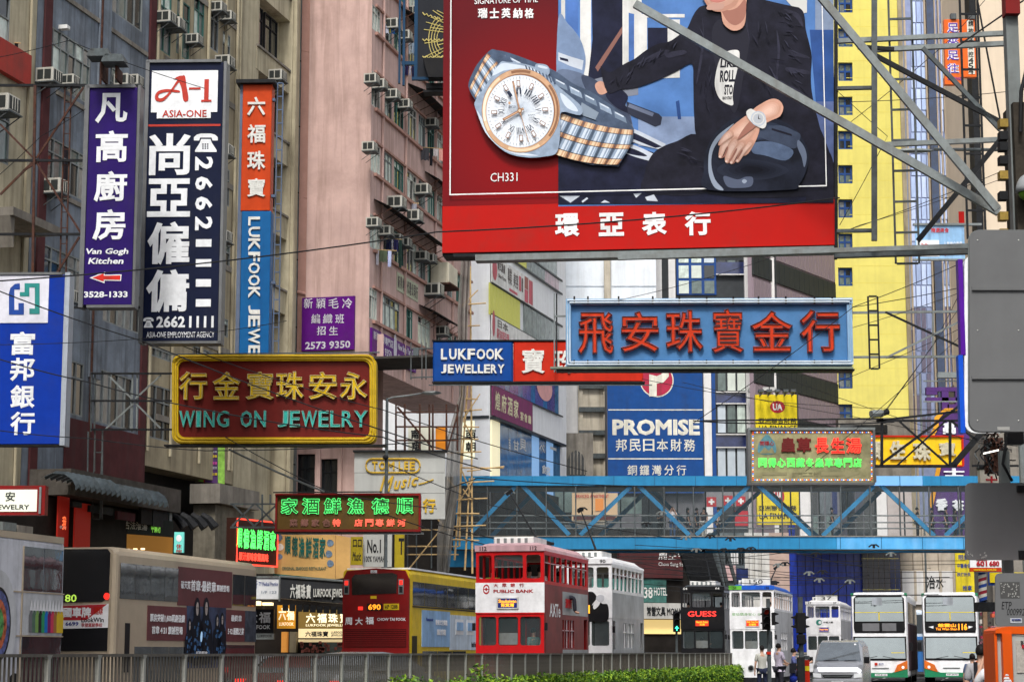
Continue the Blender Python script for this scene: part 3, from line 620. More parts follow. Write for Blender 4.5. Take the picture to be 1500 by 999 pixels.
for x in (1338, 1352, 1375): bw.bx('rib', MC['tan_wall'], x, 770, x+4, 880, -.25, -.01)
bw.prints('painted_character', [('冶', 1357, 843, 1370, 862, dark), ('水', 1371, 844, 1382, 862, dark)], y=-.26)
bw.bx('pale_panel', colw, 1322, 836, 1396, 885, -.22, -.012)
yb = T('banner', 'tall yellow banner with blue writing beside the striped barber pole', 'banner', 1400, 882, 120, 0); yp = paint('yellow_print', (.78, .62, .03)); bp_ = paint('blue_print', (.02, .06, .3))
yb.bx('cloth', yp, 1400, 808, 1427, 882, 0, .1)
yb.prints('lettering', [('眼鏡', 1404, 812, 1420, 820, bp_), ('中醫骨傷', 1402, 825, 1422, 832, bp_), ('跌打針灸', 1402, 838, 1422, 844, bp_), ('推拿', 1410, 857, 1424, 865, bp_)], y=-.01)
# far street end, closes the view along the road
fe = T('office_building', 'brown blocks closing the far end of the street', 'building', 1396, 955, 260, 0)
for x0, x1, y0, m in ((1150, 1270, 700, concrete), (1270, 1330, 640, beige), (1330, 1420, 600, gwall), (1420, 1540, 560, concrete)): fe.bx('wall', m, x0, y0, x1, 957, 0, 10)
grid_panes(fe, [Gd, Gg], 1340, 620, 1530, 940, 12, 16, -.15, 1.4)
ba = T('apartment_building', 'beige and glass frontage below the footbridge between the trams', 'building', 1050, 955, 128, 0)
ba.bx('wall', M('rosy_tile', (.45, .33, .28), rough=.7, var=.1), 1128, 780, 1157, 960, 0, 4); ba.bx('pale_wall', M('stone_white', (.58, .57, .54), rough=.7, var=.1, streak=.3), 1092, 780, 1128, 960, -.1, 4)
ba.bx('grey_front', glass('store_glass', (.10, .12, .13), .2), 1040, 780, 1092, 960, 0, 4)
grid_panes(ba, [M('book_red', (.4, .06, .08)), M('book_white', (.6, .6, .6)), M('book_green', (.1, .3, .2)), Gd, M('book_navy', (.05, .07, .2))], 1062, 806, 1090, 826, 7, 1, -.1, .05, 'poster')
ba.bx('fascia', paint('pale_rose_print', (.62, .42, .42)), 1062, 828, 1078, 850, -.2, -.01); ba.bx('shutter', navy, 1079, 832, 1096, 850, -.25, -.02)
for x in (1098, 1106, 1116): ba.bx('pilaster', MC['stone_white'], x, 800, x+4, 858, -.35, -.11)
# left-of-centre under bridge: store with signs
st_ = T('department_store', 'store front with maroon fascia and lit ground floor behind the black tram', 'shop', 905, 955, 116, R(20))
u1 = st_.l(1012, 900)[0]; st_.part('wall', MB(shopdark).box(-4, u1, .0, 5, 0, 6.9))
z = lambda y: st_.l(940, y)[1]
st_.part('maroon_fascia', MB(maroon).box(0, u1-.6, -.3, -.01, z(846), z(806)))
st_.part('green_glass', MB(glass('green_shop_glass', (.05, .16, .14), .2)).box(-2, u1-1.6, -.2, -.01, z(882), z(848))); st_.part('stone_frieze', MB(MC['stone_white']).box(-3, u1-.5, -.5, -.01, z(906), z(883)))
st_.part('lit_window', MB(lamp('warm_shop_light', (.85, .62, .25), .5)).box(-3, u1-.5, -.1, -.01, z(928), z(907)))
ul = lambda x: st_.l(x, 890)[0]
mb = MB(white).text('周生生', ul(962), ul(1003), z(820), z(806), -.31, bold=.02); mb.text('Chow Sang Sang', ul(962), ul(1004), z(830), z(823), -.31, bold=.01); mb.text('38', ul(941), ul(954), z(876), z(860), -.22, bold=.03); mb.text('HOTEL', ul(956), ul(975), z(872), z(860), -.22)
mb.m(dark).text('常營文具 MONARCH', ul(942), ul(1006), z(902), z(888), -.52, bold=.03); st_.part('lettering', mb)
# dark signboard under the bridge (seen edge on)
ds = T('signboard', 'dark slanted back of a signboard under the footbridge above the black tram', 'sign', 998, 860, 112, R(10)); 
mb = MB(dark); q = [ds.l(*p) for p in ((1014, 860), (1060, 860), (1042, 806), (996, 806))]; mb.prism(q, 0, .4); ds.part('board', mb)
mb = MB(steel)
for a_, b_ in (((1060, 860), (1046, 806)), ((1068, 862), (1056, 806)), ((1082, 864), (1066, 806))): p, q = ds.l(*a_), ds.l(*b_); mb.tube([(p[0], .2, p[1]), (q[0], .2, q[1])], .12, 4)
ds.part('bracket_frame', mb)
# things seen through the footbridge
mk = T('market_stall', 'jumble of red and pink market goods under small awnings down the right pavement', 'stall', 1438, 955, 90, 0, ground=True)
random.seed(21)
for i in range(34):
    x, y = random.uniform(1434, 1458), random.uniform(884, 952); w, h = random.uniform(2, 7), random.uniform(2, 6); mk.bx('goods', M('goods_%d' % (i % 6), ((.5, .05, .1), (.6, .25, .3), (.06, .05, .05), (.45, .42, .38), (.5, .1, .05), (.1, .09, .12))[i % 6]), x, y, x+w, y+h, i*.12, i*.12+.3)
mk.bx('post', M('brown_post', (.2, .13, .08), var=.4), 1441, 890, 1447, 955, -.3, -.05)
tw = T('shop_billboard', 'cream and orange apartment advert with yellow heading seen through the footbridge', 'billboard', 838, 790, 123, 0); tw.bx('board', lamp('apartment_poster', (.5, .36, .22), .15), 838, 722, 904, 762, 0, .2); tw.bx('picture', lamp('glow_orange', (.6, .22, .05), .2), 872, 730, 884, 748, -.05, -.01); tw.bx('lower_text_band', maroon, 840, 756, 902, 761, -.05, -.01); tw.prints('lettering', [('SERVICED APARTMENT', 842, 724, 892, 729, redp_ := paint('red_head', (.5, .03, .03)))], y=-.06)  # board and picture given a faint glow to brighten them behind the bridge
tv = T('shop_billboard', 'yellow and cream advertising hoardings seen through the footbridge windows', 'billboard', 760, 790, 126, 0)
for x0, x1, y0, y1, m in ((700, 735, 718, 786, Gg), (735, 765, 716, 770, M('olive', (.25, .24, .08))), (765, 800, 725, 765, yp), (800, 838, 716, 750, Gg), (838, 880, 722, 760, creamp), (842, 876, 726, 756, M('orange_poster', (.55, .25, .08))), (880, 905, 722, 758, M('pale_poster', (.5, .42, .35))), (905, 940, 728, 752, Gg), (940, 975, 716, 786, Gd), (770, 890, 768, 790, Gy)):
    tv.bx('board', m, x0, y0, x1, y1, random.uniform(-.5, 0), .2)
cr = T('signboard', 'red clinic signboard with white crosses behind the footbridge glass', 'sign', 1035, 790, 128, 0)
cr.bx('board', M('grey_board', (.2, .2, .21)), 1033, 716, 1097, 742, 0, .2); redp = paint('red_print', (.45, .03, .04))
for x, y in ((1042, 735), (1066, 733), (1085, 734)):
    a, b, c, d = cr.rc(x-7, y-7, x+7, y+7); cr.part('cross_tile', MB(redp).box(a, b, -.1, -.01, c, d)); m_, n_ = (a+b)/2, (c+d)/2
    cr.part('cross', MB(white).box(m_-.06, m_+.06, -.13, -.102, c+.12, d-.12).box(a+.12, m_-.061, -.13, -.102, n_-.06, n_+.06).box(m_+.061, b-.12, -.13, -.102, n_-.06, n_+.06))
cr.bx('lower_board', redp, 1075, 748, 1096, 770, -.05, .1)
ua = T('signboard', 'bright yellow finance signboard with a red round emblem, lamps on its top edge', 'sign', 1108, 765, 114, 0)
ylw = paint('sign_yellow', (.74, .58, .02), streak=.1)
ua.bx('board', ylw, 1108, 578, 1169, 768, 0, .5); ua.bx('edge', framek, 1169.3, 576, 1171, 768, -.05, .5)
def disc(t, mat, cx, cy, rx, ry, y, name='emblem', n=28):
    a, c = t.l(cx, cy, y); k = (t.o.y+y)/FL/ct; return t.part(name, MB(mat).poly([(a+rx*k*math.cos(i*2*math.pi/n), c+ry*k*math.sin(i*2*math.pi/n)) for i in range(n)], y))
disc(ua, redp, 1139, 596, 11, 9, -.01); disc(ua, redp, 1140, 727, 9, 12, -.01)
ua.prints('lettering', [('UA', 1132, 591, 1146, 601, white, dict(bold=.05)), ('UA', 1134, 718, 1146, 732, white, dict(bold=.05)), ('亞洲聯合財務', 1111, 612, 1167, 620, dark), ('UA FINANCE', 1112, 623, 1167, 629, dark), ('亞洲聯合財務', 1111, 740, 1167, 748, dark), ('UA FINANCE', 1112, 751, 1167, 760, dark)], y=-.02)
for x in (1112, 1124, 1136, 1148, 1159): ua.bx('lamp_head', steel, x, 570, x+7, 574, -1.2, -.6); ua.bx('lamp_arm', steel, x+3, 572, x+3.8, 578, -.9, .1)
tv2 = T('department_store', 'grey glazed storefront behind the right half of the footbridge', 'shop', 1172, 955, 131, 0)
a, b, c, d = tv2.rc(1172, 716, 1300, 950); tv2.part('wall', MB(M('store_grey', (.16, .16, .18), rough=.5, var=.2)).box(a, b, 0, 2, z0:=tv2.l(1200, 800)[1], d))
tv2.part('column', MB(colw).box(a, a+.7, -.4, -.01, z0, d)); tv2.part('column', MB(colw).box(b-.7, b, -.4, -.01, z0, d))
grid_panes(tv2, [Gd, Gg, MC['store_glass'], navy], 1180, 718, 1228, 790, 5, 2, -.1, .1); grid_panes(tv2, [Gd, MC['dark_tile']], 1230, 718, 1300, 790, 6, 2, -.1, .06)
tv2.bx('pale_pier', M('pale_pier', (.45, .40, .38)), 1300, 700, 1336, 790, -.3, 1)
# ================================================================ FOOTBRIDGE
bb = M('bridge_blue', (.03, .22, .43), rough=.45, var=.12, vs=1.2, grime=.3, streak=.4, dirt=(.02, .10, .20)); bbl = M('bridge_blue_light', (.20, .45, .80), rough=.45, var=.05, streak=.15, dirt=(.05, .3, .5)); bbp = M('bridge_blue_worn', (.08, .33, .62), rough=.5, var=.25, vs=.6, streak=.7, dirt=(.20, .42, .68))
fb = T('footbridge', 'blue steel footbridge with glazed sides crossing the whole street', 'footbridge', 672, 805, 104, 0)
X = lambda px, py=750, y=0: fb.l(px, py, y)[0]
Z = lambda py, y=0: fb.l(1000, py, y)[1]
WB = 4.2; sk = math.tan(PHI)*WB
xl, xr_ = X(664), X(1640)
def sbox(mb, x0, x1, y0, y1, z0, z1):     # box skewed along the road
    k0, k1 = y0*math.tan(PHI), y1*math.tan(PHI)
    return mb.add([(x0+k0, y0, z0), (x1+k0, y0, z0), (x1+k1, y1, z0), (x0+k1, y1, z0), (x0+k0, y0, z1), (x1+k0, y0, z1), (x1+k1, y1, z1), (x0+k1, y1, z1)], [(3, 2, 1, 0), (4, 5, 6, 7), (0, 1, 5, 4), (1, 2, 6, 5), (2, 3, 7, 6), (3, 0, 4, 7)])
for (a, b, m) in ((664, 1281, bb), (1281, 1353, bbl), (1353, 1640, bb)): fb.part('roof_beam', sbox(MB(m), X(a), X(b)-.01, 0, .25, Z(711), Z(697)))
for (a, b, m) in ((664, 1225, bb), (1225, 1640, bbp)): fb.part('deck_beam', sbox(MB(m), X(a), X(b)-.01, 0, .25, Z(804), Z(786)))
fb.part('roof_beam', sbox(MB(bb), xl, xr_, WB-.25, WB, Z(711), Z(697))); fb.part('deck_beam', sbox(MB(bb), xl, xr_, WB-.25, WB, Z(804), Z(786)))
fb.part('roof', sbox(MB(M('bridge_roof', (.20, .20, .18), rough=.8)), xl, xr_, .26, WB-.26, Z(711), Z(701))); fb.part('deck', sbox(MB(MC['bridge_roof']), xl, xr_, .26, WB-.26, Z(801), Z(787)))
fb.part('sill', sbox(MB(concrete), xl, xr_, -.06, .2, Z(786)+.002, Z(784.5)))
posts = [714+43.2*i for i in range(22)]; allp = [672]+posts
for p in allp:
    x = X(p)
    fb.part('post', MB(steel).box(x-.035, x+.035, .05, .14, Z(784.5)+.001, Z(711)-.001)); fb.part('post', MB(steel).box(x-.035+sk, x+.035+sk, WB-.14, WB-.05, Z(786), Z(711)-.001))
def brace(mb, a, b, w=.17, y0=.16, y1=.3, off=0.):
    (x0, z0), (x1, z1) = a, b; d = Vector((x1-x0, z1-z0)).normalized(); nx, nz = -d.y*w, d.x*w
    mb.prism([(x0-nx+off, z0-nz), (x1-nx+off, z1-nz), (x1+nx+off, z1+nz), (x0+nx+off, z0+nz)] if nx < 0 else [(x0+nx+off, z0+nz), (x1+nx+off, z1+nz), (x1-nx+off, z1-nz), (x0-nx+off, z0-nz)][::-1], y0, y1); return mb
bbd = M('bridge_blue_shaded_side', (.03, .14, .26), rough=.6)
for a, b in (((690, 779), (756, 709)), ((764, 709), (834, 783)), ((850, 783), (925, 709)), ((934, 709), (1010, 783)), ((1020, 783), (1098, 709)), ((1110, 709), (1190, 784)), ((1206, 784), (1281, 709)), ((1290, 709), (1370, 786)), ((1386, 786), (1462, 709)), ((1470, 709), (1550, 786))):
    pa, pb = (X(a[0], a[1]), Z(min(a[1], 784.5))), (X(b[0], b[1]), Z(max(min(b[1], 784.5), 711)))
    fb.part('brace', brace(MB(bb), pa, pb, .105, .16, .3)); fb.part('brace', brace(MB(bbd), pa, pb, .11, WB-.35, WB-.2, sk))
clear = M('clear_glass', (.16, .20, .22), rough=.08, alpha=.09, var=.2)
for i in range(len(allp)-1):
    o = sbox(MB(clear), X(allp[i])+.04, X(allp[i+1])-.04, .08, .10, Z(784), Z(713)); fb.part('glass_pane', o)
mb = MB(galv)
for z_ in (.45, .75, 1.1): mb.tube([(xl+.3, .45, Z(786)+z_), (xr_, .45, Z(786)+z_)], .035, 6)
fb.part('handrail', mb)
for i in range(16):
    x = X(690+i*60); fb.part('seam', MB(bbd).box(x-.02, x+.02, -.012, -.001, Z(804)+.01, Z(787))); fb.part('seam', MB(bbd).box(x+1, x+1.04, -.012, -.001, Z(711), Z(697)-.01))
for px in (1600,): fb.part('column', MB(concrete).box(X(px), X(px)+1, 1, 3, -HC+1.45-fb.o.z, Z(804)))
stz = T('footbridge_stair', 'blue steel stair tower at the left end of the footbridge behind bamboo', 'stair', 664, 955, 105, 0)
stz.bx('side_panel', bb, 655, 806, 700, 830, 0, .3); stz.bx('column', bb, 668, 720, 674, 784, -.3, -.05)
# ================================================================ BIG BILLBOARD
B = T('billboard', 'huge red watch billboard with a seated man in black, hung on steel above the street', 'billboard', 648, 371, 45, -.107)
Lp = lambda x, y, d=0.: B.l(x, y, d)
def pr(key, col, **k): return M('print_'+key, col, rough=.35, var=k.pop('var', .03), **k)
def radial(key, c0, c1, cx, cz, r):     # printed round gradient on the poster
    m = bpy.data.materials.new(key); m.use_nodes = True; n = m.node_tree; b = n.nodes['Principled BSDF']; b.inputs['Roughness'].default_value = .35; b.inputs['Specular IOR Level'].default_value = .1
    tc = n.nodes.new('ShaderNodeTexCoord'); mp = n.nodes.new('ShaderNodeMapping'); mp.inputs['Location'].default_value = (-cx/r, 0, -cz/r); mp.inputs['Scale'].default_value = (1/r, .001, 1/r)
    g = n.nodes.new('ShaderNodeTexGradient'); g.gradient_type = 'SPHERICAL'; mx = n.nodes.new('ShaderNodeMix'); mx.data_type = 'RGBA'; mx.inputs[6].default_value = (*c0, 1); mx.inputs[7].default_value = (*c1, 1)
    n.links.new(tc.outputs['Object'], mp.inputs[0]); n.links.new(mp.outputs[0], g.inputs[0]); n.links.new(g.outputs['Fac'], mx.inputs[0]); n.links.new(mx.outputs[2], b.inputs['Base Color']); return m
bxr, bzt = Lp(1222, 180)[0], Lp(900, -70)[1]
zr = Lp(648, 303)[1]
B.part('housing', MB(dark).box(0, bxr+.02, .02, .7, -.05, bzt))
red = paint('billboard_red', (.47, .009, .006), streak=.06, var=.03)
B.part('red_strip', MB(red).box(0, bxr, -.03, .019, 0, zr))
c0, c1 = Lp(800, 215); xm = Lp(818, 150)[0]
B.part('red_print', MB(radial('deep_red_print', (.12, .006, .010), (.31, .003, .004), c0, c1, 3.4)).box(0, xm, -.03, .019, zr+.002, bzt))
# photographic print, stacked flat shapes
mb = MB()
lay = [0]
def px_poly(pts, mat, sm=True, n=4, clip=True):
    lay[0] += 1; y = -.034-.0006*lay[0]
    q = spline(pts, n) if sm else pts
    if clip: q = [(max(min(x, 1221), 649), min(max(yy, -65), 300)) for x, yy in q]
    mb.m(mat).poly([Lp(x, yy) for x, yy in q], y)
def z4(pts, ox=930, s=.25025): return [(ox+x*s, y*s) for x, y in pts]
skyb = pr('sky_blue', (.09, .21, .50), var=.25, vs=.8); pwh = pr('white', (.62, .68, .78), var=.1); pnavy = pr('navy', (.012, .014, .035), var=.5, vs=2); dblue = pr('deep_blue', (.03, .08, .26), var=.3, vs=1); mblue = pr('mid_blue', (.08, .18, .48), var=.3, vs=.9)
skin = pr('skin', (.62, .34, .25), var=.12, vs=4); skind = pr('skin_shade', (.36, .16, .12)); skinl = pr('skin_light', (.75, .48, .38), var=.1)
jack = pr('black_cloth', (.012, .012, .022), var=.5, vs=2.5); jackl = pr('cloth_fold', (.028, .028, .048), var=.4, vs=4); pgrey = pr('bike_grey', (.13, .17, .26), var=.3, vs=2); psil = pr('silver', (.55, .60, .68), var=.15)
px_poly([(818, 303), (1221, 297), (1221, -68), (818, -68)], skyb, False, clip=False)
for q, m in (([(822, 0), (822, 110), (828, 110), (828, 0)], pwh), ([(830, 0), (847, 0), (847, 50), (830, 50)], mblue), ([(850, 0), (866, 0), (866, 125), (850, 125)], pwh), ([(866, -60), (912, -60), (912, 128), (860, 128), (868, 60)], pnavy), ([(868, 118), (935, 100), (935, 140), (868, 150)], pr('dull', (.22, .24, .30))),
             ([(872, 100), (913, 38), (914, 46), (876, 106)], pr('rust', (.25, .12, .10))), ([(912, -60), (940, -60), (940, 90), (912, 98)], pwh), ([(921, 20), (929, 22), (929, 90), (921, 92)], mblue), ([(935, 22), (1003, 22), (1003, 27), (935, 27)], pwh), ([(935, 27), (948, 27), (948, 110), (935, 110)], pwh),
             ([(949, 42), (978, 42), (978, 78), (949, 78)], pnavy), ([(978, 30), (996, 30), (996, 115), (968, 116), (978, 78)], pwh), ([(1147, -60), (1182, -60), (1182, 20), (1170, 22), (1150, 0)], pr('stone', (.62, .62, .60))), ([(1194, -60), (1221, -60), (1221, 45), (1194, 45)], pr('slate', (.22, .28, .40), var=.2)),
             ([(1186, 45), (1221, 45), (1221, 150), (1195, 150)], dblue), ([(935, 172), (1020, 172), (1020, 215), (935, 215)], pr('hazy', (.26, .34, .52), var=.2)), ([(990, 150), (995, 148), (998, 176), (993, 176)], dblue), ([(1195, 150), (1221, 150), (1221, 297), (1195, 297)], pr('street_blue', (.10, .14, .30), var=.3))):
    px_poly(q, m, False)
def soft(pts, c0, c1, key, n=5, sh=.17, cen=None, cv=None):     # printed soft shading: nested shapes from c0 (edge) to c1 (middle)
    cx, cy = cen or (sum(p[0] for p in pts)/len(pts), sum(p[1] for p in pts)/len(pts))
    for i in range(n): t = i/(n-1); k = 1-sh*i; px_poly([(cx+(x-cx)*k, cy+(y-cy)*k) for x, y in pts], pr('%s_%d' % (key, i), tuple(a+(b-a)*t for a, b in zip(c0, c1)), var=.08, vs=3))
# motorcycle
px_poly([(818, 28), (832, 36), (848, 55), (856, 75), (858, 95), (852, 125), (850, 150), (818, 150)], pr('windscreen', (.20, .28, .44), var=.2))
px_poly([(818, 78), (835, 84), (855, 90), (853, 104), (835, 98), (818, 90)], psil, False); px_poly([(820, 85), (832, 88), (833, 92), (821, 89)], pnavy, False)
px_poly([(818, 104), (850, 108), (868, 120), (895, 135), (918, 155), (926, 180), (930, 210), (905, 200), (870, 150), (818, 135)], pgrey)
px_poly([(852, 112), (872, 118), (898, 140), (920, 165), (925, 185), (905, 178), (880, 150), (860, 135)], pr('fairing', (.05, .065, .11), var=.3))
px_poly([(888, 134), (905, 130), (920, 142), (916, 156), (926, 160), (924, 168), (905, 160), (890, 146)], pnavy)
px_poly([(872, 125), (880, 120), (889, 126), (890, 136), (880, 140), (874, 134)], skin)
px_poly([(918, 150), (965, 168), (970, 173), (968, 184), (960, 187), (920, 168)], pr('grip', (.03, .035, .06)), False); px_poly([(922, 153), (958, 167), (956, 172), (920, 158)], pr('grip_light', (.16, .19, .28)), False)
px_poly([(818, 230), (860, 235), (905, 225), (950, 222), (1000, 240), (1221, 240), (1221, 298), (818, 300)], pnavy, False)
px_poly([(905, 180), (940, 195), (975, 212), (974, 222), (940, 214), (902, 200)], psil, False); px_poly([(908, 186), (940, 201), (970, 216), (960, 218), (915, 200)], pnavy, False)
px_poly([(895, 205), (935, 216), (965, 232), (958, 238), (915, 225)], psil); px_poly([(900, 212), (930, 220), (948, 230), (920, 226)], pnavy)
for q in ([(820, 288), (850, 288), (836, 298)], [(852, 296), (860, 290), (862, 292), (854, 298)], [(880, 298), (886, 294), (894, 298)], [(928, 285), (940, 284), (932, 291)], [(945, 290), (958, 286), (964, 296), (948, 295)]): px_poly(q, psil, False)
# man: legs, torso, arms
px_poly(z4([(355, 790), (250, 830), (170, 860), (110, 900), (75, 960), (60, 1020), (60, 1130), (420, 1130), (440, 900)]), jack)
px_poly([(1188, 160), (1206, 200), (1218, 232), (1221, 240), (1221, 297), (1180, 297)], jack, False)
body = [(-200, 395), (-150, 430), (-60, 380), (0, 350), (60, 305), (130, 265), (200, 250), (255, 215), (300, 180), (318, 150), (340, 100), (365, 62), (400, 40), (520, 20), (640, -40), (740, 0), (850, 28), (930, 45), (965, 55), (990, 90), (1000, 180), (1020, 260), (1035, 340), (1030, 430), (1032, 520), (1050, 620), (1080, 740), (1110, 840), (1155, 930), (1158, 1000), (1140, 1140), (430, 1140), (400, 900), (357, 790), (348, 700), (344, 600), (342, 480), (333, 380), (250, 420), (200, 445), (150, 468), (70, 500), (0, 520), (-80, 530), (-160, 545)]
px_poly(z4(body), jack)
for q in ([(650, 60), (665, 200), (670, 260), (640, 400), (630, 395), (655, 260), (640, 100)], [(830, 180), (850, 300), (835, 450), (850, 540), (825, 460), (835, 320)], [(395, 110), (405, 230), (390, 380), (360, 500), (375, 380), (398, 230)], [(870, 60), (960, 90), (985, 170), (940, 110)], [(900, 300), (1000, 330), (1020, 350), (930, 330)], [(890, 400), (1010, 420), (1020, 440), (900, 430)], [(60, 350), (160, 300), (200, 310), (80, 370)], [(180, 320), (280, 300), (300, 320), (200, 345)], [(860, 480), (1000, 560), (990, 580), (870, 500)]): px_poly(z4(q), jackl)
# t-shirt and logo
px_poly(z4([(500, 120), (560, 195), (640, 160), (668, 260), (640, 420), (600, 640), (560, 640), (480, 430), (450, 200)]), pr('tee', (.02, .02, .032)))
px_poly(z4([(608, 305), (570, 300), (535, 312), (505, 340), (485, 390), (470, 460), (470, 520), (490, 575), (525, 608), (574, 622), (572, 570), (580, 500), (598, 420), (612, 350)]), pwh)
for t_, x0, y0, x1, y1 in (('LIKE', 498, 352, 600, 400), ('ROLL', 496, 418, 586, 486), ('STO', 522, 502, 574, 562), ('READY STEADY', 512, 572, 571, 588)):
    (a, d), (b, c) = Lp(*z4([(x0, y0)])[0]), Lp(*z4([(x1, y1)])[0]); lay[0] += 1; mb.m(jack).text(t_, a, b, c, d, -.034-.0006*lay[0], bold=.05, shear=.15)
random.seed(9)
for (xa, ya, xb, yb, wd, nn, tl) in ((890, 80, 960, 540, 55, 30, .5), (320, 210, -120, 490, 46, 24, -1.2), (420, 200, 430, 700, 60, 12, 1.3), (760, 150, 800, 650, 70, 16, 1.2), (250, 880, 420, 1000, 60, 10, .3)):
    for i in range(nn):
        t_ = random.random(); cx, cy = xa+(xb-xa)*t_+random.gauss(0, wd*.4), ya+(yb-ya)*t_; L_, h_, an = random.uniform(.5, 1.)*wd*.7, random.uniform(3, 7), tl+random.gauss(0, .35); ca, sa = math.cos(an), math.sin(an)
        px_poly(z4([(cx+u*ca-v*sa, cy+u*sa+v*ca) for u, v in ((-L_, 0), (-L_*.3, -h_), (L_*.4, -h_*.7), (L_, 1), (L_*.3, h_*.3), (-L_*.4, h_*.2))]), pr('fold_%d' % (i % 3), ((.022, .022, .038), (.035, .036, .06), (.006, .006, .012))[i % 3]))
# face (cut by the top of the board) and neck
px_poly([(1027, -66), (1095, -66), (1093, 10), (1090, 40), (1075, 48), (1060, 38), (1055, 18), (1040, 12)], skin)
px_poly([(1054, 10), (1066, 18), (1080, 14), (1092, 2), (1091, 28), (1078, 40), (1064, 32)], skind)
soft([(1026, -66), (1080, -66), (1084, -20), (1080, 8), (1062, 19), (1050, 20), (1042, 17), (1034, 8), (1028, -10)], (.50, .26, .19), (.76, .50, .40), 'cheek', 5, .15, (1046, -20))
for q in ((1036, 9, 1060, 17), (1040, -8, 1046, 0)): px_poly([(q[0], q[3]), (q[0]+4, q[1]), (q[2], q[1]), (q[2]-3, q[3])], pr('stubble', (.52, .31, .25)))
px_poly([(1040, 3), (1048, 1), (1054, 3), (1064, 0), (1062, 4), (1052, 7), (1044, 6)], pr('lips', (.55, .20, .17)))
px_poly([(1046, -30), (1054, -34), (1052, -14), (1042, -12)], skind)
# helmet
px_poly(z4([(430, 1120), (405, 1010), (410, 920), (445, 830), (500, 760), (580, 705), (700, 690), (830, 705), (930, 760), (985, 830), (1015, 920), (1000, 1010), (960, 1090), (900, 1120)]), pr('helmet', (.012, .015, .028), var=.5, vs=2)); soft(z4([(560, 760), (700, 712), (840, 720), (940, 790), (960, 860), (820, 830), (640, 850), (540, 860)]), (.012, .015, .028), (.055, .08, .14), 'gleam'); soft(z4([(480, 1000), (600, 940), (800, 960), (900, 1010), (760, 1060), (560, 1050)]), (.02, .025, .045), (.004, .005, .012), 'visor_dark')
px_poly(z4([(720, 790), (740, 760), (850, 745), (940, 780), (968, 800), (960, 840), (930, 880), (820, 850), (730, 810)]), pr('helmet_shine', (.045, .06, .10), var=.3))
px_poly(z4([(690, 850), (800, 840), (925, 890), (880, 950), (760, 920), (690, 905)]), pr('visor', (.09, .13, .22), var=.3))
px_poly(z4([(430, 960), (440, 880), (480, 810), (540, 760), (580, 735), (520, 800), (462, 880), (448, 970), (470, 1060), (520, 1120), (470, 1110), (436, 1040)]), pr('rim', (.28, .33, .42)))
px_poly(z4([(520, 1040), (600, 1060), (650, 1044), (690, 1050), (680, 1100), (600, 1110), (540, 1100)]), pr('hinge', (.09, .11, .17)))
px_poly(z4([(640, 1058), (656, 1070), (640, 1084), (626, 1070)]), pr('hinge_cap', (.3, .35, .45)))
px_poly(z4([(800, 760), (915, 795), (920, 808), (800, 772)]), jack, False); px_poly(z4([(955, 830), (990, 870), (1005, 930), (990, 990), (975, 930), (950, 870)]), pr('helmet_edge', (.12, .15, .22)))
# forearm, hand with five fingers, watch
px_poly(z4([(690, 655), (740, 618), (800, 590), (845, 600), (868, 640), (850, 690), (800, 715), (745, 740), (700, 745), (655, 720)]), skin); soft(z4([(700, 665), (745, 625), (800, 600), (840, 608), (855, 640), (840, 680), (795, 702), (745, 720), (710, 720)]), (.60, .33, .24), (.78, .52, .42), 'forearm')
px_poly(z4([(660, 685), (600, 725), (560, 760), (520, 810), (490, 850), (498, 862), (560, 830), (600, 900), (650, 920), (700, 850), (730, 760), (700, 700)]), skin); soft(z4([(655, 700), (605, 735), (565, 770), (530, 815), (560, 825), (620, 850), (670, 830), (705, 780), (700, 715)]), (.60, .33, .24), (.76, .50, .40), 'hand_back')
for q in ([(560, 800), (520, 830), (498, 870), (490, 925), (504, 938), (518, 915), (540, 870), (575, 840)], [(590, 810), (550, 850), (530, 905), (528, 955), (545, 966), (560, 930), (590, 880), (610, 840)], [(630, 830), (590, 870), (562, 920), (556, 962), (570, 972), (588, 940), (620, 890), (650, 850)], [(675, 830), (640, 870), (605, 915), (592, 955), (606, 962), (630, 930), (665, 885), (695, 845)], [(560, 770), (520, 800), (492, 842), (490, 862), (505, 860), (540, 835), (580, 800)]):
    soft(z4(q), (.56, .31, .23), (.80, .55, .45), 'finger', 4, .2)
for q in ([(540, 872), (522, 918), (506, 938), (528, 925), (546, 880)], [(590, 884), (562, 934), (548, 966), (568, 945), (598, 890)], [(622, 892), (590, 945), (574, 972), (598, 948), (630, 898)], [(700, 700), (640, 760), (600, 830), (660, 790), (715, 740)]): px_poly(z4(q), skind)
for x, y in ((497, 928), (535, 955), (563, 962), (599, 952)): px_poly(z4([(x-7, y+3), (x, y-8), (x+8, y), (x+3, y+8)]), pr('nail', (.8, .58, .50)))
px_poly(z4([(652, 668), (675, 650), (700, 660), (760, 700), (768, 745), (745, 765), (690, 735), (660, 700)]), pwh)
for r_, m in ((44, psil), (36, pwh), (29, pr('dial_grey', (.5, .53, .58)))): px_poly(z4([(722+r_*math.cos(i*.628), 707+r_*math.sin(i*.628)) for i in range(10)]), m)
px_poly(z4([(720, 706), (724, 680), (726, 706), (742, 712), (722, 711)]), jack, False)
B.part('photographic_print', mb)
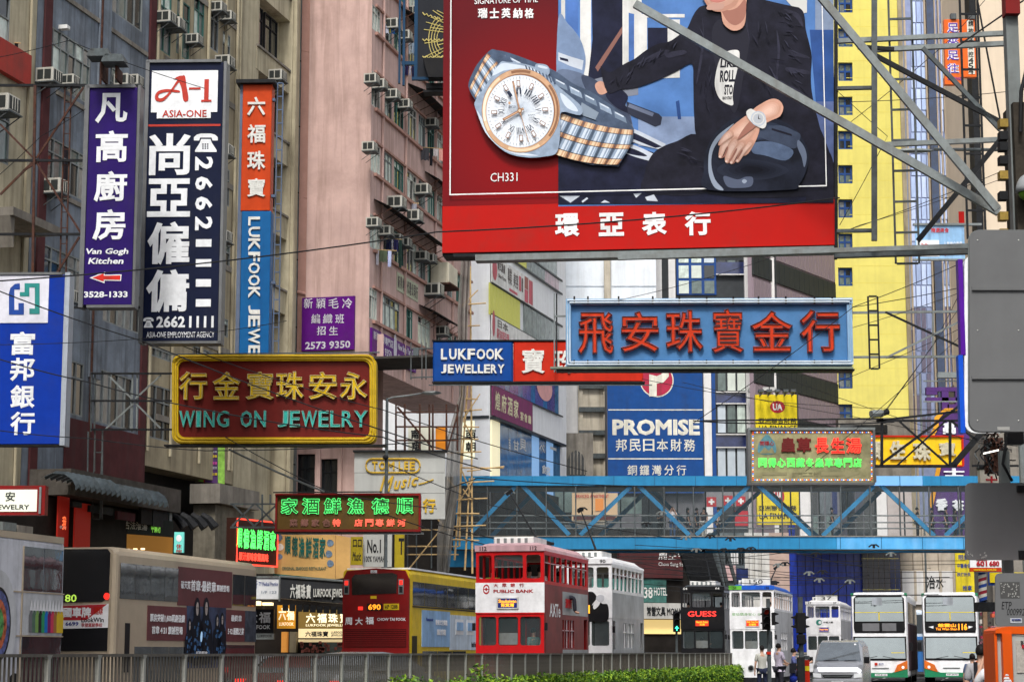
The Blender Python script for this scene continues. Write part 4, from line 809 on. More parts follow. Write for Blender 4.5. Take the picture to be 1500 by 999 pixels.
# ------------------------- the printed watch
mb = MB(); lay[0] = 0
def y_(): lay[0] += 1; return -.125-.0003*lay[0]
def z3(x, y): return Lp(640+x*.25025, y*.25025)
def w3(pts, mat, sm=True): mb.m(mat).poly([z3(*p) for p in (spline(pts, 4) if sm else pts)], y_())
wst = pr('watch_steel', (.30, .38, .50), var=.2, vs=6); wsl = pr('watch_steel_light', (.62, .70, .80), var=.1); wsd = pr('watch_steel_dark', (.07, .10, .16), var=.3, vs=5); gold = pr('rose_gold', (.62, .38, .23), var=.15, vs=6); gold2 = pr('gold_light', (.80, .62, .42), var=.1); gold3 = pr('gold_dark', (.28, .14, .08)); dial = pr('dial_white', (.82, .87, .93), var=.03); wk = pr('ink', (.02, .03, .06))
w3([(300, 330), (345, 305), (440, 325), (600, 385), (700, 430), (800, 500), (900, 545), (1000, 610), (1080, 670), (1140, 740), (1150, 790), (1050, 770), (940, 720), (850, 660), (700, 500), (500, 400), (350, 380)], wsd)
for i in range(9):
    t = i/8; x, y = 380+t*690, 320+t*t*60+t*290; w3([(x-34, y-12), (x+34, y+26), (x+44, y+62), (x-24, y+30)], wst if i % 2 else pr('steel_mid', (.18, .24, .33)), False); w3([(x-24, y-6), (x+26, y+20), (x+24, y+28), (x-26, y+2)], wsl, False)
w3([(850, 610), (950, 670), (930, 712), (835, 680)], pr('clasp', (.24, .30, .38)), False)
def grid(c00, c10, c01, c11, b0, b1, n, cols, wts):      # bracelet links between two bowed edges
    tot = sum(wts); v0 = 0
    for j, cl in enumerate(cols):
        v1 = v0+wts[j]/tot
        for i in range(n):
            for a, b, m_ in ((.02, .97, 1), (.02, .12, 2), (.30, .50, 0), (.62, .70, 0), (.86, .97, 2)):
                q = []
                for u, v in ((a, v0+.008), (b, v0+.008), (b, v1-.012), (a, v1-.012)):
                    u = (i+u)/n; bow = 4*u*(1-u)*((1-v)*b0+v*b1); q.append(((c00[0]*(1-u)+c10[0]*u)*(1-v)+(c01[0]*(1-u)+c11[0]*u)*v + 26*math.sin(math.pi*v)*u**6, (c00[1]*(1-u)+c10[1]*u)*(1-v)+(c01[1]*(1-u)+c11[1]*u)*v+bow))
                w3(q, cl[m_], False)
        v0 = v1
w3([(700, 650), (850, 690), (1000, 745), (1155, 760), (1150, 830), (1065, 985), (900, 975), (750, 930), (600, 885)], wsd, False)
Gt, St = (gold2, gold, gold3), (wsl, wst, pr('link_shadow', (.10, .14, .20)))
grid((725, 668), (1152, 770), (610, 885), (1062, 978), 20, 26, 6, [Gt, St, Gt, St, Gt], (1.1, 2, .9, 2, 1.2))
w3([(190, 520), (215, 440), (250, 380), (310, 315), (345, 305), (400, 340), (450, 400), (300, 560), (262, 600), (235, 605)], wsd)
grid((196, 530), (300, 325), (262, 640), (372, 440), -4, -6, 4, [Gt, St, Gt, St, Gt], (1.1, 2, .9, 2, 1.2))
case = [(420, 380), (500, 388), (600, 420), (690, 500), (760, 560), (850, 640), (840, 690), (735, 672), (728, 760), (710, 900), (640, 930), (520, 935), (400, 900), (300, 800), (232, 650), (235, 600), (290, 520), (340, 440), (380, 380)]
w3(case, wst); w3([(330, 460), (380, 390), (470, 395), (560, 415), (640, 460), (560, 440), (470, 425), (400, 430)], wsl); w3([(730, 560), (800, 620), (830, 668), (770, 650), (735, 600)], wsl); w3([(240, 660), (290, 790), (380, 880), (480, 920), (600, 925), (500, 905), (400, 860), (310, 770)], wsl)
w3([(590, 390), (650, 400), (665, 440), (640, 465), (600, 440), (580, 415)], wst); w3([(600, 398), (645, 408), (650, 420), (602, 412)], wsl)
for i in range(9): x = 520+i*20; w3([(x, 398+i*9), (x+8, 400+i*9), (x+20, 430+i*10), (x+10, 430+i*10)], wsd, False)
def ring(rx, ry, mat, cx=497, cy=664, a0=0, a1=360, n=48): mb.m(mat).poly([z3(cx+rx*math.cos(R(a0+(a1-a0)*i/n)), cy+ry*math.sin(R(a0+(a1-a0)*i/n))) for i in range(n)], y_())
ring(228, 245, gold3); ring(226, 243, gold)
for a0, a1, m_ in ((150, 235, gold2), (165, 215, pr('gold_glint', (.95, .82, .66))), (320, 400, gold3), (60, 110, gold2), (255, 285, gold3)): mb.m(m_).poly([z3(497+222*math.cos(R(a)), 664+238*math.sin(R(a))) for a in [a0+(a1-a0)*j/12 for j in range(13)]]+[z3(497+205*math.cos(R(a)), 664+220*math.sin(R(a))) for a in [a1-(a1-a0)*j/12 for j in range(13)]], y_())
ring(203, 218, gold3, 495, 667); ring(208, 222, gold, 498, 664); ring(200, 215, gold3); ring(197, 211, wsl, 492, 668); ring(193, 207, dial, 492, 668)
def pc(r, a, k=1.07): return (492+r*math.cos(R(a)), 668+r*k*math.sin(R(a)))
def spoke(a, r0, r1, wd, mat):
    (x0, y0), (x1, y1) = pc(r0, a), pc(r1, a); d = math.hypot(x1-x0, y1-y0); nx, ny = -(y1-y0)/d*wd/2, (x1-x0)/d*wd/2; w3([(x0-nx, y0-ny), (x1-nx, y1-ny), (x1+nx, y1+ny), (x0+nx, y0+ny)], mat, False)
dg = pr('dial_line', (.52, .60, .70))
for i in range(60): spoke(i*6+2, 20, 92, 1.6, dg)
for i in range(60): spoke(i*6, 176, 188, 3.0 if i % 5 == 0 else 1.6, wk)
for i in range(48): spoke(i*7.5, 128, 158, 2.6, pr('dial_soft', (.68, .74, .82)))
for i in range(12):
    a = i*30-93; spoke(a, 132, 166, 20, gold3); spoke(a, 136, 162, 13, dial)
    (x, y) = pc(108, a); n = ['II', 'III', 'IIII', 'V', 'VI', 'VII', 'VIII', 'IX', 'X', 'XI', 'XII', 'I'][i]
    yn = y_(); ph = R(a+90); vs_, fs_, a0, a1, c0_, c1_ = txm(n, .01); wN, hN = len(n)*9+10, 36
    q = []
    for v in vs_:
        lx, ly = ((v[0]-a0)/(a1-a0)-.5)*wN, -((v[1]-c0_)/(c1_-c0_)-.5)*hN; X_, Z_ = z3(x+lx*math.cos(ph)-ly*math.sin(ph), y+lx*math.sin(ph)+ly*math.cos(ph)); q.append((X_, yn, Z_))
    mb.m(wk).add(q, fs_)
def hand(a, r, wd, back=25): spoke(a, -back, r, wd, gold3); spoke(a, -back, r-6, wd*.5, gold)

hand(153, 110, 14); hand(-104, 165, 10); hand(73, 178, 4, 60); ring(14, 15, gold3, 492, 668, n=14); ring(8, 9, gold2, 492, 668, n=12)
ring(7, 9, gold, 432, 624, n=10)
for t_, x0, y0, x1, y1 in (('ENICAR', 428, 640, 470, 655), ('AUTOMATIC', 540, 690, 585, 698), ('21 JEWELS', 545, 705, 582, 712)):
    (a, d), (b, c) = z3(x0, y0), z3(x1, y1); mb.m(wk).text(t_, a, b, c, d, y_(), bold=.01)
B.part('watch_print', mb)
# white rule and lettering
wl_ = paint('print_rule_white', (.85, .85, .85), streak=0)
mb = MB(wl_); xa, xb, zb_ = Lp(660, 150)[0], Lp(1206.5, 150)[0], Lp(660, 288)[1]; t_ = .022
mb.box(xa, xa+t_*1.3, -.119, -.116, zb_, bzt); mb.box(xb, xb+t_, -.119, -.116, zb_, bzt); mb.box(xa+t_*1.3+.001, xb-.001, -.119, -.116, zb_, zb_+t_*1.3)
B.part('white_rule', mb)
B.prints('lettering', [('SIGNATURE OF TIME', 695, -3, 788, 5.5, wl_), ('CH331', 718.5, 253.5, 758, 266, wl_, dict(bold=.0))] + [(c_, 700+i*17.1, 12.5, 714+i*17.1, 27.5, wl_, dict(bold=.045)) for i, c_ in enumerate('瑞士英納格')], y=-.045)
B.chars('環亞表行', [(813, 313, 849, 347), (877, 312, 914, 346), (940, 311, 977, 345), (1003, 310, 1041, 345)], wl_, -.035, .012, .045)
# bolts along the lower edge, gantry beams
beam = galv
def bar(t, name, mat, p0, p1, w, y0=0., y1=None, dpt=.12, parent=None):    # straight member between two pixels
    (x0, z0), (x1, z1) = t.l(*p0, y0), t.l(*p1, y0 if y1 is None else y1); ya, yb_ = y0, (y0 if y1 is None else y1)
    a, b = Vector((x0, ya, z0)), Vector((x1, yb_, z1)); d = (b-a); L = d.length; d.normalize(); n = Vector((-d.z, 0, d.x)); n.normalize(); n = n*w/2; q = Vector((0, dpt, 0))
    vs = [a-n, b-n, b-n+q, a-n+q, a+n, b+n, b+n+q, a+n+q]
    mb = MB(mat).add([tuple(v) for v in vs], [(3, 2, 1, 0), (4, 5, 6, 7), (0, 1, 5, 4), (1, 2, 6, 5), (2, 3, 7, 6), (3, 0, 4, 7)])
    return t.part(name, mb, parent)
G = T('sign_gantry', 'grey steel gantry of diagonal struts holding the huge red billboard, running to the right post', 'gantry', 660, 378, 44.6, -.107)
bar(G, 'bottom_beam', galv, (696, 377.5), (1222, 365), .14, 0, None, .35); bar(G, 'bottom_beam', galv, (905, 377), (1420, 360), .10, -.25, None, .12); bar(G, 'bottom_beam', steel, (1222, 373), (1422, 367), .12, .2, None, .2)
bar(G, 'under_tray', dark, (664, 374), (900, 373), .07, .1, None, .5); bar(G, 'frame_post', dark, (1225, 377), (1225, -60), .07, .3, None, .3)
bar(G, 'frame_post', steel, (1281, 352), (1281, -60), .12, -.1, None, .12); bar(G, 'top_strut', galv, (1222, 60), (1478, 48), .10, .5, None, .12); bar(G, 'top_strut', galv, (1270, 73), (1478, 63), .10, .3, None, .12)
for y in (129, 338): bar(G, 'stub_beam', steel, (1226, y), (1280, y-1), .07, .2)
bar(G, 'mid_strut', galv, (1284, 212), (1465, 204), .10, .1, None, .12)
for a_, b_, w_, y0_, y1_ in (((930, 5), (1464, 310), .17, -1.2, -1.2), ((1190, -20), (1462, 306), .16, -1.6, -1.6)): bar(G, 'diagonal_strut', galv, a_, b_, w_, y0_, y1_, .14)
for a_, b_, w_ in (((1258, 68), (1465, 178), .10), ((1352, 70), (1466, 190), .09), ((1345, 352), (1465, 205), .11), ((1402, 68), (1500, 0), .02), ((1258, 68), (1310, 72), .08)): bar(G, 'cross_strut', dark if w_ != .09 else steel, a_, b_, w_, .0, .0, .1)
def ladder(t, x0, x1, y0, y1, n, y=0., m=dark, w=.045):
    mb = MB(m); a, b, c, d = t.rc(x0, y0, x1, y1, y)
    mb.box(a-w/2, a+w/2, y, y+w, c, d); mb.box(b-w/2, b+w/2, y, y+w, c, d)
    for i in range(n): z = d-(d-c)*i/(n-1); mb.box(a+w/2, b-w/2, y, y+w, z-w/2, z+w/2)
    return t.part('ladder', mb)
ladder(G, 1306, 1340, -60, 386, 11, .6, steel); 
L2_ = T('ladder', 'tall thin steel ladder hanging beside the orange neon sign at right', 'ladder', 1410, 350, 60, 0); ladder(L2_, 1411, 1437, -60, 350, 11, 0, dark, .06)
L3_ = T('ladder', 'short black ladder right of the big blue jewelry sign', 'ladder', 1273, 540, 62, 0); ladder(L3_, 1273, 1287, 434, 540, 6, 0, dark, .05)
# ================================================================ HANGING SIGNS
fr_ = paint('sign_frame', (.16, .165, .17), rough=.4, metal=.3)
SG = 'signs hung over the street'
def truss(t, x0, x1, ys, y=.1, m=None, w=.07, braces=(), name='bracket_frame'):
    m = m or rust
    for yy in ys: bar(t, 'bracket_bar', m, (x0, yy), (x1, yy-.0), w, y, None, w)
    for a_, b_ in braces: bar(t, 'bracket_brace', m, a_, b_, w*.75, y+.09, None, w*.7)
# bank sign
s = T('hanging_sign', 'royal blue bank sign with white-square emblem, cut by the left edge of the picture', 'sign', 0, 650, 50, -.03)
s.bx('box', paint('bank_blue', (.004, .035, .32), streak=.05), -40, 403, 91, 650, 0, .35); s.bx('side_frame', paint('pale_frame', (.42, .46, .52), metal=.2), 91.2, 399, 98.5, 652, -.06, .42); s.bx('top_frame', fr_, -40, 399, 91, 402.6, -.05, .42); s.bx('bottom_frame', dark, -40, 650.5, 91, 653, .02, .4)
s.bx('emblem_tile', paint('emblem_white', (.72, .72, .80), streak=.05), -3, 404, 71, 473, -.02, -.001)
eb = paint('emblem_blue', (.02, .07, .33)); eg = paint('emblem_green', (.03, .28, .26)); mb = MB(eb)
mb.poly([s.l(*p, -.03) for p in ((13, 461), (35, 461), (35, 444), (27, 444), (27, 454), (21, 454), (21, 424), (29, 424), (29, 415), (22, 416), (15, 422), (13, 430))], -.03)
for q in ([(36, 415), (58, 415), (58, 460), (43, 460), (43, 452), (51, 452), (51, 421), (43, 421), (43, 434), (36, 434)], [(29, 428), (36, 428), (36, 434), (29, 434)]): mb.m(eg).poly([s.l(*p, -.03) for p in q], -.03)
s.part('emblem', mb); wsig = paint('sign_white', (.82, .84, .86), streak=.08)
s.prints('lettering', [(c_, 15, y0, 51, y0+34, wsig, dict(bold=.035)) for c_, y0 in zip('富邦銀行', (486, 524, 564, 603))], y=-.01)
# purple kitchen sign
s = T('hanging_sign', 'narrow deep-purple restaurant sign with a red arrow and twin floodlights on top', 'sign', 122, 448, 56, -.03)
s.bx('box', paint('deep_purple', (.022, .007, .115), streak=.03), 127, 129, 197, 446, 0, .4)
for a, b, c, d in ((119.5, 126, 126, 452), (197.5, 126, 201.5, 452)): s.bx('side_frame', fr_, a, 125, c, 450, -.06, .45)
s.bx('top_frame', fr_, 126.5, 124, 197, 128.5, -.06, .45); s.bx('bottom_frame', fr_, 126.5, 446.5, 197, 450.5, -.06, .45)
for c_, y0, y1, x0, x1 in (('凡', 137, 181, 140, 187), ('高', 192, 238, 140, 187), ('廚', 251, 296, 138, 186), ('房', 307, 352, 136, 184)): s.chars([c_], [(x0, y0, x1, y1)], wsig, -.001, .02, .032)
s.prints('lettering', [('Van Gogh', 126, 364, 188, 375, wsig, dict(bold=.035, shear=.15)), ('Kitchen', 129, 378, 181, 387, wsig, dict(bold=.035, shear=.15)), ('3528-1333', 123, 427, 187, 436, wsig, dict(bold=.04))], y=-.01)
mb = MB(wsig).poly([s.l(*p, -.02) for p in ((131, 407), (154, 398), (153, 402.5), (178, 402), (177, 411.5), (153, 411), (153, 415))], -.012); mb.m(paint('arrow_red', (.7, .03, .02))).poly([s.l(*p, -.02) for p in ((135, 407), (152, 400.5), (152, 404), (176.5, 403.5), (176, 410), (152, 409.5), (152, 412.5))], -.018); s.part('arrow', mb)
for x, y in ((139, 86), (160, 94)):
    mb = MB(steel); a, b, c, d = s.rc(x, y, x+33, y+11); mb.prism([(a, c), (b, c), (b-.05, d-.02), (b-.2, d), (a+.12, d), (a+.03, (c+d)/2)], -1.0, -.35); s.part('floodlight', mb)
    xx = s.l(x+17, 110)[0]; s.part('lamp_bracket', MB(rust).box(xx-.03, xx+.03, -.6, .1, s.l(x, 124)[1], c-.01))
# truss at upper left
s = T('sign_bracket', 'rusty triangulated steel bracket carrying the purple sign from the left building', 'bracket', 0, 450, 56.5, -.03)
for y, m in ((125, dark), (235, dark), (343, dark), (450, dark)): bar(s, 'rail', m, (-30, y), (128 if y < 445 else 205, y), .07, .1, None, .07)
bar(s, 'post', rust, (51, 125), (47, 450), .07, .0, None, .07); bar(s, 'post', rust, (95, 128), (86, 450), .035, .2, None, .05); bar(s, 'post', rust, (104, 128), (95, 450), .035, .2, None, .05)
for i in range(13): y = 150+i*23; bar(s, 'rung', rust, (93.5-i*.5, y), (103.5-i*.5, y), .02, .22, None, .03)
for a_, b_ in (((0, 182), (47, 230)), ((122, 128), (53, 232)), ((47, 238), (0, 285)), ((53, 238), (118, 341)), ((116, 347), (52, 450)), ((0, 408), (40, 450)), ((34, 250), (60, 234))): bar(s, 'brace', rust, a_, b_, .055, .11, None, .05)
# tall employment sign
s = T('hanging_sign', 'tall midnight-blue employment agency sign with white characters and phone number', 'sign', 206, 502, 59, -.03)
s.bx('box', paint('midnight_blue', (.007, .011, .035), streak=.03), 214, 92, 323, 499, 0, .5)
for a, c in ((208, 213.5), (323.5, 327.5)): s.bx('side_frame', fr_, a, 90, c, 502, -.07, .55)
s.bx('top_frame', fr_, 214, 87.5, 323, 91.5, -.07, .55); s.bx('bottom_frame', fr_, 214, 499.5, 323, 503, -.07, .55)
a, b, c, d = s.rc(222, 104, 319, 165); s.part('white_plate', MB(wsig).prism([(a, c), (b, c), (b, d), (a, d)], -.02, -.002)); a, b, c, d = s.rc(230, 159, 309, 174); s.part('name_plate', MB(wsig).prism([(a, c), (b, c), (b, d), (a, d)], -.03, -.022))
ared = paint('brick_red_print', (.50, .05, .035), streak=.05)
mb = MB(ared)
sp1 = lambda pts: [s.l(*p, -.03) for p in spline(pts, 4)]
mb.poly(sp1([(266, 112), (271, 112), (273, 125), (276, 146), (269, 148), (266, 130), (262, 118)]), -.035)
mb.poly(sp1([(254, 117), (262, 112), (268, 113), (258, 126), (248, 140), (238, 149), (229, 148), (227, 141), (232, 134), (244, 131), (262, 133), (262, 136), (246, 135), (234, 138), (232, 143), (238, 144), (248, 135), (257, 122), (260, 116)]), -.037)
a, b, c, d = s.rc(277, 129, 294, 132); mb.box(a, b, -.036, -.034, c, d); a, b, c, d = s.rc(298, 117, 307, 150); mb.box(a+.03, b-.02, -.036, -.034, c, d); a, b, c, d = s.rc(295, 147, 310, 150); mb.box(a, b, -.0375, -.0365, c, d)
mb.text('ASIA-ONE', *s.rc(238, 162, 303, 172.5), -.04, bold=.02); a, b, c, d = s.rc(214, 182.5, 323, 185.5); mb.box(a, b, -.01, -.001, c, d); s.part('red_lettering', mb)
for c_, y0, y1, x0, x1 in (('尚', 196, 257, 218, 279), ('亞', 262, 318, 216, 279), ('僱', 325, 388, 216, 278), ('傭', 395, 458, 214, 277)): s.chars([c_], [(x0, y0, x1, y1)], wsig, -.001, .02, .035)
for i, c_ in enumerate('26621111'): y0 = 230+i*29.2; s.chars([c_], [(286, y0, 312-i*.3, y0+20) if i < 4 else (287, y0+4, 311-i*.3, y0+15)], wsig, -.001, .02, .04 if i < 4 else .025, rot=1, name='digit')
def phone(t, x, y, w, h, mat, y0):
    mb = MB(mat); Q = lambda pts: mb.poly([t.l(x+w*a, y+h*b, y0) for a, b in pts], y0)
    Q([(0, .38), (0, .2), (.12, .06), (.3, 0), (.7, 0), (.88, .06), (1, .2), (1, .38), (.78, .38), (.74, .22), (.26, .22), (.22, .38)]); Q([(.3, .3), (.7, .3), (.75, .5), (.95, .9), (.95, 1), (.05, 1), (.05, .9), (.25, .5)])
    mb.m(MC['midnight_blue']); yy = y0-.004
    for i in range(3):
        for j in range(3): a, c = t.l(x+w*(.38+.1*i), y+h*(.58+.11*j), yy); k = w*.03*t.o.y/FL; mb.box(a-k, a+k, yy-.001, yy, c-k, c+k)
    t.part('telephone_symbol', mb)
phone(s, 284, 196, 35, 27, wsig, -.012); phone(s, 210, 465, 15, 15, wsig, -.012)
s.prints('lettering', [('2662', 229, 463, 271, 480, wsig, dict(bold=.04)), ('1111', 277, 463, 313, 480, wsig, dict(bold=.04)), ('ASIA-ONE EMPLOYMENT AGENCY', 214.5, 486, 314, 494.5, wsig, dict(bold=.005))], y=-.01)
# orange and blue vertical sign
s = T('hanging_sign', 'slim vertical jewellery sign, orange above and blue below, with peeling raised letters', 'sign', 352, 518, 71, -.03)
orange = paint('weathered_orange', (.52, .055, .010), streak=.45, dirt=(.28, .03, .01)); sblue = paint('weathered_blue', (.010, .11, .30), streak=.4, dirt=(.01, .06, .2)); lw = M('peeling_white', (.68, .68, .64), rough=.6, var=.15, vs=9, grime=.4, dirt=(.25, .24, .22))
s.bx('orange_box', orange, 354, 124, 397, 309, 0, .7, .02); s.bx('blue_box', sblue, 352, 309.5, 395, 530, 0, .7, .02); s.bx('side', paint('slate_side', (.12, .15, .22)), 348, 123, 353.7, 530, .05, .7)
a, b, c, d = s.rc(347, 118.5, 404, 123.6); s.part('cap', MB(dark).box(a, b, -.2, .8, c, d))
for c_, y0 in zip('六福珠寶', (143, 183, 222, 262)): s.chars([c_], [(362.5, y0, 389, y0+27)], lw, -.001, .06, .025)
yy = 318
for c_, h in zip('LUKFOOKJEWELLE', (17, 19, 22, 18, 20, 20, 20, 17, 21, 27, 18, 17, 17, 18)):
    if c_ == 'J': yy += 9
    s.chars([c_], [(364, yy, 381, yy+h-4)], lw, -.001, .05, .03, rot=1, name='letter'); yy += h-2.2
ladder(s, 403, 411, 122, 540, 22, .3, paint('blue_grey_steel', (.10, .14, .22)), .04)
for y in (144, 285, 412): s.bx('ladder_clip', MC['blue_grey_steel'], 397, y, 403, y+4, .1, .3)
# Wing On sign
s = T('hanging_sign', 'large red-brown jewelry sign with yellow neon border, yellow characters and teal letters', 'sign', 254, 650, 65, -.025)
wr = paint('oxblood_red', (.13, .014, .011), streak=.35, dirt=(.10, .02, .015)); wy = M('neon_yellow_paint', (.60, .40, .01), rough=.5, var=.2, vs=5, grime=.3, dirt=(.25, .16, .02)); teal = M('teal_paint', (.04, .42, .36), rough=.5, var=.2, vs=6, grime=.3, dirt=(.05, .15, .13))
def rrect(t, x0, y0, x1, y1, r, y=0., n=4):
    pts = []
    for cx, cy, a0 in ((x1-r, y0+r, 0), (x0+r, y0+r, 90), (x0+r, y1-r, 180), (x1-r, y1-r, 270)):
        for i in range(n+1): a = R(a0+90*i/n); pts.append(t.l(cx+r*math.cos(a), cy-r*math.sin(a), y))
    return pts
s.part('box', MB(wr).prism(rrect(s, 256, 522, 550, 649, 12), 0, .5))
o_ = rrect(s, 253, 520, 551, 650, 13); i_ = rrect(s, 262, 529, 542, 641, 10)
mb = MB(wy); n = len(o_)
for k in range(n):
    j = (k+1) % n; mb.q((o_[k][0], -.12, o_[k][1]), (o_[j][0], -.12, o_[j][1]), (i_[j][0], -.12, i_[j][1]), (i_[k][0], -.12, i_[k][1])); mb.q((i_[k][0], -.12, i_[k][1]), (i_[j][0], -.12, i_[j][1]), (i_[j][0], 0, i_[j][1]), (i_[k][0], 0, i_[k][1])); mb.q((o_[k][0], -.12, o_[k][1]), (o_[k][0], .5, o_[k][1]), (o_[j][0], .5, o_[j][1]), (o_[j][0], -.12, o_[j][1]))
s.part('border', mb)
tub = M('neon_tube_off', (.5, .42, .2), rough=.3)
for r_ in (2.6, 6.2): 
    q = rrect(s, 253+r_, 520+r_, 551-r_, 650-r_, 12); s.part('neon_tube', MB(M('tube_yellow', (.55, .38, .04), rough=.3)).tube([(x, -.15, z) for x, z in q]+[(q[0][0], -.15, q[0][1])], .022, 5))
for c_, x0 in zip('行金寶珠安永', (262, 311, 360, 404, 452, 497)): s.chars([c_], [(x0+1, 545, x0+42, 586)], wy, -.001, .12, .032, tube=tub)
for c_, x0, x1 in zip('WINGONJEWELRY', (263, 288, 299, 318, 353, 373, 407, 425, 442, 467, 484, 501, 519), (286, 295, 315, 336, 370, 390, 423, 440, 465, 482, 499, 518, 539)): s.chars([c_], [(x0, 602, x1, 626)], teal, -.001, .1, .022, name='letter', tube=M('tube_teal', (.25, .45, .4)))
bar(s, 'top_rail', steel, (246, 519), (556, 516), .04, -.3, None, .04); bar(s, 'bottom_rail', dark, (240, 652), (565, 652), .05, -.1, None, .5)
for y in (547, 587, 629): bar(s, 'bracket_bar', dark, (133, y), (254, y), .06, .15, None, .06)
for a_, b_ in (((158, 549), (193, 584)), ((236, 549), (198, 584)), ((196, 590), (155, 628)), ((198, 590), (235, 627))): bar(s, 'bracket_brace', galv, a_, b_, .055, .2, None, .05)
for x in (134, 139, 194, 201): bar(s, 'bracket_post', galv if x > 190 else steel, (x, 545), (x-1, 632), .05, .24, None, .05)
for x, y0, y1 in ((139, 632, 690), (150, 632, 760), (129, 632, 700)): bar(s, 'bracket_post', steel, (x, y0), (x-1, y1), .045, .24, None, .05)
ladder(s, 137, 148, 630, 760, 5, .3, steel, .035)
# purple notices on the pink building
purple = paint('violet_board', (.10, .008, .18), streak=.06); lil_ = paint('pale_lilac_print', (.62, .60, .66))
s = T('notice_board', 'square violet knitting-class notice with pale characters on the pink gable wall', 'sign', 441, 514, 88.1, -PHI)
s.bx('board', purple, 442, 435, 519, 513, 0, .12)
s.prints('lettering', [(c_, x0, y0, x0+w, y0+h, lil_, dict(bold=.015)) for c_, x0, y0, w, h in (('新', 445, 437, 13, 15), ('穎', 463, 437, 14, 15), ('毛', 481, 437, 15, 15), ('冷', 501, 437, 15, 15), ('編', 456, 460, 13, 14), ('織', 473, 460, 14, 14), ('班', 491, 460, 13, 14), ('招', 464, 478, 13, 13), ('生', 482, 478, 13, 13))] + [('2573 9350', 447, 500, 513, 511, lil_, dict(bold=.03))], y=-.01)
s = T('notice_board', 'long violet yarn-shop fascia running back along the pink building', 'sign', 536, 540, 87.7, AR)
za, zb2 = s.l(537, 480)[1], s.l(537, 516)[1]; ue = s.l(602, 540)[0]
s.part('board', MB(purple).box(.05, ue, -.25, -.12, zb2, za)); mb = MB(lil_)
k = ue/8.5
for t_, a_, b_, lo, hi in (('新穎公冷專門店', .3, 3.9, .55, .9), ('2573 9350', .9, 3.6, .1, .42), ('◆', 4.1, 4.5, .5, .9), ('New Style Yarn Co.', 4.8, 8.2, .55, .9), ('美麗冷織班招生', 4.8, 8.2, .08, .45)): mb.text(t_, a_*k, b_*k, zb2+(za-zb2)*lo, zb2+(za-zb2)*hi, -.26, bold=.02) if t_ != '◆' else mb.poly([(4.3*k+.25*math.cos(i*.7), zb2+(za-zb2)*.6+.7*math.sin(i*.7)) for i in range(9)], -.26)
s.part('lettering', mb)
# LUKFOOK horizontal
s = T('hanging_sign', 'long jewellery sign, blue at left and red at right, running behind the big blue sign', 'sign', 634, 560, 73, -.02)
ob = paint('signal_blue', (.005, .055, .26), streak=.2); orr = paint('signal_red', (.50, .025, .010), streak=.3, dirt=(.3, .02, .01))
s.bx('blue_box', ob, 634, 500, 751, 560, 0, .6, .05); s.bx('red_box', orr, 752, 500, 942, 560, 0, .6, .05)
for y in (498.5, 559.5): bar(s, 'frame_rail', dark, (633, y), (945, y), .04, -.04, None, .66)
for i, (c_, x0, x1) in enumerate(zip('LUKFOOK', (646, 658, 671, 685, 698, 712, 725), (655, 669, 684, 696, 711, 724, 738))): s.chars([c_], [(x0, 511, x1, 527)], lw, -.001, .06, .04, name='letter')
for c_, x0, x1 in zip('JEWELLERY', (646, 656, 666, 681, 691, 700, 709, 719, 729), (654, 665, 680, 690, 699, 708, 718, 728, 739)): s.chars([c_], [(x0, 534, x1, 547)], lw, -.001, .06, .04, name='letter')
s.chars('寶珠', [(764, 511, 798, 547), (811, 512, 845, 547)], lw, -.001, .06, .022)
for y in (511, 553): bar(s, 'bracket_bar', steel, (601, y), (634, y-1), .05, .2, None, .05)
for x in (602, 618, 624): bar(s, 'bracket_post', steel, (x, 502), (x, 556), .04, .22, None, .04)
bar(s, 'lower_rail', steel, (628, 564), (955, 564), .035, -.2, None, .04); s.bx('junction_box', steel, 605, 509, 613, 521, -.1, .2)
for x in (812, 815): bar(s, 'front_post', galv if x == 812 else steel, (x, 430), (x, 545), .035, -.3, None, .04)
# big blue sign
s = T('hanging_sign', 'large sky-blue jewelry sign with flaking red raised characters in a double pale-blue frame', 'sign', 828, 540, 62, -.02)
lb = paint('faded_blue', (.075, .205, .42), streak=.22, dirt=(.07, .14, .26)); rimb = paint('pale_rim_blue', (.26, .43, .64), streak=.35, dirt=(.12, .2, .25))
s.bx('box', lb, 836, 446, 1242, 528, 0, .6)
for a in ((829, 437, 1249, 445.5), (829, 528.5, 1249, 536)): s.bx('rim_rail', rimb, *a, -.14, .62)
for a in ((829, 446, 836.5, 528), (1241.5, 446, 1249, 528)): s.bx('rim_rail', rimb, *a, -.14, .62)
tb = M('white_tube', (.68, .76, .82), rough=.25)
for a in ((831.5, 440), (834.8, 443.5)):
    (x0, z0), (x1, z1) = s.l(a[0], 533+442-a[1]), s.l(2079-a[0]-1, a[1]); s.part('neon_tube', MB(tb).tube([(x0, -.18, z0), (x1, -.18, z0), (x1, -.18, z1), (x0, -.18, z1), (x0, -.18, z0)], .025, 5))
rr = M('flaking_red', (.56, .045, .014), rough=.6, var=.25, vs=6, grime=.35, dirt=(.20, .025, .012)); dt = M('dark_tube', (.12, .05, .05), rough=.4)
for c_, a in zip('飛安珠寶金行', ((846, 458, 899, 520), (909, 457, 965, 517), (975, 455, 1030, 517), (1042, 453, 1089, 518), (1099, 456, 1161, 516), (1171, 454, 1230, 517))): s.chars([c_], [a], rr, -.001, .14, .034, tube=dt, res=3)
bar(s, 'bottom_rail', M('mossy_steel', (.20, .24, .19), metal=.2, grime=.5, dirt=(.08, .06, .03)), (806, 538.5), (1250, 538.5), .06, -.2, None, .3); bar(s, 'under_rail', dark, (815, 541.5), (1252, 541.5), .05, .0, None, .6)
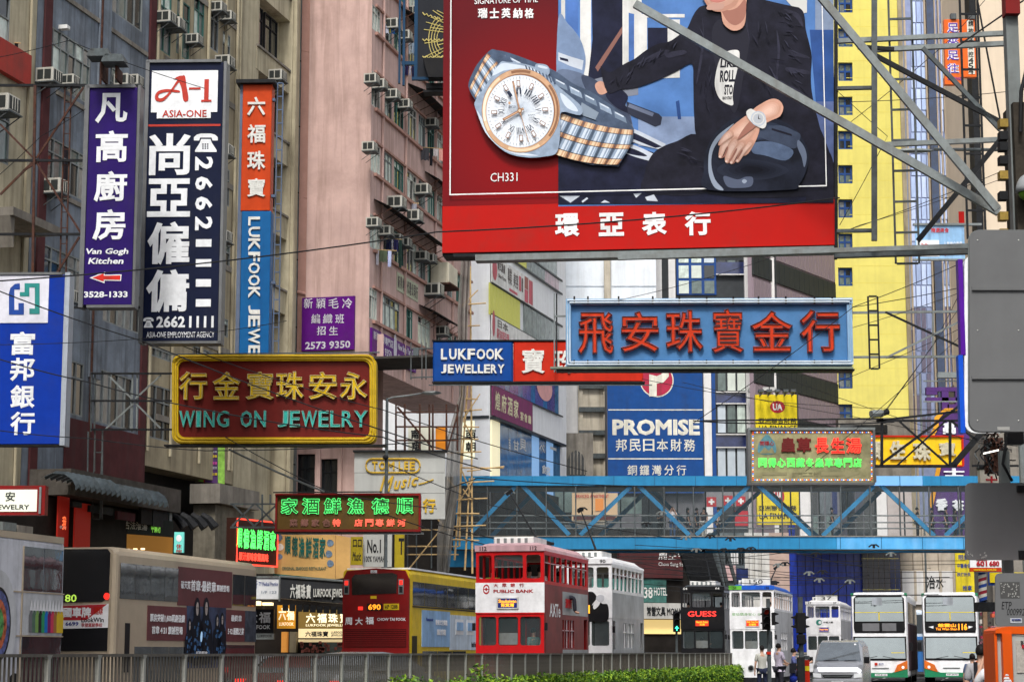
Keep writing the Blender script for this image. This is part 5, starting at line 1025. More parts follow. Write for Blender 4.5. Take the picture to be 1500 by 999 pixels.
for x in (812, 815.5): bar(s, 'side_post', galv if x < 813 else dark, (x, 430), (x, 542), .04, .7, None, .04)
bar(s, 'side_clip', galv, (812, 463), (829, 463), .05, .65, None, .05)
for x in (840, 860, 905, 955, 994, 1034, 1073, 1110, 1150, 1192, 1218): s.bx('clip', dark, x, 434, x+2.5, 445, -.19, -.145); s.bx('clip', dark, x, 527, x+2, 533, -.19, -.145)
bar(s, 'bracket_bar', galv, (1249, 458), (1420, 456), .07, .2, None, .07); bar(s, 'bracket_bar', galv, (1249, 523), (1440, 522), .07, .2, None, .07)
for a_, b_, m in (((1297, 457), (1420, 514), dark), ((1298, 524), (1412, 468), galv), ((1367, 456), (1367, 524), galv)): bar(s, 'bracket_brace', m, a_, b_, .06, .1, None, .06)
# green and red LED sign
s = T('hanging_sign', 'mottled olive herb-shop sign with red characters and a glowing green line', 'sign', 1098, 708, 70, -.01)
ol = M('mottled_olive', (.30, .28, .15), rough=.6, var=.45, vs=1.6, grime=.7, dirt=(.12, .12, .08))
s.bx('box', ol, 1100, 630, 1280, 706, 0, .5)
for a in ((1096, 626, 1282, 629.8), (1096, 706, 1282, 709.5)): s.bx('frame_rail', galv if a[1] < 700 else fr_, *a, -.1, .5)
for a in ((1096, 630, 1099.8, 705.8), (1279.5, 630, 1283, 705.8)): s.bx('frame_rail', fr_, *a, -.1, .5)
mb = MB(); bu = [lamp('bulb_red', (1, .12, .04), .7), lamp('bulb_blue', (.1, .25, 1), 1.0), lamp('bulb_white', (1, .8, .6), 1.0)]
for i in range(58):
    for yy_ in (633.2, 702.8): a, c = s.l(1103+i*3.02, yy_); mb.m(bu[i % 3]).box(a-.018, a+.018, -.03, -.001, c-.015, c+.015)
for i in range(22):
    for xx_ in (1102.8, 1276.8): a, c = s.l(xx_, 636+i*3.05); mb.m(bu[i % 3]).box(a-.018, a+.018, -.03, -.001, c-.015, c+.015)
s.part('bulb_string', mb, stuff=True)
mb = MB(M('herb_emblem', (.10, .24, .28), var=.3, vs=8)).poly([s.l(*p, -.01) for p in spline([(1124, 636), (1131, 643), (1136, 651), (1135, 664), (1112, 664), (1111, 651), (1116, 643)], 4)], -.01)
mb.m(redp).text('同得心', *s.rc(1113, 646, 1134, 653), -.02, bold=.03); mb.m(MC['mottled_olive']).poly([s.l(*p, -.015) for p in ((1112, 664), (1120, 655), (1126, 660), (1131, 655), (1135, 664))], -.015); s.part('emblem', mb)
gno = lamp('green_neon', (.08, 1, .12), 1.1); rno = lamp('red_neon', (1, .07, .04), 1.0); bro = paint('brown_red', (.16, .02, .02))
for c_, a in zip('蟲草', ((1144, 641, 1165, 663), (1167, 641, 1188, 663))): s.chars([c_], [a], bro, -.001, .05, .05)
for c_, a in zip('長生湯', ((1194, 641, 1214, 664), (1217, 641, 1237, 664), (1239, 641, 1262, 664))): s.chars([c_], [a], redp, -.001, .04, .045); s.chars([c_], [a], rno, -.07, neon=.018, bold=.05, name='neon_tube')
for i, c_ in enumerate('同得心西藏冬蟲草專門店'): s.chars([c_], [(1111+i*13.9, 671, 1123+i*13.9, 684)], gno, -.04, neon=.02, bold=.0, name='neon_character')
mb = MB(M('arrow_faint', (.27, .25, .14))); q = [s.l(*p, -.01) for p in ((1203, 691), (1238, 691), (1238, 687.5), (1259, 694), (1238, 700), (1238, 696.5), (1203, 696.5))]; mb.poly(q, -.01); a, b, c, d = s.rc(1117, 691.5, 1153, 696); mb.box(a, b, -.012, -.002, c, d); mb.text('前行二三號', *s.rc(1160, 691, 1199, 698), -.01); s.part('faded_arrow', mb)
bar(s, 'hanger_rail', dark, (1030, 616), (1290, 613), .05, .3, None, .06)
# lattice bracket at right
s = T('sign_bracket', 'black lattice bracket in front of the yellow sign, holding the herb-shop sign', 'bracket', 1285, 684, 69, -.01)
for a_, b_, w in (((1284, 616), (1436, 616), .07), ((1282, 682.5), (1402, 682.5), .1), ((1292, 612), (1292, 684), .09), ((1392, 616), (1392, 682), .09), ((1290, 680), (1425, 580), .09), ((1314, 682), (1386, 616), .06), ((1318, 617), (1390, 682), .06), ((1285, 616), (1425, 600), .07), ((1393, 616), (1432, 645), .07), ((1396, 682), (1448, 622), .2), ((1424, 682), (1500, 682), .07)): bar(s, 'lattice_bar', dark, a_, b_, w, .0, None, .08)
a, c = s.l(1287, 608); s.part('spotlight', MB(galv).tube([(a-.3, -.3, c), (a+.1, -.1, c+.05)], .13, 8).m(dark).tube([(a+.1, -.1, c+.05), (a+.32, 0, c+.12)], .1, 8))
# yellow sign right
s = T('hanging_sign', 'golden-yellow sign with weathered raised characters, behind the black lattice bracket', 'sign', 1282, 684, 78, -.01)
s.bx('box', paint('golden_yellow', (.85, .55, .02), streak=.25, dirt=(.45, .22, .02)), 1281, 640, 1409, 681, 0, .5)
for a in ((1281, 637.5, 1412, 640), (1281, 681, 1412, 683)): s.bx('frame_rail', orr, *a, -.08, .5)
s.bx('frame_rail', orr, 1409, 640, 1412, 681, -.08, .5)
for c_, a in zip('周生珠寶', ((1276, 647, 1291, 674), (1303, 646, 1327, 673), (1337, 648, 1363, 675), (1374, 648, 1400, 668))): s.chars([c_], [a], M('dirty_cream', (.50, .46, .34), rough=.7, var=.3, vs=8), -.001, .1, .05)
# blue/white sign behind the grey plate, purple sign, small signs
s = T('hanging_sign', 'vertical white and cobalt sign with rounded rim half hidden by the big grey plate', 'sign', 1404, 634, 55, 0)
s.bx('blue_strip', paint('cobalt_paint', (.01, .09, .62)), 1405.5, 520, 1412.5, 634, 0, .3); s.bx('violet_strip', paint('violet_paint', (.09, .01, .30)), 1405.5, 380, 1412.5, 519.7, 0, .3)
s.part('rounded_panel', MB(wsig).prism(rrect(s, 1413, 372, 1480, 634, 16), .02, .3))
s = T('hanging_sign', 'purple sign in ornate shape with white characters above the bridge, right side', 'sign', 1360, 790, 112, 0)
pu = paint('grape_purple', (.09, .035, .17)); or2 = paint('edge_orange', (.75, .35, .03))
s.bx('upper_panel', pu, 1357, 567, 1405, 573, 0, .4)
for a in ((1357, 573, 1373, 578), (1380, 573, 1390, 610), (1357, 582, 1405, 588), (1400, 573, 1405, 610), (1388, 592, 1400, 600)): s.bx('upper_panel', pu, *a, .01, .38)
s.bx('top_lamp', galv, 1374, 545, 1405, 553, -.2, .2); s.part('lower_panel', MB(pu).prism([s.l(*p) for p in ((1372, 790), (1420, 790), (1420, 600), (1384, 600), (1372, 612), (1372, 624), (1364, 640), (1368, 660), (1376, 680), (1368, 720), (1364, 740))], 0, .3))
s.part('orange_edge', MB(or2).prism([s.l(*p, -.1) for p in ((1384, 598), (1420, 598), (1420, 602), (1386, 602), (1375, 614), (1375, 626), (1367, 641), (1371, 660), (1379, 680), (1371, 722), (1366, 745), (1361, 740), (1365, 716), (1373, 681), (1364, 661), (1361, 640), (1369, 623), (1369, 611))], -.1, -.01))
s.chars('高士香茶', [(1380, 618, 1400, 636), (1382, 686, 1412, 698), (1370, 730, 1388, 748), (1394, 732, 1412, 748)], wsig, -.001, .12, .06)
s = T('hanging_sign', 'cream square sign with red characters, low at right between the two grey plates', 'sign', 1436, 706, 58, 0)
s.bx('box', paint('old_cream', (.62, .58, .48), streak=.4), 1436, 688, 1476, 730, 0, .3); s.chars('士多', [(1444, 697, 1461, 710), (1463, 697, 1476, 710)], redp, -.001, .02, .05)
s.bx('frame_rail', dark, 1434, 683, 1478, 687, -.03, .3)
s = T('hanging_sign', 'vertical orange massage-parlour sign with violet characters, high at right', 'sign', 1384, 126, 95, 0)
s.bx('box', paint('vermilion', (.72, .13, .02), streak=.2), 1384, 29, 1429, 113, 0, .3); s.bx('lower_box', MC['vermilion'], 1384, 113, 1408, 124, 0, .3)
vl = paint('violet_print', (.12, .05, .38)); 
s.prints('lettering', [(c_, 1387, y0, 1405, y0+15, wsig, dict(bold=.09)) for c_, y0 in zip('足來足往', (34, 54, 74, 93))], y=-.01)
s.prints('violet_lettering', [(c_, 1387.5, y0+.3, 1404.5, y0+14.7, vl, dict(bold=.02)) for c_, y0 in zip('足來足往', (34, 54, 74, 93))] + [('COMING', 1388, 113.5, 1408, 118, vl)], y=-.02)
s.bx('white_strip', creamp, 1417.5, 30, 1427, 109, -.02, -.001); s.prints('small_lettering', [(c_, 1418.5, y0, 1426, y0+8, dark) for c_, y0 in zip('請按字掛控454', (31, 42, 54, 65, 76, 85, 93, 101))], y=-.03)
for x in (1393, 1420): s.bx('hook', steel, x, 20, x+8, 28, -.1, .2)
s = T('banner', 'pale blue advertising banner with a $39 price, high between the towers', 'banner', 1342, 381, 100, 0)
s.bx('cloth', paint('powder_blue', (.30, .52, .78)), 1341, 330, 1413, 379, 0, .1); s.bx('white_panel', wsig, 1343, 352, 1376, 376, -.02, -.001); s.prints('lettering', [('$39', 1382, 366, 1399, 375, paint('ad_red', (.7, .05, .06)), dict(bold=.03)), ('39', 1349, 357, 1359, 363, MC['ad_red']), ('人氣推介套餐', 1382, 354, 1410, 361, wsig), ('即日起至月底', 1345, 369, 1374, 375, MC['ad_red']), ('精選美食', 1364, 334, 1390, 341, MC['ad_red'])], y=-.03)
s.bx('top_rail', galv, 1338, 327, 1438, 330, -.1, .1); s.bx('bottom_rail', galv, 1338, 379, 1416, 381.5, -.1, .1)
s = T('flag', 'small red flag panel at the top right edge above the blue banner', 'flag', 1404, 330, 100, 0); s.bx('cloth', red, 1404.5, 310, 1412.5, 328, 0, .05)
# left: seafood signs and shop fascias
s = T('neon_sign', 'green and red neon seafood restaurant sign on brown, read right to left', 'sign', 404, 778, 70, -.015)
bn_ = paint('olive_brown', (.13, .075, .02), streak=.3); dr = paint('dark_red_frame', (.22, .012, .012))
s.bx('box', bn_, 406, 726, 613, 775, 0, .4)
for a in ((403, 722.5, 616, 725.8), (403, 775.2, 616, 778.5)): s.bx('frame_rail', dr, *a, -.08, .4)
for a in ((403, 726, 405.8, 775), (613.2, 726, 616, 775)): s.bx('frame_rail', dr, *a, -.08, .4)
gn2 = lamp('soft_green_neon', (.10, .85, .20), .8); gp2 = paint('moss_green', (.05, .16, .05)); sn = lamp('salmon_neon', (1, .16, .10), .6)
for c_, x0 in zip('家酒鮮漁德順', (411, 442, 474, 508, 544, 580)): a = (x0, 729, x0+26, 753); s.chars([c_], [a], gp2, -.001, .04, .03); s.chars([c_], [a], gn2, -.07, neon=.014, bold=.1, name='neon_tube')
for i, (c_, x0) in enumerate(zip('菜鄉家色特', (424, 440, 456, 472, 487))): s.chars([c_], [(x0, 760, x0+12, 771)], sn if c_ == '特' else paint('dusty_salmon', (.42, .20, .16)), -.03, neon=.03, name='neon_character')
for i, (c_, x0) in enumerate(zip('店門專鮮河', (519, 535, 550, 566, 582))): s.chars([c_], [(x0, 760, x0+12, 771)], sn, -.03, neon=.03, name='neon_character')
bar(s, 'top_rail', dark, (400, 721), (560, 720), .04, -.2, None, .05); bar(s, 'bottom_rail', steel, (402, 780.5), (620, 780.5), .05, 0, None, .4)
for a_, b_ in (((337, 738), (404, 738)), ((337, 772), (404, 772)), ((340, 738), (372, 770)), ((372, 738), (340, 770)), ((404, 740), (372, 770)), ((375, 738), (404, 768)), ((384, 724), (384, 772)), ((396, 724), (396, 738))): bar(s, 'lattice_bar', steel, a_, b_, .06, .1, None, .06)
s = T('neon_sign', 'bright green neon seafood sign outlined in red, behind the steel lattice', 'sign', 337, 838, 73.5, AR-.25)
z1, z0 = s.l(337, 770)[1], s.l(337, 826)[1]; ue = s.l(398, 800)[0]
s.part('box', MB(paint('sooty_brown', (.05, .02, .015))).box(0, ue, -.2, .2, z0, z1+.3)); q = [(0.03, z0), (ue, z0), (ue, z1+.25), (.03, z1+.25)]
s.part('neon_border', MB(rno).tube([(a, -.26, c) for a, c in q+q[:1]], .035, 5)); gn3 = lamp('vivid_green_neon', (.1, 1, .15), 1.1)
mb = MB()
for i, c_ in enumerate('順德漁鮮酒家'): mb = MB(gn3).text(c_, ue*(.02+.163*i), ue*(.155+.163*i), z0+(z1-z0)*.42, z0+(z1-z0)*.95, -.22, bold=.05, neon=.022); s.part('neon_character', mb)
s.part('neon_lettering', MB(rno).text('原汁原味家鄉風味', ue*.08, ue*.8, z0+(z1-z0)*.1, z0+(z1-z0)*.33, -.22, bold=.0, neon=.035))
s = T('shop_sign', 'painted orange seafood sign with green characters and fish, above the jewellery shop', 'sign', 402, 842, 76, R(6))
op = M('peach_gradient', (.60, .36, .13), rough=.5, var=.25, vs=.5); gb = paint('bottle_green', (.02, .12, .10))
a, b, c, d = s.rc(402, 782, 491, 838); 
q = [s.l(402, 783), s.l(402, 840), s.l(491, 848), s.l(491, 783)]; s.part('panel', MB(op).prism([q[1], q[2], q[3], q[0]], 0, .5))
q2 = [s.l(491.5, 783), s.l(491.5, 848), s.l(513, 844), s.l(513, 787)]; s.part('side_panel', MB(op).prism([q2[1], q2[2], q2[3], q2[0]], .03, .5)); s.part('rim', MB(gb).prism([s.l(400, 842), s.l(492, 851), s.l(492, 848.3), s.l(400, 839.8)], -.03, .5))
for i, c_ in enumerate('順德漁鮮酒家'): s.chars([c_], [(417+i*10.2, 785+i*.4, 426+i*10.2, 816-abs(i-2.5)*1.5+i)], gb, -.001, .03, .03)
fish = M('fish_print', (.14, .20, .28), var=.5, vs=9); mb = MB(fish)
for x, y, w in ((409, 787, 5), (411, 801, 5), (410, 815, 4), (484, 795, 5), (482, 811, 5), (484, 825, 5)): mb.m(fish if y != 801 else creamp).poly([s.l(*p, -.02) for p in spline([(x-w, y), (x-w/2, y-w), (x+w/2, y-w*.8), (x+w, y), (x+w/2, y+w*.8), (x-w/2, y+w)], 3)], -.02)
mb.m(gb).text('ORIGINAL SEAFOOD RESTAURANT', *s.rc(413, 830, 478, 835), -.02); s.part('fish_print', mb)
s = T('shop_fascia', 'white medical practice fascia with blue lettering above the dark shop', 'sign', 370, 880, 74, R(4)); s.bx('panel', wsig, 362, 846, 408, 877, 0, .5); s.bx('frame', galv, 408.3, 843, 410, 880, -.05, .5); s.bx('rail', galv, 362, 843.5, 408, 845.8, -.05, .5)
s.prints('lettering', [('診所', 363, 850, 377, 862, bp_), ('TY Medical Practice', 379, 852, 407, 858, bp_), ('1/F 123', 383, 865, 405, 869, M('dull_blue', (.3, .35, .42)))], y=-.01)
s = T('shop_fascia', 'long charcoal jewellery fascia with raised white characters', 'sign', 411, 884, 73.5, R(8)); s.part('panel', MB(paint('charcoal', (.035, .037, .042))).prism([s.l(411, 876), s.l(505, 884), s.l(505, 852), s.l(411, 845)], 0, .5))
for i, c_ in enumerate('六福珠寶'): s.chars([c_], [(425+i*7.8, 855+i*.3, 432+i*7.8, 876+i*.3)], lw, -.001, .1, .04)
s.part('raised_lettering', MB(lw).text('LUKFOOK JEWELLERY', *s.rc(459, 862, 515, 878), -.06, thick=.08, bold=.03))
mb = MB(galv); q = [s.l(410, 844), s.l(505, 851)]; mb.tube([(q[0][0], -.03, q[0][1]), (q[1][0], -.03, q[1][1])], .04, 5); s.part('rim', mb)
for i in range(9): a, c = s.l(418+i*10, 884+i*.6); s.part('spotlight', MB(dark).box(a-.1, a+.1, -.3, .0, c-.25, c))
s = T('shop_sign', 'lit brown jewellery sign with big cream characters, above the pale lower strip', 'sign', 437, 935, 76, 0)
s.bx('panel', lamp('lit_bronze', (.20, .13, .035), .22), 437, 893, 505, 920, 0, .3); s.bx('lower_strip', lamp('lit_cream', (.85, .68, .38), .35), 437, 920.4, 505, 934, 0, .3); lc = lamp('lit_letter', (1, .9, .6), .55)
s.prints('lettering', [(c_, 448+i*16.5, 898, 462+i*16.5, 912, lc, dict(bold=.04)) for i, c_ in enumerate('六福珠寶')] + [('LUKFOOK JEWELLERY', 448, 913.5, 512, 918, lc, dict(bold=.02)), ('六福珠寶', 447, 924, 481, 932, dark, dict(bold=.03)), ('LUKFOOK', 485, 924, 504, 927.5, dark), ('JEWELLERY', 485, 928.5, 506, 932, dark)], y=-.01)
s = T('shop_sign', 'small orange-lit jewellery sign with raised characters, between the dark and brown signs', 'sign', 405, 922, 75.5, 0); s.bx('panel', lamp('lit_amber', (.60, .26, .02), .35), 406, 886, 432, 920, 0, .3); s.chars('六福', [(408, 890, 419, 908), (420, 890, 431, 908)], lc, -.001, .03, .03); s.prints('lettering', [('LUKFOOK', 409, 911, 430, 916, lc)], y=-.01)
s = T('shop_sign', 'black jewellery sign with white characters and pale strip beside the tan bus', 'sign', 372, 937, 75, 0); s.bx('panel', black, 362, 892, 401, 927, 0, .3); s.bx('pale_strip', galv, 362, 927.4, 401, 936, 0, .3); s.prints('lettering', [('六', 362, 896, 377, 912, wsig, dict(bold=.03)), ('福', 379, 896, 396, 912, wsig, dict(bold=.03)), ('LUKFOOK', 362, 915, 396, 921, wsig, dict(bold=.03)), ('LUKFOOK', 377, 929, 399, 933, dark)], y=-.01)
s = T('shopfront', 'jewellery shop interior glowing amber behind the steel railing', 'shop', 360, 955, 79, 0)
s.bx('back_wall', shopdark, 340, 840, 520, 957, 1, 3)
for x0, x1, y0, y1, m in ((365, 380, 880, 886, lamp('shop_tube', (1, .75, .4), 1.2)), (384, 398, 882, 886, MC['shop_tube']), (412, 420, 925, 955, lamp('amber_glow', (.6, .25, .05), .35)), (424, 434, 925, 955, beige), (437, 505, 936, 940, MC['lit_cream']), (440, 470, 941, 956, Gd), (472, 503, 941, 956, Gg)): s.bx('display', m, x0, y0, x1, y1, .3, .9)
mb = MB(M('display_goods', (.35, .12, .10), var=.6, vs=6))
for i in range(30): a, c = s.l(440+random.random()*62, 940+random.random()*14); mb.box(a-.05, a+.05, .2, .28, c-.05, c+.06)
s.part('display_goods', mb, stuff=True)
# white TOM LEE board and yellow/white ones below
s = T('signboard', 'grey-white music shop board with yellow lettering at the scaffold', 'sign', 519, 752, 84, 0)
pwb = M('aged_white_board', (.44, .45, .43), rough=.6, var=.08, vs=1, streak=.35, dirt=(.25, .25, .24))
for a in ((519, 662, 585, 692), (585.5, 662, 652, 692), (519, 692.5, 652, 722), (600, 722.5, 652, 760)): s.bx('panel', pwb, *a, 0, .3)
s.bx('cap_rail', dark, 517, 659, 655, 661.5, -.2, .3); ym = paint('mustard', (.62, .40, .04))
o_ = rrect(s, 536, 672, 615, 692, 9, -.05); s.part('lozenge_border', MB(ym).tube([(x, -.05, z) for x, z in o_+o_[:1]], .035, 5))
for c_, x0, x1 in zip('TOMLEE', (545, 555, 567, 584, 592, 600), (553, 565, 578, 590, 598, 608)): s.chars([c_], [(x0, 676, x1, 688)], ym, -.001, .06, .035, name='letter')
for c_, x0, x1, y0, y1 in (('M', 556, 577, 697, 720), ('u', 577, 587, 704, 717), ('s', 587, 596, 702, 715), ('i', 597, 602, 697, 713), ('c', 603, 613, 699, 712)): s.chars([c_], [(x0, y0, x1, y1)], ym, -.001, .06, .02, name='letter', shear=.4)
a = [s.l(*p) for p in ((613, 709), (622, 707), (635, 702))]; s.part('flourish', MB(ym).tube([(x, -.03, z) for x, z in a], .03, 4)); s.chars('行', [(619, 730, 638, 751)], ym, -.001, .05, .04)
s = T('signboard', 'yellow music shop board with black lozenge, left of the white number board', 'sign', 514, 828, 82, 0); s.bx('panel', paint('dim_yellow', (.38, .29, .02)), 513.5, 786, 531, 827, 0, .3); s.prints('lettering', [('Music', 516, 808, 529, 821, dark, dict(shear=.3)), ('口口', 517, 790, 530, 801, dark, dict(bold=.03))], y=-.01)
s = T('signboard', 'white board reading No.1 behind the lamp post', 'sign', 532, 832, 82.5, 0); s.bx('panel', pwb, 532, 782, 574, 830, 0, .3); s.prints('lettering', [('No.1', 538, 790, 558, 810, dark, dict(bold=.03)), ('100% YAMAHA', 534, 814, 568, 823, dark)], y=-.01)
s = T('signboard', 'narrow yellow board beside the scaffold, right of the white number board', 'sign', 578, 832, 82.5, 0); s.bx('panel', MC['dim_yellow'], 578, 782, 592, 832, 0, .3); s.prints('lettering', [('T', 584, 788, 592, 812, dark, dict(bold=.03))], y=-.01)
# left shop sign, banners
s = T('shop_sign', 'white light-box jewelry sign with red-brown frame at the left edge', 'sign', 0, 756, 50, -.02); s.bx('box', dr, -30, 711, 66, 754, 0, .3); s.bx('face', lamp('lit_white_face', (.70, .72, .60), .3), -30, 717, 54, 749, -.02, -.001); s.prints('lettering', [('安', 8, 720, 22, 734, dark, dict(bold=.02)), ('JEWELRY', -8, 739, 43, 748, dark, dict(bold=.02))], y=-.03); s.bx('side', galv, 57, 713, 60, 752, -.04, -.001)
s = T('shop_sign', 'dark green and amber shop fascia with small white writing behind the tan bus', 'sign', 150, 810, 68, AR-.3); z1, z0 = s.l(150, 777)[1], s.l(150, 806)[1]; ue = s.l(250, 790)[0]
s.part('upper_panel', MB(paint('shop_black', (.015, .02, .015))).box(0, ue, -.1, .1, z1-.05, z1+.5)); s.part('lower_panel', MB(lamp('amber_menu', (.38, .17, .03), .2)).box(0, ue, -.1, .1, z0, z1-.06)); s.part('lettering', MB(creamp).text('泰民古法淮湯', .3, ue*.6, z1+.1, z1+.38, -.12).m(lamp('lime_print', (.3, .8, .1), .3)).text('中藥坊', ue*.66, ue*.8, z1+.05, z1+.4, -.12, bold=.03))
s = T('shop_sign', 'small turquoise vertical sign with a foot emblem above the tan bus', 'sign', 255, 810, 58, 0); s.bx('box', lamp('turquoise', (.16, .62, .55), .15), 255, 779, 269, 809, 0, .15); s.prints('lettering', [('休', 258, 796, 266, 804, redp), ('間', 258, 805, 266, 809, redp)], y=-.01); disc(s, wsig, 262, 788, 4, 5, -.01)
s = T('banner', 'colourful green and purple vertical banner on the beige building under the red-brown sign', 'banner', 292, 710, 78, R(25))
gp = M('lime_cloth', (.25, .48, .08), var=.4, vs=4); vp = paint('plum_print', (.10, .04, .16))
for i, (x0, x1, m) in enumerate(((291, 298, gp), (298.2, 299.9, redp), (300, 319, vp), (319.2, 329, gp))): q = [s.l(x0, 704+i), s.l(x1, 706+i), s.l(x1, 654), s.l(x0, 654)]; s.part('cloth_strip', MB(m).prism(q, -.002*i, .05))
s.prints('lettering', [(t_, 301, y0, 318, y0+4, c_) for t_, y0, c_ in (('美容纖體', 659, lil_), ('特價優惠', 666, ylw), ('韓式護理', 676, M('hot_pink', (.7, .1, .4))), ('專業團隊', 683, lil_), ('二樓全層', 692, ylw))], y=-.03)
s = T('signboard', 'orange and red route number plate hanging under the grey plate', 'sign', 1420, 838, 30, 0); s.bx('plate', wsig, 1421, 820, 1467, 831, 0, .05); s.bx('lower_strip', orange, 1421, 831.2, 1467, 837, 0, .05); s.prints('lettering', [('601', 1430, 821, 1446, 829, redp, dict(bold=.06)), ('680', 1449, 821, 1464, 829, redp, dict(bold=.06)), ('www.bus.com.hk', 1426, 832, 1460, 836, ylw)], y=-.01); s.bx('cap', dr, 1430, 820, 1446, 820.5, -.01, .0)
s = T('signboard', 'small yellow and blue bus stop panel behind the route number plate', 'sign', 1448, 858, 32, 0); s.bx('plate', paint('navy_plate', (.02, .05, .22)), 1448, 835, 1468, 857, 0, .05); s.bx('face', ylw, 1450, 838, 1500, 853, -.02, -.001)
bp = T('barber_pole', 'striped barber pole sign in blue, maroon and cream above the right pavement', 'sign', 1436, 884, 60, 0)
a, b, c, d = bp.rc(1437, 838, 1449, 881); mb = MB()
cols = [paint('pole_blue', (.03, .08, .35)), creamp, paint('pole_maroon', (.35, .03, .05)), creamp]
n = 12; h_ = (d-c)/9; rr_ = (b-a)/2
for k in range(10):
    for i in range(n):
        a0, a1 = 2*math.pi*i/n, 2*math.pi*(i+1)/n; f = lambda q, kk: min(max(c+(kk)*h_+q/(2*math.pi)*h_*2-h_, c), d); ctr = (a+b)/2
        mb.m(cols[k % 4]).q((ctr+rr_*math.cos(a0), .3+rr_*math.sin(a0), f(a0, k)), (ctr+rr_*math.cos(a1), .3+rr_*math.sin(a1), f(a1, k)), (ctr+rr_*math.cos(a1), .3+rr_*math.sin(a1), f(a1, k+1)), (ctr+rr_*math.cos(a0), .3+rr_*math.sin(a0), f(a0, k+1)))
bp.part('striped_cylinder', mb); bp.part('base', MB(dark).box(a-.1, b+.2, .0, .6, c-.28, c-.01)); bp.part('cap', MB(galv).box(a-.02, b+.02, .05, .55, d, d+.08))
# ================================================================ PEOPLE
sk_m = M('skin_tone', (.52, .31, .22), rough=.55, var=.05); hair_m = M('black_hair', (.012, .010, .010), rough=.5, var=.3, vs=20)
def skinobj(name, J, E, mat, parent, grow=0., sub=1, fade=None):
    names = list(J); me = bpy.data.meshes.new(name); me.from_pydata([J[n][0] for n in names], [(names.index(a), names.index(b)) for a, b in E], [])
    me.materials.append(mat); o = bpy.data.objects.new(name, me); C.objects.link(o); o.parent = parent
    md = o.modifiers.new('skin', 'SKIN'); md.use_smooth_shade = True
    for i, n in enumerate(names):
        r = J[n][1]; r = r if isinstance(r, tuple) else (r, r); v = me.skin_vertices[0].data[i]; v.radius = (r[0]+grow, r[1]+grow); v.use_root = (i == 0)
    ss = o.modifiers.new('subsurf', 'SUBSURF'); ss.levels = sub; ss.render_levels = sub
    return o
clothes = {}
def cloth(c): 
    k = 'cloth_%02x%02x%02x' % tuple(int(255*x) for x in c); return M(k, c, rough=.85, var=.12, vs=6)
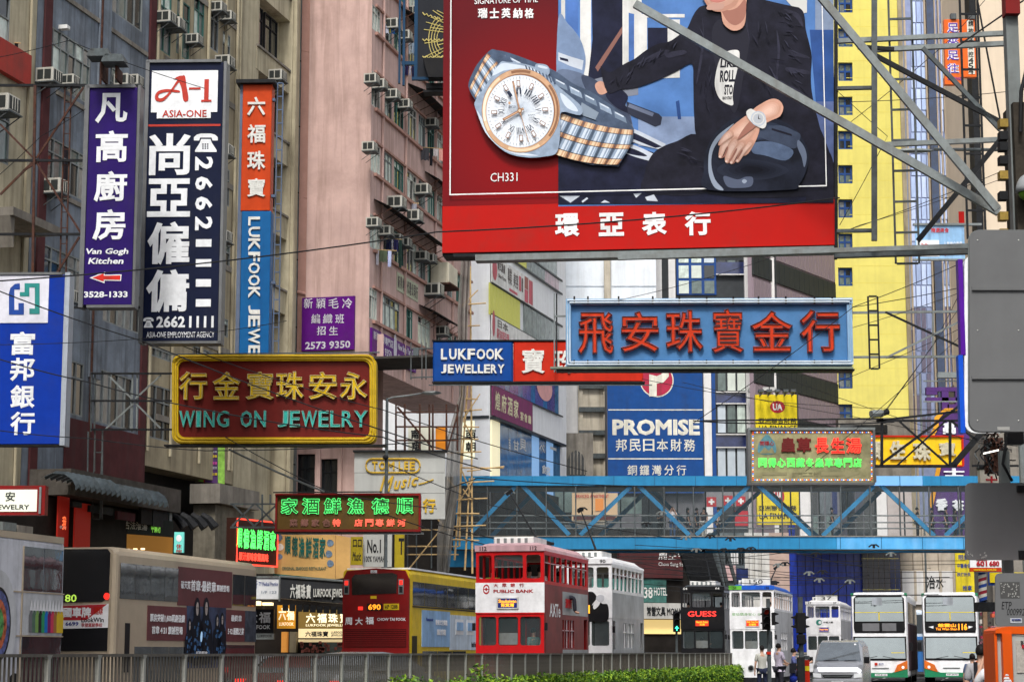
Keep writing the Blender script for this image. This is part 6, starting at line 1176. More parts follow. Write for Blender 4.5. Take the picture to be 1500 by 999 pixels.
def person(label, px, top, Y, feet=0., face=0., shirt=(.5, .5, .5), pants=(.03, .03, .05), arms='down', sit=False, long_hair=False, group=None, skirt=False, base=None, h=None):
    zt = P(px, top, Y).z; h = h or (zt-feet); k = h/1.70
    t = T('person', label, 'person', px, 955, Y, R(face), group); t.e.location = (t.o.x, t.o.y, zt-h) if base is None else base
    J = {}; E = []
    def j(n, x, y, z, r): J[n] = ((x*k, y*k, z*k), r*k if not isinstance(r, tuple) else (r[0]*k, r[1]*k))
    j('pelvis', 0, 0, .95, (.15, .10)); j('waist', 0, 0, 1.10, (.125, .09)); j('chest', 0, .0, 1.30, (.16, .10)); j('neck', 0, .01, 1.45, .052); j('jaw', 0, -.01, 1.51, .062); j('skull', 0, 0, 1.61, .078)
    E += [('pelvis', 'waist'), ('waist', 'chest'), ('chest', 'neck'), ('neck', 'jaw'), ('jaw', 'skull')]
    arm = {'down': ((.22, .02, 1.12), (.23, -.06, .88)), 'phone': ((.22, -.06, 1.12), (.12, -.26, 1.22)), 'face': ((.24, -.14, 1.18), (.09, -.14, 1.52)), 'fwd': ((.2, -.08, 1.1), (.15, -.30, 1.05)), 'wide': ((.3, -.05, 1.2), (.34, -.2, 1.35))}
    leg = {False: ((.10, 0, .50), (.10, .02, .08), (.10, -.13, .04)), True: ((.11, -.42, .93), (.11, -.45, .50), (.11, -.58, .46))}[sit]
    for s, sd in ((1, 'l'), (-1, 'r')):
        a = arm[arms[sd == 'r'] if isinstance(arms, tuple) else arms]
        j('sh'+sd, .17*s, .01, 1.385, .052); j('el'+sd, a[0][0]*s, a[0][1], a[0][2], .038); j('wr'+sd, a[1][0]*s, a[1][1], a[1][2], .026)
        d = (Vector(a[1])-Vector(a[0])).normalized(); p = Vector(a[1]); q = p+d*.07; j('pa'+sd, q.x*s, q.y, q.z, .028)
        E += [('chest', 'sh'+sd), ('sh'+sd, 'el'+sd), ('el'+sd, 'wr'+sd), ('wr'+sd, 'pa'+sd)]
        sidev = d.cross(Vector((1, 0, 0))); sidev = sidev.normalized() if sidev.length > .1 else Vector((0, 1, 0))
        for f, (o_, ln) in enumerate(((-.030, .075), (-.010, .085), (.010, .08), (.030, .065), (-.055, .03))):
            g = q+sidev*o_+d*ln+Vector((-.015, 0, -.01)); j('f%d%s' % (f, sd), g.x*s, g.y, g.z, .008); E.append(('pa'+sd, 'f%d%s' % (f, sd)))
        j('hi'+sd, .09*s, 0 if not sit else -.08, .90, .088); j('kn'+sd, leg[0][0]*s, *leg[0][1:], .055); j('an'+sd, leg[1][0]*s, *leg[1][1:], .038); j('to'+sd, leg[2][0]*s, *leg[2][1:], .033)
        E += [('pelvis', 'hi'+sd), ('hi'+sd, 'kn'+sd), ('kn'+sd, 'an'+sd), ('an'+sd, 'to'+sd)]
    JB = {n: ((v[0], (v[1][0]*.78, v[1][1]*.78)) if isinstance(v[1], tuple) else v) for n, v in J.items()}; skinobj('body', JB, E, sk_m, t.e)
    sub = lambda ns: ({n: J[n] for n in ns}, [e for e in E if e[0] in ns and e[1] in ns])
    j2 = {n: J[n] for n in ('pelvis', 'waist', 'chest', 'shl', 'shr')}
    for sd in 'lr':
        a, b = Vector(J['sh'+sd][0]), Vector(J['el'+sd][0]); j2['el'+sd] = (tuple(a.lerp(b, .8)), J['el'+sd][1]*1.15)
    j2['hem'] = ((0, 0, .84*k), (.135*k, .095*k)); j2['collar'] = ((0, .01*k, 1.435*k), (.05*k, .045*k))
    e2 = [('pelvis', 'hem'), ('chest', 'collar'), ('pelvis', 'waist'), ('waist', 'chest'), ('chest', 'shl'), ('chest', 'shr'), ('shl', 'ell'), ('shr', 'elr')]
    skinobj('shirt', j2, e2, cloth(shirt), t.e, .018*k)
    ns = ['pelvis'] + [a+s for s in 'lr' for a in ('hi', 'kn', 'an')]; J3, E3 = sub(ns)
    if skirt:
        n_ = 12; rings = [[(r_*k*math.cos(i*6.283/n_), r_*.8*k*math.sin(i*6.283/n_), z_*k) for i in range(n_)] for z_, r_ in ((.58, .21), (.8, .19), (1.02, .14))]
        t.part('skirt', MB(cloth(pants)).loft(rings), smooth=True)
    else: skinobj('trousers', J3, E3, cloth(pants), t.e, .016*k)
    hb = MB(hair_m).ell((0, .022*k, 1.612*k), (.080*k, .092*k, .100*k), 12, 6, -.35, 1)
    if long_hair: hb.ell((0, .06*k, 1.52*k), (.085*k, .05*k, .17*k), 10, 6)
    t.part('hair', hb, smooth=True)
    fb_ = MB(sk_m).add([(-.012*k, -.075*k, 1.57*k), (.012*k, -.075*k, 1.57*k), (0, -.105*k, 1.565*k), (0, -.078*k, 1.605*k)], [(0, 1, 2), (1, 3, 2), (3, 0, 2)]).m(hair_m)
    for s in (-1, 1): fb_.box(s*.03*k-.011*k, s*.03*k+.011*k, -.084*k, -.06*k, 1.60*k, 1.609*k)
    fb_.m(cloth((.4, .12, .1))).box(-.022*k, .022*k, -.082*k, -.06*k, 1.528*k, 1.536*k); t.part('face', fb_)
    if not sit: t.part('shoe', MB(cloth((.03, .03, .03))).box(.06*k, .145*k, -.19*k, .07*k, 0, .075*k)); t.part('shoe', MB(cloth((.03, .03, .03))).box(-.145*k, -.06*k, -.19*k, .07*k, 0, .075*k))
    t.k = k
    return t
# pedestrians at the crossing
p = person('man in a grey T-shirt and dark trousers seen from behind at the hedge end', 1116, 945, 66, .0, 185, (.42, .42, .38), (.02, .025, .05))
p = person('man in a pale lilac shirt leaning by the traffic light, holding papers', 1141, 942, 68, .0, 120, (.50, .45, .55), (.03, .03, .04), arms='fwd')
p = person('woman in a patterned top and blue shorts looking at her phone', 1163, 949, 64, .0, 75, (.10, .12, .28), (.02, .04, .30), arms='phone', skirt=True)
p.part('handbag', MB(cloth((.015, .015, .02))).box(-.24, -.12, -.1, .12, .82, 1.12, .02)); p.part('handbag_pattern', MB(cloth((.5, .05, .12))).box(-.22, -.14, -.105, -.101, .86, .95))
p = person('young person in a white T-shirt holding a white plastic bag', 1173, 948, 63, .0, 100, (.72, .72, .74), (.03, .03, .05), arms=('down', 'phone'))
pb = T('shopping_bag', 'white plastic bag hanging from the hand of the person in a white T-shirt', 'bag', 1171, 955, 62.7); pb.e.location.z = .36
pb.part('bag', MB(M('plastic_white', (.72, .72, .74), rough=.35)).loft([[(r_*math.cos(i*.785), r_*.5*math.sin(i*.785), z_) for i in range(8)] for z_, r_ in ((0, .10), (.06, .15), (.2, .13), (.3, .06), (.38, .02))]), smooth=True)
# right pavement
p = person('dark-haired pedestrian with a backpack strap, lower right corner', 1437, 944, 29, -.1, 170, (.33, .33, .35), (.03, .03, .04)); p.part('strap', MB(cloth((.02, .02, .025))).box(.06, .11, -.02, .14, 1.05, 1.42))
p = person('woman raising her arm beside the orange bus stop pillar', 1455, 951, 26.5, -.1, 200, (.70, .70, .72), (.03, .03, .05), arms=('face', 'down'), long_hair=True)
p = person('pedestrian in a blue-grey vest beyond the backpack wearer', 1424, 957, 52, -.2, 170, (.10, .13, .22))
p = person('pedestrian with red top far down the right pavement', 1448, 938, 75, .13, 20, (.5, .08, .12)) 
p = person('pedestrian in dark clothes far down the right pavement', 1441, 941, 82, .13, 160, (.04, .04, .05))
# on the footbridge
dz = fb.o.z + Z(787)
GB = 'people walking on the footbridge'
for lab, px, face, sh, pa, ar, lh, dy in (
    ('woman in a white blouse photographing from the footbridge', 985, 0, (.62, .63, .66), (.08, .16, .34), 'face', True, .9), ('footbridge walker in a dark dress left of the pair', 1008, 90, (.06, .05, .05), (.03, .03, .04), 'down', True, 1.6),
    ('footbridge walker in navy, left of the close pair', 1021, 60, (.03, .05, .10), (.03, .03, .05), 'down', False, 1.8), ('long-haired footbridge walker in black with white skirt', 1031, -40, (.03, .02, .03), (.55, .54, .5), 'down', True, 1.3),
    ('footbridge walker in a white shirt with a shoulder strap', 1052, -90, (.65, .67, .7), (.02, .02, .03), 'down', False, 1.4), ('crouching figure behind the footbridge rail at left', 967, 30, (.05, .04, .04), (.03, .03, .03), 'phone', False, 2.2),
    ('lone dark footbridge walker right of the yellow sign', 1219, 80, (.05, .055, .06), (.03, .03, .04), 'down', False, 1.5), ('bald-looking figure in black on the footbridge, left of two', 1344, 90, (.012, .012, .014), (.012, .012, .014), 'down', False, 1.3),
    ('figure in black on the footbridge, right of two', 1365, -90, (.014, .014, .016), (.014, .014, .016), 'down', False, 1.8), ('footbridge figure before the purple sign, first', 1386, 60, (.02, .02, .025), (.02, .02, .03), 'down', False, 1.4), ('footbridge figure before the purple sign, second', 1399, 100, (.02, .02, .02), (.02, .02, .03), 'down', True, 2.0)):
    person(lab, px, 742, 104+dy, dz, face, sh, pa, ar, long_hair=lh, group=GB, h=1.62, base=tuple(Vector((P(px, 760, 104+dy).x, 104+dy, dz))))
# ================================================================ TRAMS
XR = lambda Wd: Matrix(((0, -1, 0, Wd), (1, 0, 0, 0), (0, 0, 1, 0), (0, 0, 0, 1)))     # right-hand side wall
XL = Matrix(((0, 1, 0, 0), (-1, 0, 0, 0), (0, 0, 1, 0), (0, 0, 0, 1)))
intm = M('tram_interior', (.04, .03, .02), rough=.7, var=.3, vs=2); seatm = M('wood_seat', (.05, .03, .02), rough=.5); screen = M('screen_glass', (.10, .13, .14), rough=.05, alpha=.2)
wsgl = M('windscreen_glass', (.05, .06, .07), rough=.03, spec=1.0, var=.1)
def rhole(mb, h, r, mat, y=0.):      # round the corners of an opening
    a, b, c, d = h
    for x, z, sx, sz in ((a, c, 1, 1), (b, c, -1, 1), (b, d, -1, -1), (a, d, 1, -1)):
        pts = [(x, y, z)] + [(x+sx*r*(1-math.sin(R(q))), y, z+sz*r*(1-math.cos(R(q)))) for q in (0, 30, 60, 90)]
        mb.add(pts, [(0, 1, 2, 3, 4)])
def tram(label, x0, x1, Y, Lg, roofpy, cols, no, ads, texts, rr=None, plate=None, pole=None, side=None, polebase=.6, pass_=()):
    t = T('tram', label, 'tram', x0, 955, Y, -PHI, 'double-deck trams on the central tracks', ground=True)
    Wd = t.l(x1, 900)[0]; H = t.l((x0+x1)/2, roofpy)[1]; k = H/4.61; L = Lg
    body, belt, roofc, trim = cols
    hu = [(.04*Wd, .23*Wd, 3.61*k, 4.30*k), (.27*Wd, .69*Wd, 3.61*k, 4.30*k), (.74*Wd, .95*Wd, 3.61*k, 4.30*k)]; hl = [(.04*Wd, .30*Wd, 1.67*k, 2.50*k), (.33*Wd, .62*Wd, 1.67*k, 2.50*k), (.65*Wd, .95*Wd, 1.67*k, 2.50*k)]
    mb = MB(body).holed(0, Wd, .35*k, 2.60*k, hl, 0, .09); mb.holed(0, Wd, 3.49*k, 4.40*k, hu, 0, .09)
    for h in hu+hl: rhole(mb, h, .07, body)
    mb.m(belt).box(-.012, Wd+.012, -.015, .02, 2.60*k, 3.49*k); mb.m(body).box(-.012, Wd+.012, -.02, .01, 2.585*k, 2.62*k)
    t.part('front_panel', mb)
    sb = side or body
    hs = [(.12+i*(L-.3)/8, .12+i*(L-.3)/8+(L-.3)/8-.10, 3.55*k, 4.30*k) for i in range(8)]; lw_ = [(2.1/6.3*L+i*.16*L*.72, 2.1/6.3*L+i*.16*L*.72+.15*L*.6, 1.6*k, 2.45*k) for i in range(3)]; door = [(.15, .62, .6*k, 2.5*k), (L-.75, L-.2, .6*k, 2.5*k)]
    for X_, nm in ((XR(Wd), 'side_panel'), (XL, 'side_panel')):
        mb = MB(rr or body); mb.X = X_
        if X_ is XL: f = lambda q: [(-b, -a, c, d) for a, b, c, d in q]; mb.holed(-L, 0, .35*k, 3.45*k, f(lw_+door), 0, .06); mb.holed(-L, 0, 3.45*k, 4.42*k, f(hs), 0, .06)
        else:
            mb.m(sb).holed(0, L, .35*k, 3.45*k, lw_+door, 0, .06); mb.m(rr or body).holed(0, L, 3.45*k, 4.42*k, hs, 0, .06)
            mb.m(trim)
            for a, b, c, d in hs: mb.box(a, b, .0, .03, 4.06*k, 4.09*k)
            for a, b, c, d in lw_: mb.box((a+b)/2-.02, (a+b)/2+.02, .0, .03, c, d); mb.box(a, b, -.002, .035, c+.6*(d-c), c+.6*(d-c)+.03)
            for ad in ads: mb.m(ad[0]).box(ad[1]*L, ad[2]*L, -.01, .0, ad[3]*k, ad[4]*k)
            for tx in texts: mb.m(tx[5]).text(tx[0], tx[1]*L, tx[2]*L, tx[3]*k, tx[4]*k, -.02, bold=.02)
        t.part(nm, mb)
    mb = MB(intm).box(.03, Wd-.03, .1, L-.03, .40*k, .46*k).box(.03, Wd-.03, .1, L-.03, 2.62*k, 2.70*k); mb.m(MC.get('cream_lining') or M('cream_lining', (.55, .5, .38))).box(.03, Wd-.03, .05, L-.03, 4.36*k, 4.40*k)
    t.part('deck', mb); t.part('rear_panel', MB(body).holed(0, Wd, .35*k, 4.4*k, hu, L-.05, 0)); t.part('bulkhead', MB(M('bulkhead_cream', (.16, .14, .10), rough=.5)).box(.05, .62*Wd, .9, .94, .46*k, 2.6*k))
    mb = MB(seatm)
    for i in range(5): 
        for xx in (.12, Wd*.6): mb.box(xx, xx+Wd*.28, .7+i*.95, .75+i*.95, 2.95*k, 3.62*k); mb.box(xx, xx+Wd*.28, .75+i*.95, 1.1+i*.95, 2.95*k, 3.0*k)
    t.part('seat', mb)
    rings = []                                      # domed roof
    for yy, gz, gx in ((-.03, 0, 0), (-.03, .10, .03), (.06, .15, .06), (.5, .21, .12), (L-.4, .21, .12), (L+.02, .08, .02), (L+.02, 0, 0)): rings.append([(gx*.5-.02, yy, 4.40*k), (Wd+.02-gx*.5, yy, 4.40*k), (Wd+.02-gx*.8, yy, (4.44+gz*.4)*k), (Wd-.15-gx, yy, (4.46+gz)*k), (.15+gx, yy, (4.46+gz)*k), (-.02+gx*.8, yy, (4.44+gz*.4)*k)])
    t.part('roof', MB(roofc).loft(rings)); t.part('number_band', MB(trim if no != '150' else trim).box(-.03, Wd+.03, -.045, -.031, 4.41*k, 4.585*k) if no != '150' else MB(paint('lime_green', (.15, .5, .06))).box(-.03, Wd*.28, -.045, -.031, 4.41*k, 4.60*k).m(paint('vivid_blue', (.02, .12, .62))).box(Wd*.28+.001, Wd+.03, -.045, -.031, 4.41*k, 4.60*k))
    nb = MB(white if cols[3] is black else black).text(no, .06*Wd, .16*Wd, 4.43*k, 4.55*k, -.05, bold=.03).text(no, .80*Wd, .90*Wd, 4.43*k, 4.55*k, -.05, bold=.03); t.part('fleet_number', nb)
    mb = MB(white).box(Wd*.15, Wd*.75, .9, 2.7, 4.66*k, 4.88*k, .03)
    for i in range(5): mb.m(galv).box(Wd*.2+i*.13*Wd*.8, Wd*.2+i*.13*Wd*.8+.09, .885, .899, 4.70*k, 4.84*k)
    t.part('roof_vent_box', mb)
    if plate: t.part('number_board', MB(white).box(Wd*.28, Wd*.92, .1, .16, 4.62*k, 4.95*k).m(black).text(plate, Wd*.45, Wd*.75, 4.68*k, 4.88*k, .09, bold=.0))
    for h in hl: t.part('window_pane', MB(screen).box(h[0], h[1], .04, .05, h[2], h[3]))
    t.part('window_pane', MB(screen).box(hu[1][0], hu[1][1], .04, .05, (hu[1][2]+hu[1][3])/2, hu[1][3])); t.part('window_rail', MB(galv).box(hu[1][0], hu[1][1], .02, .05, (hu[1][2]+hu[1][3])/2-.02, (hu[1][2]+hu[1][3])/2+.01))
    t.part('dash_screen', MB(galv).box(hl[1][0]+.02, hl[1][1]-.02, .03, .07, hl[1][2]+.02, hl[1][2]+.36*k))
    for x in (-.1, Wd+.02): t.part('mirror', MB(black).box(x, x+.08, -.05, .05, 2.1*k, 2.32*k))
    t.part('skirt', MB(dark).box(.05, Wd-.05, .02, L-.05, .12, .35*k)); t.part('headlamp', MB(galv).add([(.46*Wd+.14*math.cos(i*.524), -.03, .78*k+.14*math.sin(i*.524)) for i in range(12)], [tuple(range(12))]).m(black).add([(.46*Wd+.10*math.cos(i*.524), -.04, .78*k+.10*math.sin(i*.524)) for i in range(12)], [tuple(range(12))]))
    for yy in (1.4, L-1.6): 
        for xx in (.25, Wd-.35): t.part('wheel', MB(steel).tube([(xx, yy, .33), (xx+.1, yy, .33)], .33, 12))
    if pole: 
        a = t.l(*pole[0], polebase*L); b = t.l(*pole[1], polebase*L+pole[2]); t.part('trolley_pole', MB(dark).tube([(a[0], polebase*L, a[1]), (b[0], polebase*L+pole[2], b[1])], .045, 6, .02)); t.part('trolley_base', MB(dark).box(a[0]-.25, a[0]+.3, polebase*L-.3, polebase*L+.4, a[1]-.12, a[1]+.05).tube([(a[0]-.3, polebase*L, a[1]+.05), (a[0]+.4, polebase*L+.3, a[1]-.02)], .05, 5).tube([(b[0]-.12, polebase*L+pole[2], b[1]-.05), (b[0]+.08, polebase*L+pole[2], b[1]+.1)], .06, 6))
    t.W, t.k, t.L = Wd, k, L
    return t
tred = paint('tram_red', (.55, .012, .015), rough=.3, streak=.05); tpink = paint('faded_pink_roof', (.58, .36, .39)); twh = paint('tram_white', (.84, .84, .86), rough=.3, streak=.06); slv = M('silver_ad', (.42, .44, .46), rough=.3, metal=.5, var=.35, vs=.9); brn = M('maroon_ad', (.22, .03, .03), rough=.35, var=.4, vs=.8)
tg = tram('red and white double-deck tram numbered 112 with destination box, nearest in the street', 697, 797, 60, 6.6, 797, (tred, twh, tpink, tpink), '112', [(brn, .02, .38, .5, 3.3), (slv, .39, .98, 2.6, 3.3), (slv, .39, .98, .5, 1.55)], [('AXTe', .10, .33, 2.5, 2.9, twh), ('瀏覽 67', .44, .7, 2.8, 3.1, tred)], rr=tred, pole=((790, 795), (747, 722), 2.2), side=brn)
k = tg.k; Wd = tg.W
mb = MB(redp); cx, cz = .155*Wd, 3.30*k; o_ = [(cx+.105*math.cos(R(a)), cz+.145*math.sin(R(a))) for a in (30, 60, 90, 120, 150, 210, 240, 270, 300, 330)]; mb.poly(o_, -.020); mb.m(twh).poly([(cx+.07*math.cos(i), cz+.095*math.sin(i)) for i in [a*.628 for a in range(10)]], -.022); mb.m(redp).poly([(cx, cz-.06), (cx+.05, cz), (cx, cz+.06), (cx-.05, cz)], -.024).box(cx-.1, cx+.1, -.026, -.0245, cz-.012, cz+.012)
mb.text('大', .26*Wd, .33*Wd, 3.36*k, 3.47*k, -.02, bold=.03).text('眾', .385*Wd, .455*Wd, 3.36*k, 3.47*k, -.02, bold=.03).text('銀', .51*Wd, .58*Wd, 3.36*k, 3.47*k, -.02, bold=.03).text('行', .64*Wd, .71*Wd, 3.36*k, 3.47*k, -.02, bold=.03).text('PUBLIC BANK', .26*Wd, .85*Wd, 3.19*k, 3.29*k, -.02, bold=.05)
mb.m(white).text('HOTLINE 2480 8088', .10*Wd, .88*Wd, 1.22*k, 1.36*k, -.02, bold=.03).text('www.publicbank.com.hk', .14*Wd, .88*Wd, 1.05*k, 1.15*k, -.02, bold=.02); tg.part('lettering', mb)
def destbox(t, a, b, c, d, face, tx, tcol, frame=None):
    t.part('destination_box', MB(frame or white).box(a-.04, b+.04, -.05, -.016, c-.04, d+.04, .01).m(face).box(a, b, -.054, -.051, c, d)); mb = MB(tcol)
    for s_, f0, f1, z0, z1 in tx: mb.text(s_, a+(b-a)*f0, a+(b-a)*f1, c+(d-c)*z0, c+(d-c)*z1, -.058, bold=.03)
    t.part('destination_text', mb)
nav = paint('dest_blue', (.01, .03, .25)); amb = lamp('amber_text', (1, .42, .03), .9); dred = lamp('dest_red', (.75, .05, .02), .3)
destbox(tg, .33*Wd, .61*Wd, 2.76*k, 3.03*k, nav, (('Shaukeiwan', .03, .97, .52, .9), ('筲箕灣', .15, .85, .08, .48)), MC['amber_text'], white)
tpan = tg
GP = 'passengers riding the trams'
def rider(t, lab, fx, y, deck, shirt, face, arms='down', lh=False, h=1.62): 
    z = {0: .46, 1: 2.70}[deck]*t.k; p = t.w(fx*t.W, y+(.45 if deck else 0), z-.02+(.0 if deck == 0 else -.48*h/1.7)); return person(lab, 700, 900, 60, 0, face, shirt, (.03, .03, .04), arms, sit=(deck == 1), long_hair=lh, base=tuple(p), h=h)
rider(tg, 'woman in a yellow top at the upper front window of the red tram', .14, .45, 1, (.62, .60, .12), -10, lh=True, h=1.75)
rider(tg, 'man in a white shirt seen through the upper front centre window of the red tram', .60, 1.2, 1, (.60, .62, .68), 170, h=1.85)
rider(tg, 'man in a pale pink shirt at the upper right window of the red tram', .84, .5, 1, (.68, .55, .55), 150, h=1.8)
rider(tg, 'driver in a flowered shirt at the lower right of the red tram', .80, .45, 0, (.12, .22, .20), 30, 'fwd', h=1.72)
rider(tg, 'passenger in blue leaning by a side window of the red tram', .85, 3.2, 1, (.25, .35, .6), 90, h=1.75)
t2 = tram('white double-deck tram with a black dressed-up couple picture, numbered 90', 811, 896.5, 70, 6.4, 817, (twh, twh, twh, twh), '90', [(slv, .02, .98, 2.6, 3.4), (slv, .02, .98, .5, 1.55)], [], rr=twh, side=slv, pole=((877, 816), (851, 748), 2.6))
Wd, k = t2.W, t2.k; q = lambda px, py: t2.l(px, py, -.02)
mb = MB(black); mb.poly([q(*p) for p in spline([(858, 908), (872, 910), (889, 909), (892, 898), (890, 885), (883, 884), (876, 880), (870, 884), (864, 890), (860, 896)], 3)], -.022).poly([q(*p) for p in spline([(858, 870), (866, 866), (872, 870), (874, 876), (868, 884), (864, 892), (858, 892)], 3)], -.024)
mb.m(twh).poly([q(*p) for p in spline([(874, 876), (878, 874), (880, 880), (876, 888), (870, 892), (869, 886)], 3)], -.028); mb.m(M('pale_hat', (.55, .56, .6))).poly([q(*p) for p in spline([(873, 876), (877, 871), (884, 872), (885, 878), (879, 882)], 3)], -.03); mb.m(amb).box(q(859, 890)[0], q(864, 890)[0], -.034, -.031, q(860, 898)[1], q(860, 886)[1]); t2.part('printed_couple', mb)
t3 = tram('black double-deck tram with glowing red brand lettering, numbered 64', 998, 1061, 97, 8.0, 858, (black, black, paint('tram_dark_roof', (.05, .055, .06)), black), '64', [(slv, .02, .98, 2.6, 3.4)], [], rr=paint('tram_grey', (.35, .36, .38)), side=slv, pole=((1042, 855), (1032, 806), 3))
Wd, k = t3.W, t3.k; t3.part('glowing_lettering', MB(lamp('guess_red', (1, .05, .04), .8)).text('GUESS', .16*Wd, .82*Wd, 3.16*k, 3.42*k, -.03, bold=.02)); destbox(t3, .34*Wd, .64*Wd, 2.72*k, 2.98*k, dred, (('North Point', .05, .95, .52, .9), ('北角', .3, .7, .08, .48)), MC['amber_text'], black)
rider(t3, 'passenger in lime yellow at the upper left window of the black tram', .12, .4, 1, (.45, .65, .06), 0, h=1.6); rider(t3, 'driver in white reaching across the lower windows of the black tram', .45, .5, 0, (.62, .62, .58), 60, 'wide', h=1.7); rider(t3, 'passenger at the upper right window of the black tram', .88, .4, 1, (.6, .5, .5), 160, h=1.6)
t4 = tram('white double-deck tram with green and blue roof band numbered 150', 1070, 1134, 93, 8.6, 857, (twh, twh, paint('tram_blue_roof', (.02, .10, .45)), twh), '150', [], [], rr=twh, side=paint('tram_side_grey', (.55, .55, .56)), plate='150', pole=((1128, 852), (1137, 832), 2))
Wd, k = t4.W, t4.k; gt = paint('soft_green_text', (.25, .55, .2)); t4.part('lettering', MB(gt).text('星級驕身安心 全港', .05*Wd, .80*Wd, 3.20*k, 3.34*k, -.02, bold=.0)); destbox(t4, .37*Wd, .65*Wd, 2.72*k, 2.98*k, dred, (('Shek Tong Tsui', .05, .95, .52, .9), ('石塘咀', .2, .8, .08, .48)), MC['amber_text'])
rider(t4, 'passenger at the upper right window of the white tram numbered 150', .86, .4, 1, (.65, .65, .7), 150, h=1.6); rider(t4, 'driver in uniform behind the centre window of tram 150', .5, .5, 0, (.35, .42, .5), 0, h=1.65)
t5 = tram('distant white double-deck tram with a green round logo numbered 37', 1182, 1231, 120, 9, 880, (twh, twh, twh, twh), '37', [], [], rr=twh, side=MC['tram_side_grey'], plate='37', pole=((1217, 872), (1243, 852), 2))
Wd, k = t5.W, t5.k; mb = MB(paint('logo_green', (.02, .25, .2))); mb.loft([[(.37*Wd+r_*math.cos(i*.449), -.018-.001*j, 3.32*k+r_*math.sin(i*.449)) for i in range(14)] for j, r_ in ((0, .17), (1, .16))]); mb.m(twh).poly([(.40*Wd+.09*math.cos(i*.628), 3.32*k+.09*math.sin(i*.628)) for i in range(10)], -.022); mb.m(dark).text('中國人壽', .50*Wd, .78*Wd, 3.27*k, 3.38*k, -.02); t5.part('logo', mb); destbox(t5, .38*Wd, .65*Wd, 2.76*k, 3.02*k, M('dest_violet', (.12, .08, .3)), (('Happy Valley', .05, .95, .3, .7),), MC['amber_text'])
# ================================================================ BUSES
def rrb(x0, x1, z0, z1, r, y, n=3, k=1.):
    pts = []
    for cx, cz, a0 in ((x1-r, z1-r, 0), (x0+r, z1-r, 90), (x0+r, z0+r*.5, 180), (x1-r, z0+r*.5, 270)):
        for i in range(n+1): a = R(a0+90*i/n); pts.append((cx+r*math.cos(a), y, cz+(r if a0 < 180 else r*.5)*math.sin(a)))
    return pts
def shell(t, name, mat, Wd, L, z0, H, r=.18, fr=.12, bk=.12, smooth=False, rake=0.):
    rings = [rrb(fr, Wd-fr, z0+.05, H-fr*1.2-rake*.2, r*.6, .0), rrb(.03, Wd-.03, z0+.01, H-.05, r, .12), rrb(0, Wd, z0, H, r, .35), rrb(0, Wd, z0, H, r, L-.35), rrb(bk*.4, Wd-bk*.4, z0+.01, H-.05, r, L-.1), rrb(bk, Wd-bk, z0+.05, H-bk, r*.6, L)]
    return t.part(name, MB(mat).loft([q[::-1] for q in rings]))
def sidep(t, mat, Wd, a, b, c, d, name='side_window', th=.015, off=0., parent=None):
    mb = MB(mat); mb.X = XR(Wd+th+off); mb.box(a, b, 0, th, c, d); return t.part(name, mb, parent)
def sidetext(t, items, Wd, off=.025, name='side_lettering'):
    mb = MB(); mb.X = XR(Wd+off)
    for s_, m_, a, b, c, d in items: mb.m(m_).text(s_, a, b, c, d, 0, bold=.03)
    return t.part(name, mb)
def wheels(t, Wd, ys, r=.48):
    for y in ys:
        for x in (-.01, Wd-.27): t.part('wheel', MB(rubber).tube([(x, y, r), (x+.28, y, r)], r, 16).m(galv).tube([(x+.275, y, r), (x+.285, y, r)], r*.5, 10) if x > 0 else MB(rubber).tube([(x, y, r), (x+.28, y, r)], r, 16))
bg_ = M('bus_glass', (.16, .18, .20), rough=.03, spec=.9, metal=.75, var=.3, vs=1.3, bump=.10, bs=1.1)
# 690 rear
tb = T('double_decker_bus', 'dark red rear and yellow side double-decker bus on route 690', 'bus', 501, 955, 70, -PHI, ground=True)
Wd = tb.l(600, 900)[0]; H = tb.l(545, 833)[1]; L = 11.2; ch = paint('bus_crimson', (.20, .012, .012), rough=.3, streak=.1); byel = paint('bus_yellow', (.72, .50, .02), rough=.35, streak=.1); ltb = paint('ad_pale_blue', (.30, .50, .78)); lpb = paint('ad_ice', (.62, .72, .84))
shell(tb, 'body', byel, Wd, L, .3, H, fr=.02); zz = lambda py: tb.l(550, py)[1]; xx = lambda px: tb.l(px, 900)[0]
tb.part('rear_panel', MB(ch).prism([(.02, .3), (Wd-.02, .3), (Wd-.01, H-.35), (Wd-.15, H-.06), (Wd/2, H+.02), (.15, H-.06), (.01, H-.35)], -.04, .05))
tb.part('roof', MB(twh).box(.1, Wd-.02, .15, L-.1, H-.02, H+.04)); fx = lambda a: xx(a)
tb.part('rear_window', MB(glass('rear_glass', (.015, .012, .012), .1)).prism([(fx(516), zz(871)), (fx(581), zz(869)), (fx(582), zz(842)), (fx(575), zz(839)), (fx(520), zz(841)), (fx(515), zz(846))], -.055, -.041))
for x0 in (504, 584): tb.part('light_cluster', MB(galv).box(fx(x0), fx(x0+7.5), -.06, -.041, zz(870), zz(848)).m(lamp('tail_red', (1, .03, .02), .8)).box(fx(x0+1.3), fx(x0+6.2), -.07, -.061, zz(856.5), zz(850)).m(dark).box(fx(x0+1.3), fx(x0+6.2), -.07, -.061, zz(868), zz(859)))
dd = lamp('led_orange', (1, .30, .02), 1.0); tb.part('route_display', MB(black).box(fx(538), fx(560.5), -.06, -.041, zz(894), zz(883.5)).m(dd).text('690', fx(540), fx(558.5), zz(893), zz(884.5), -.065, bold=.04)); tb.part('number_plate', MB(byel).box(fx(562.5), fx(585), -.055, -.041, zz(893), zz(884)).m(black).text('HP 1288', fx(564.5), fx(583), zz(891.5), zz(885.5), -.06, bold=.02))
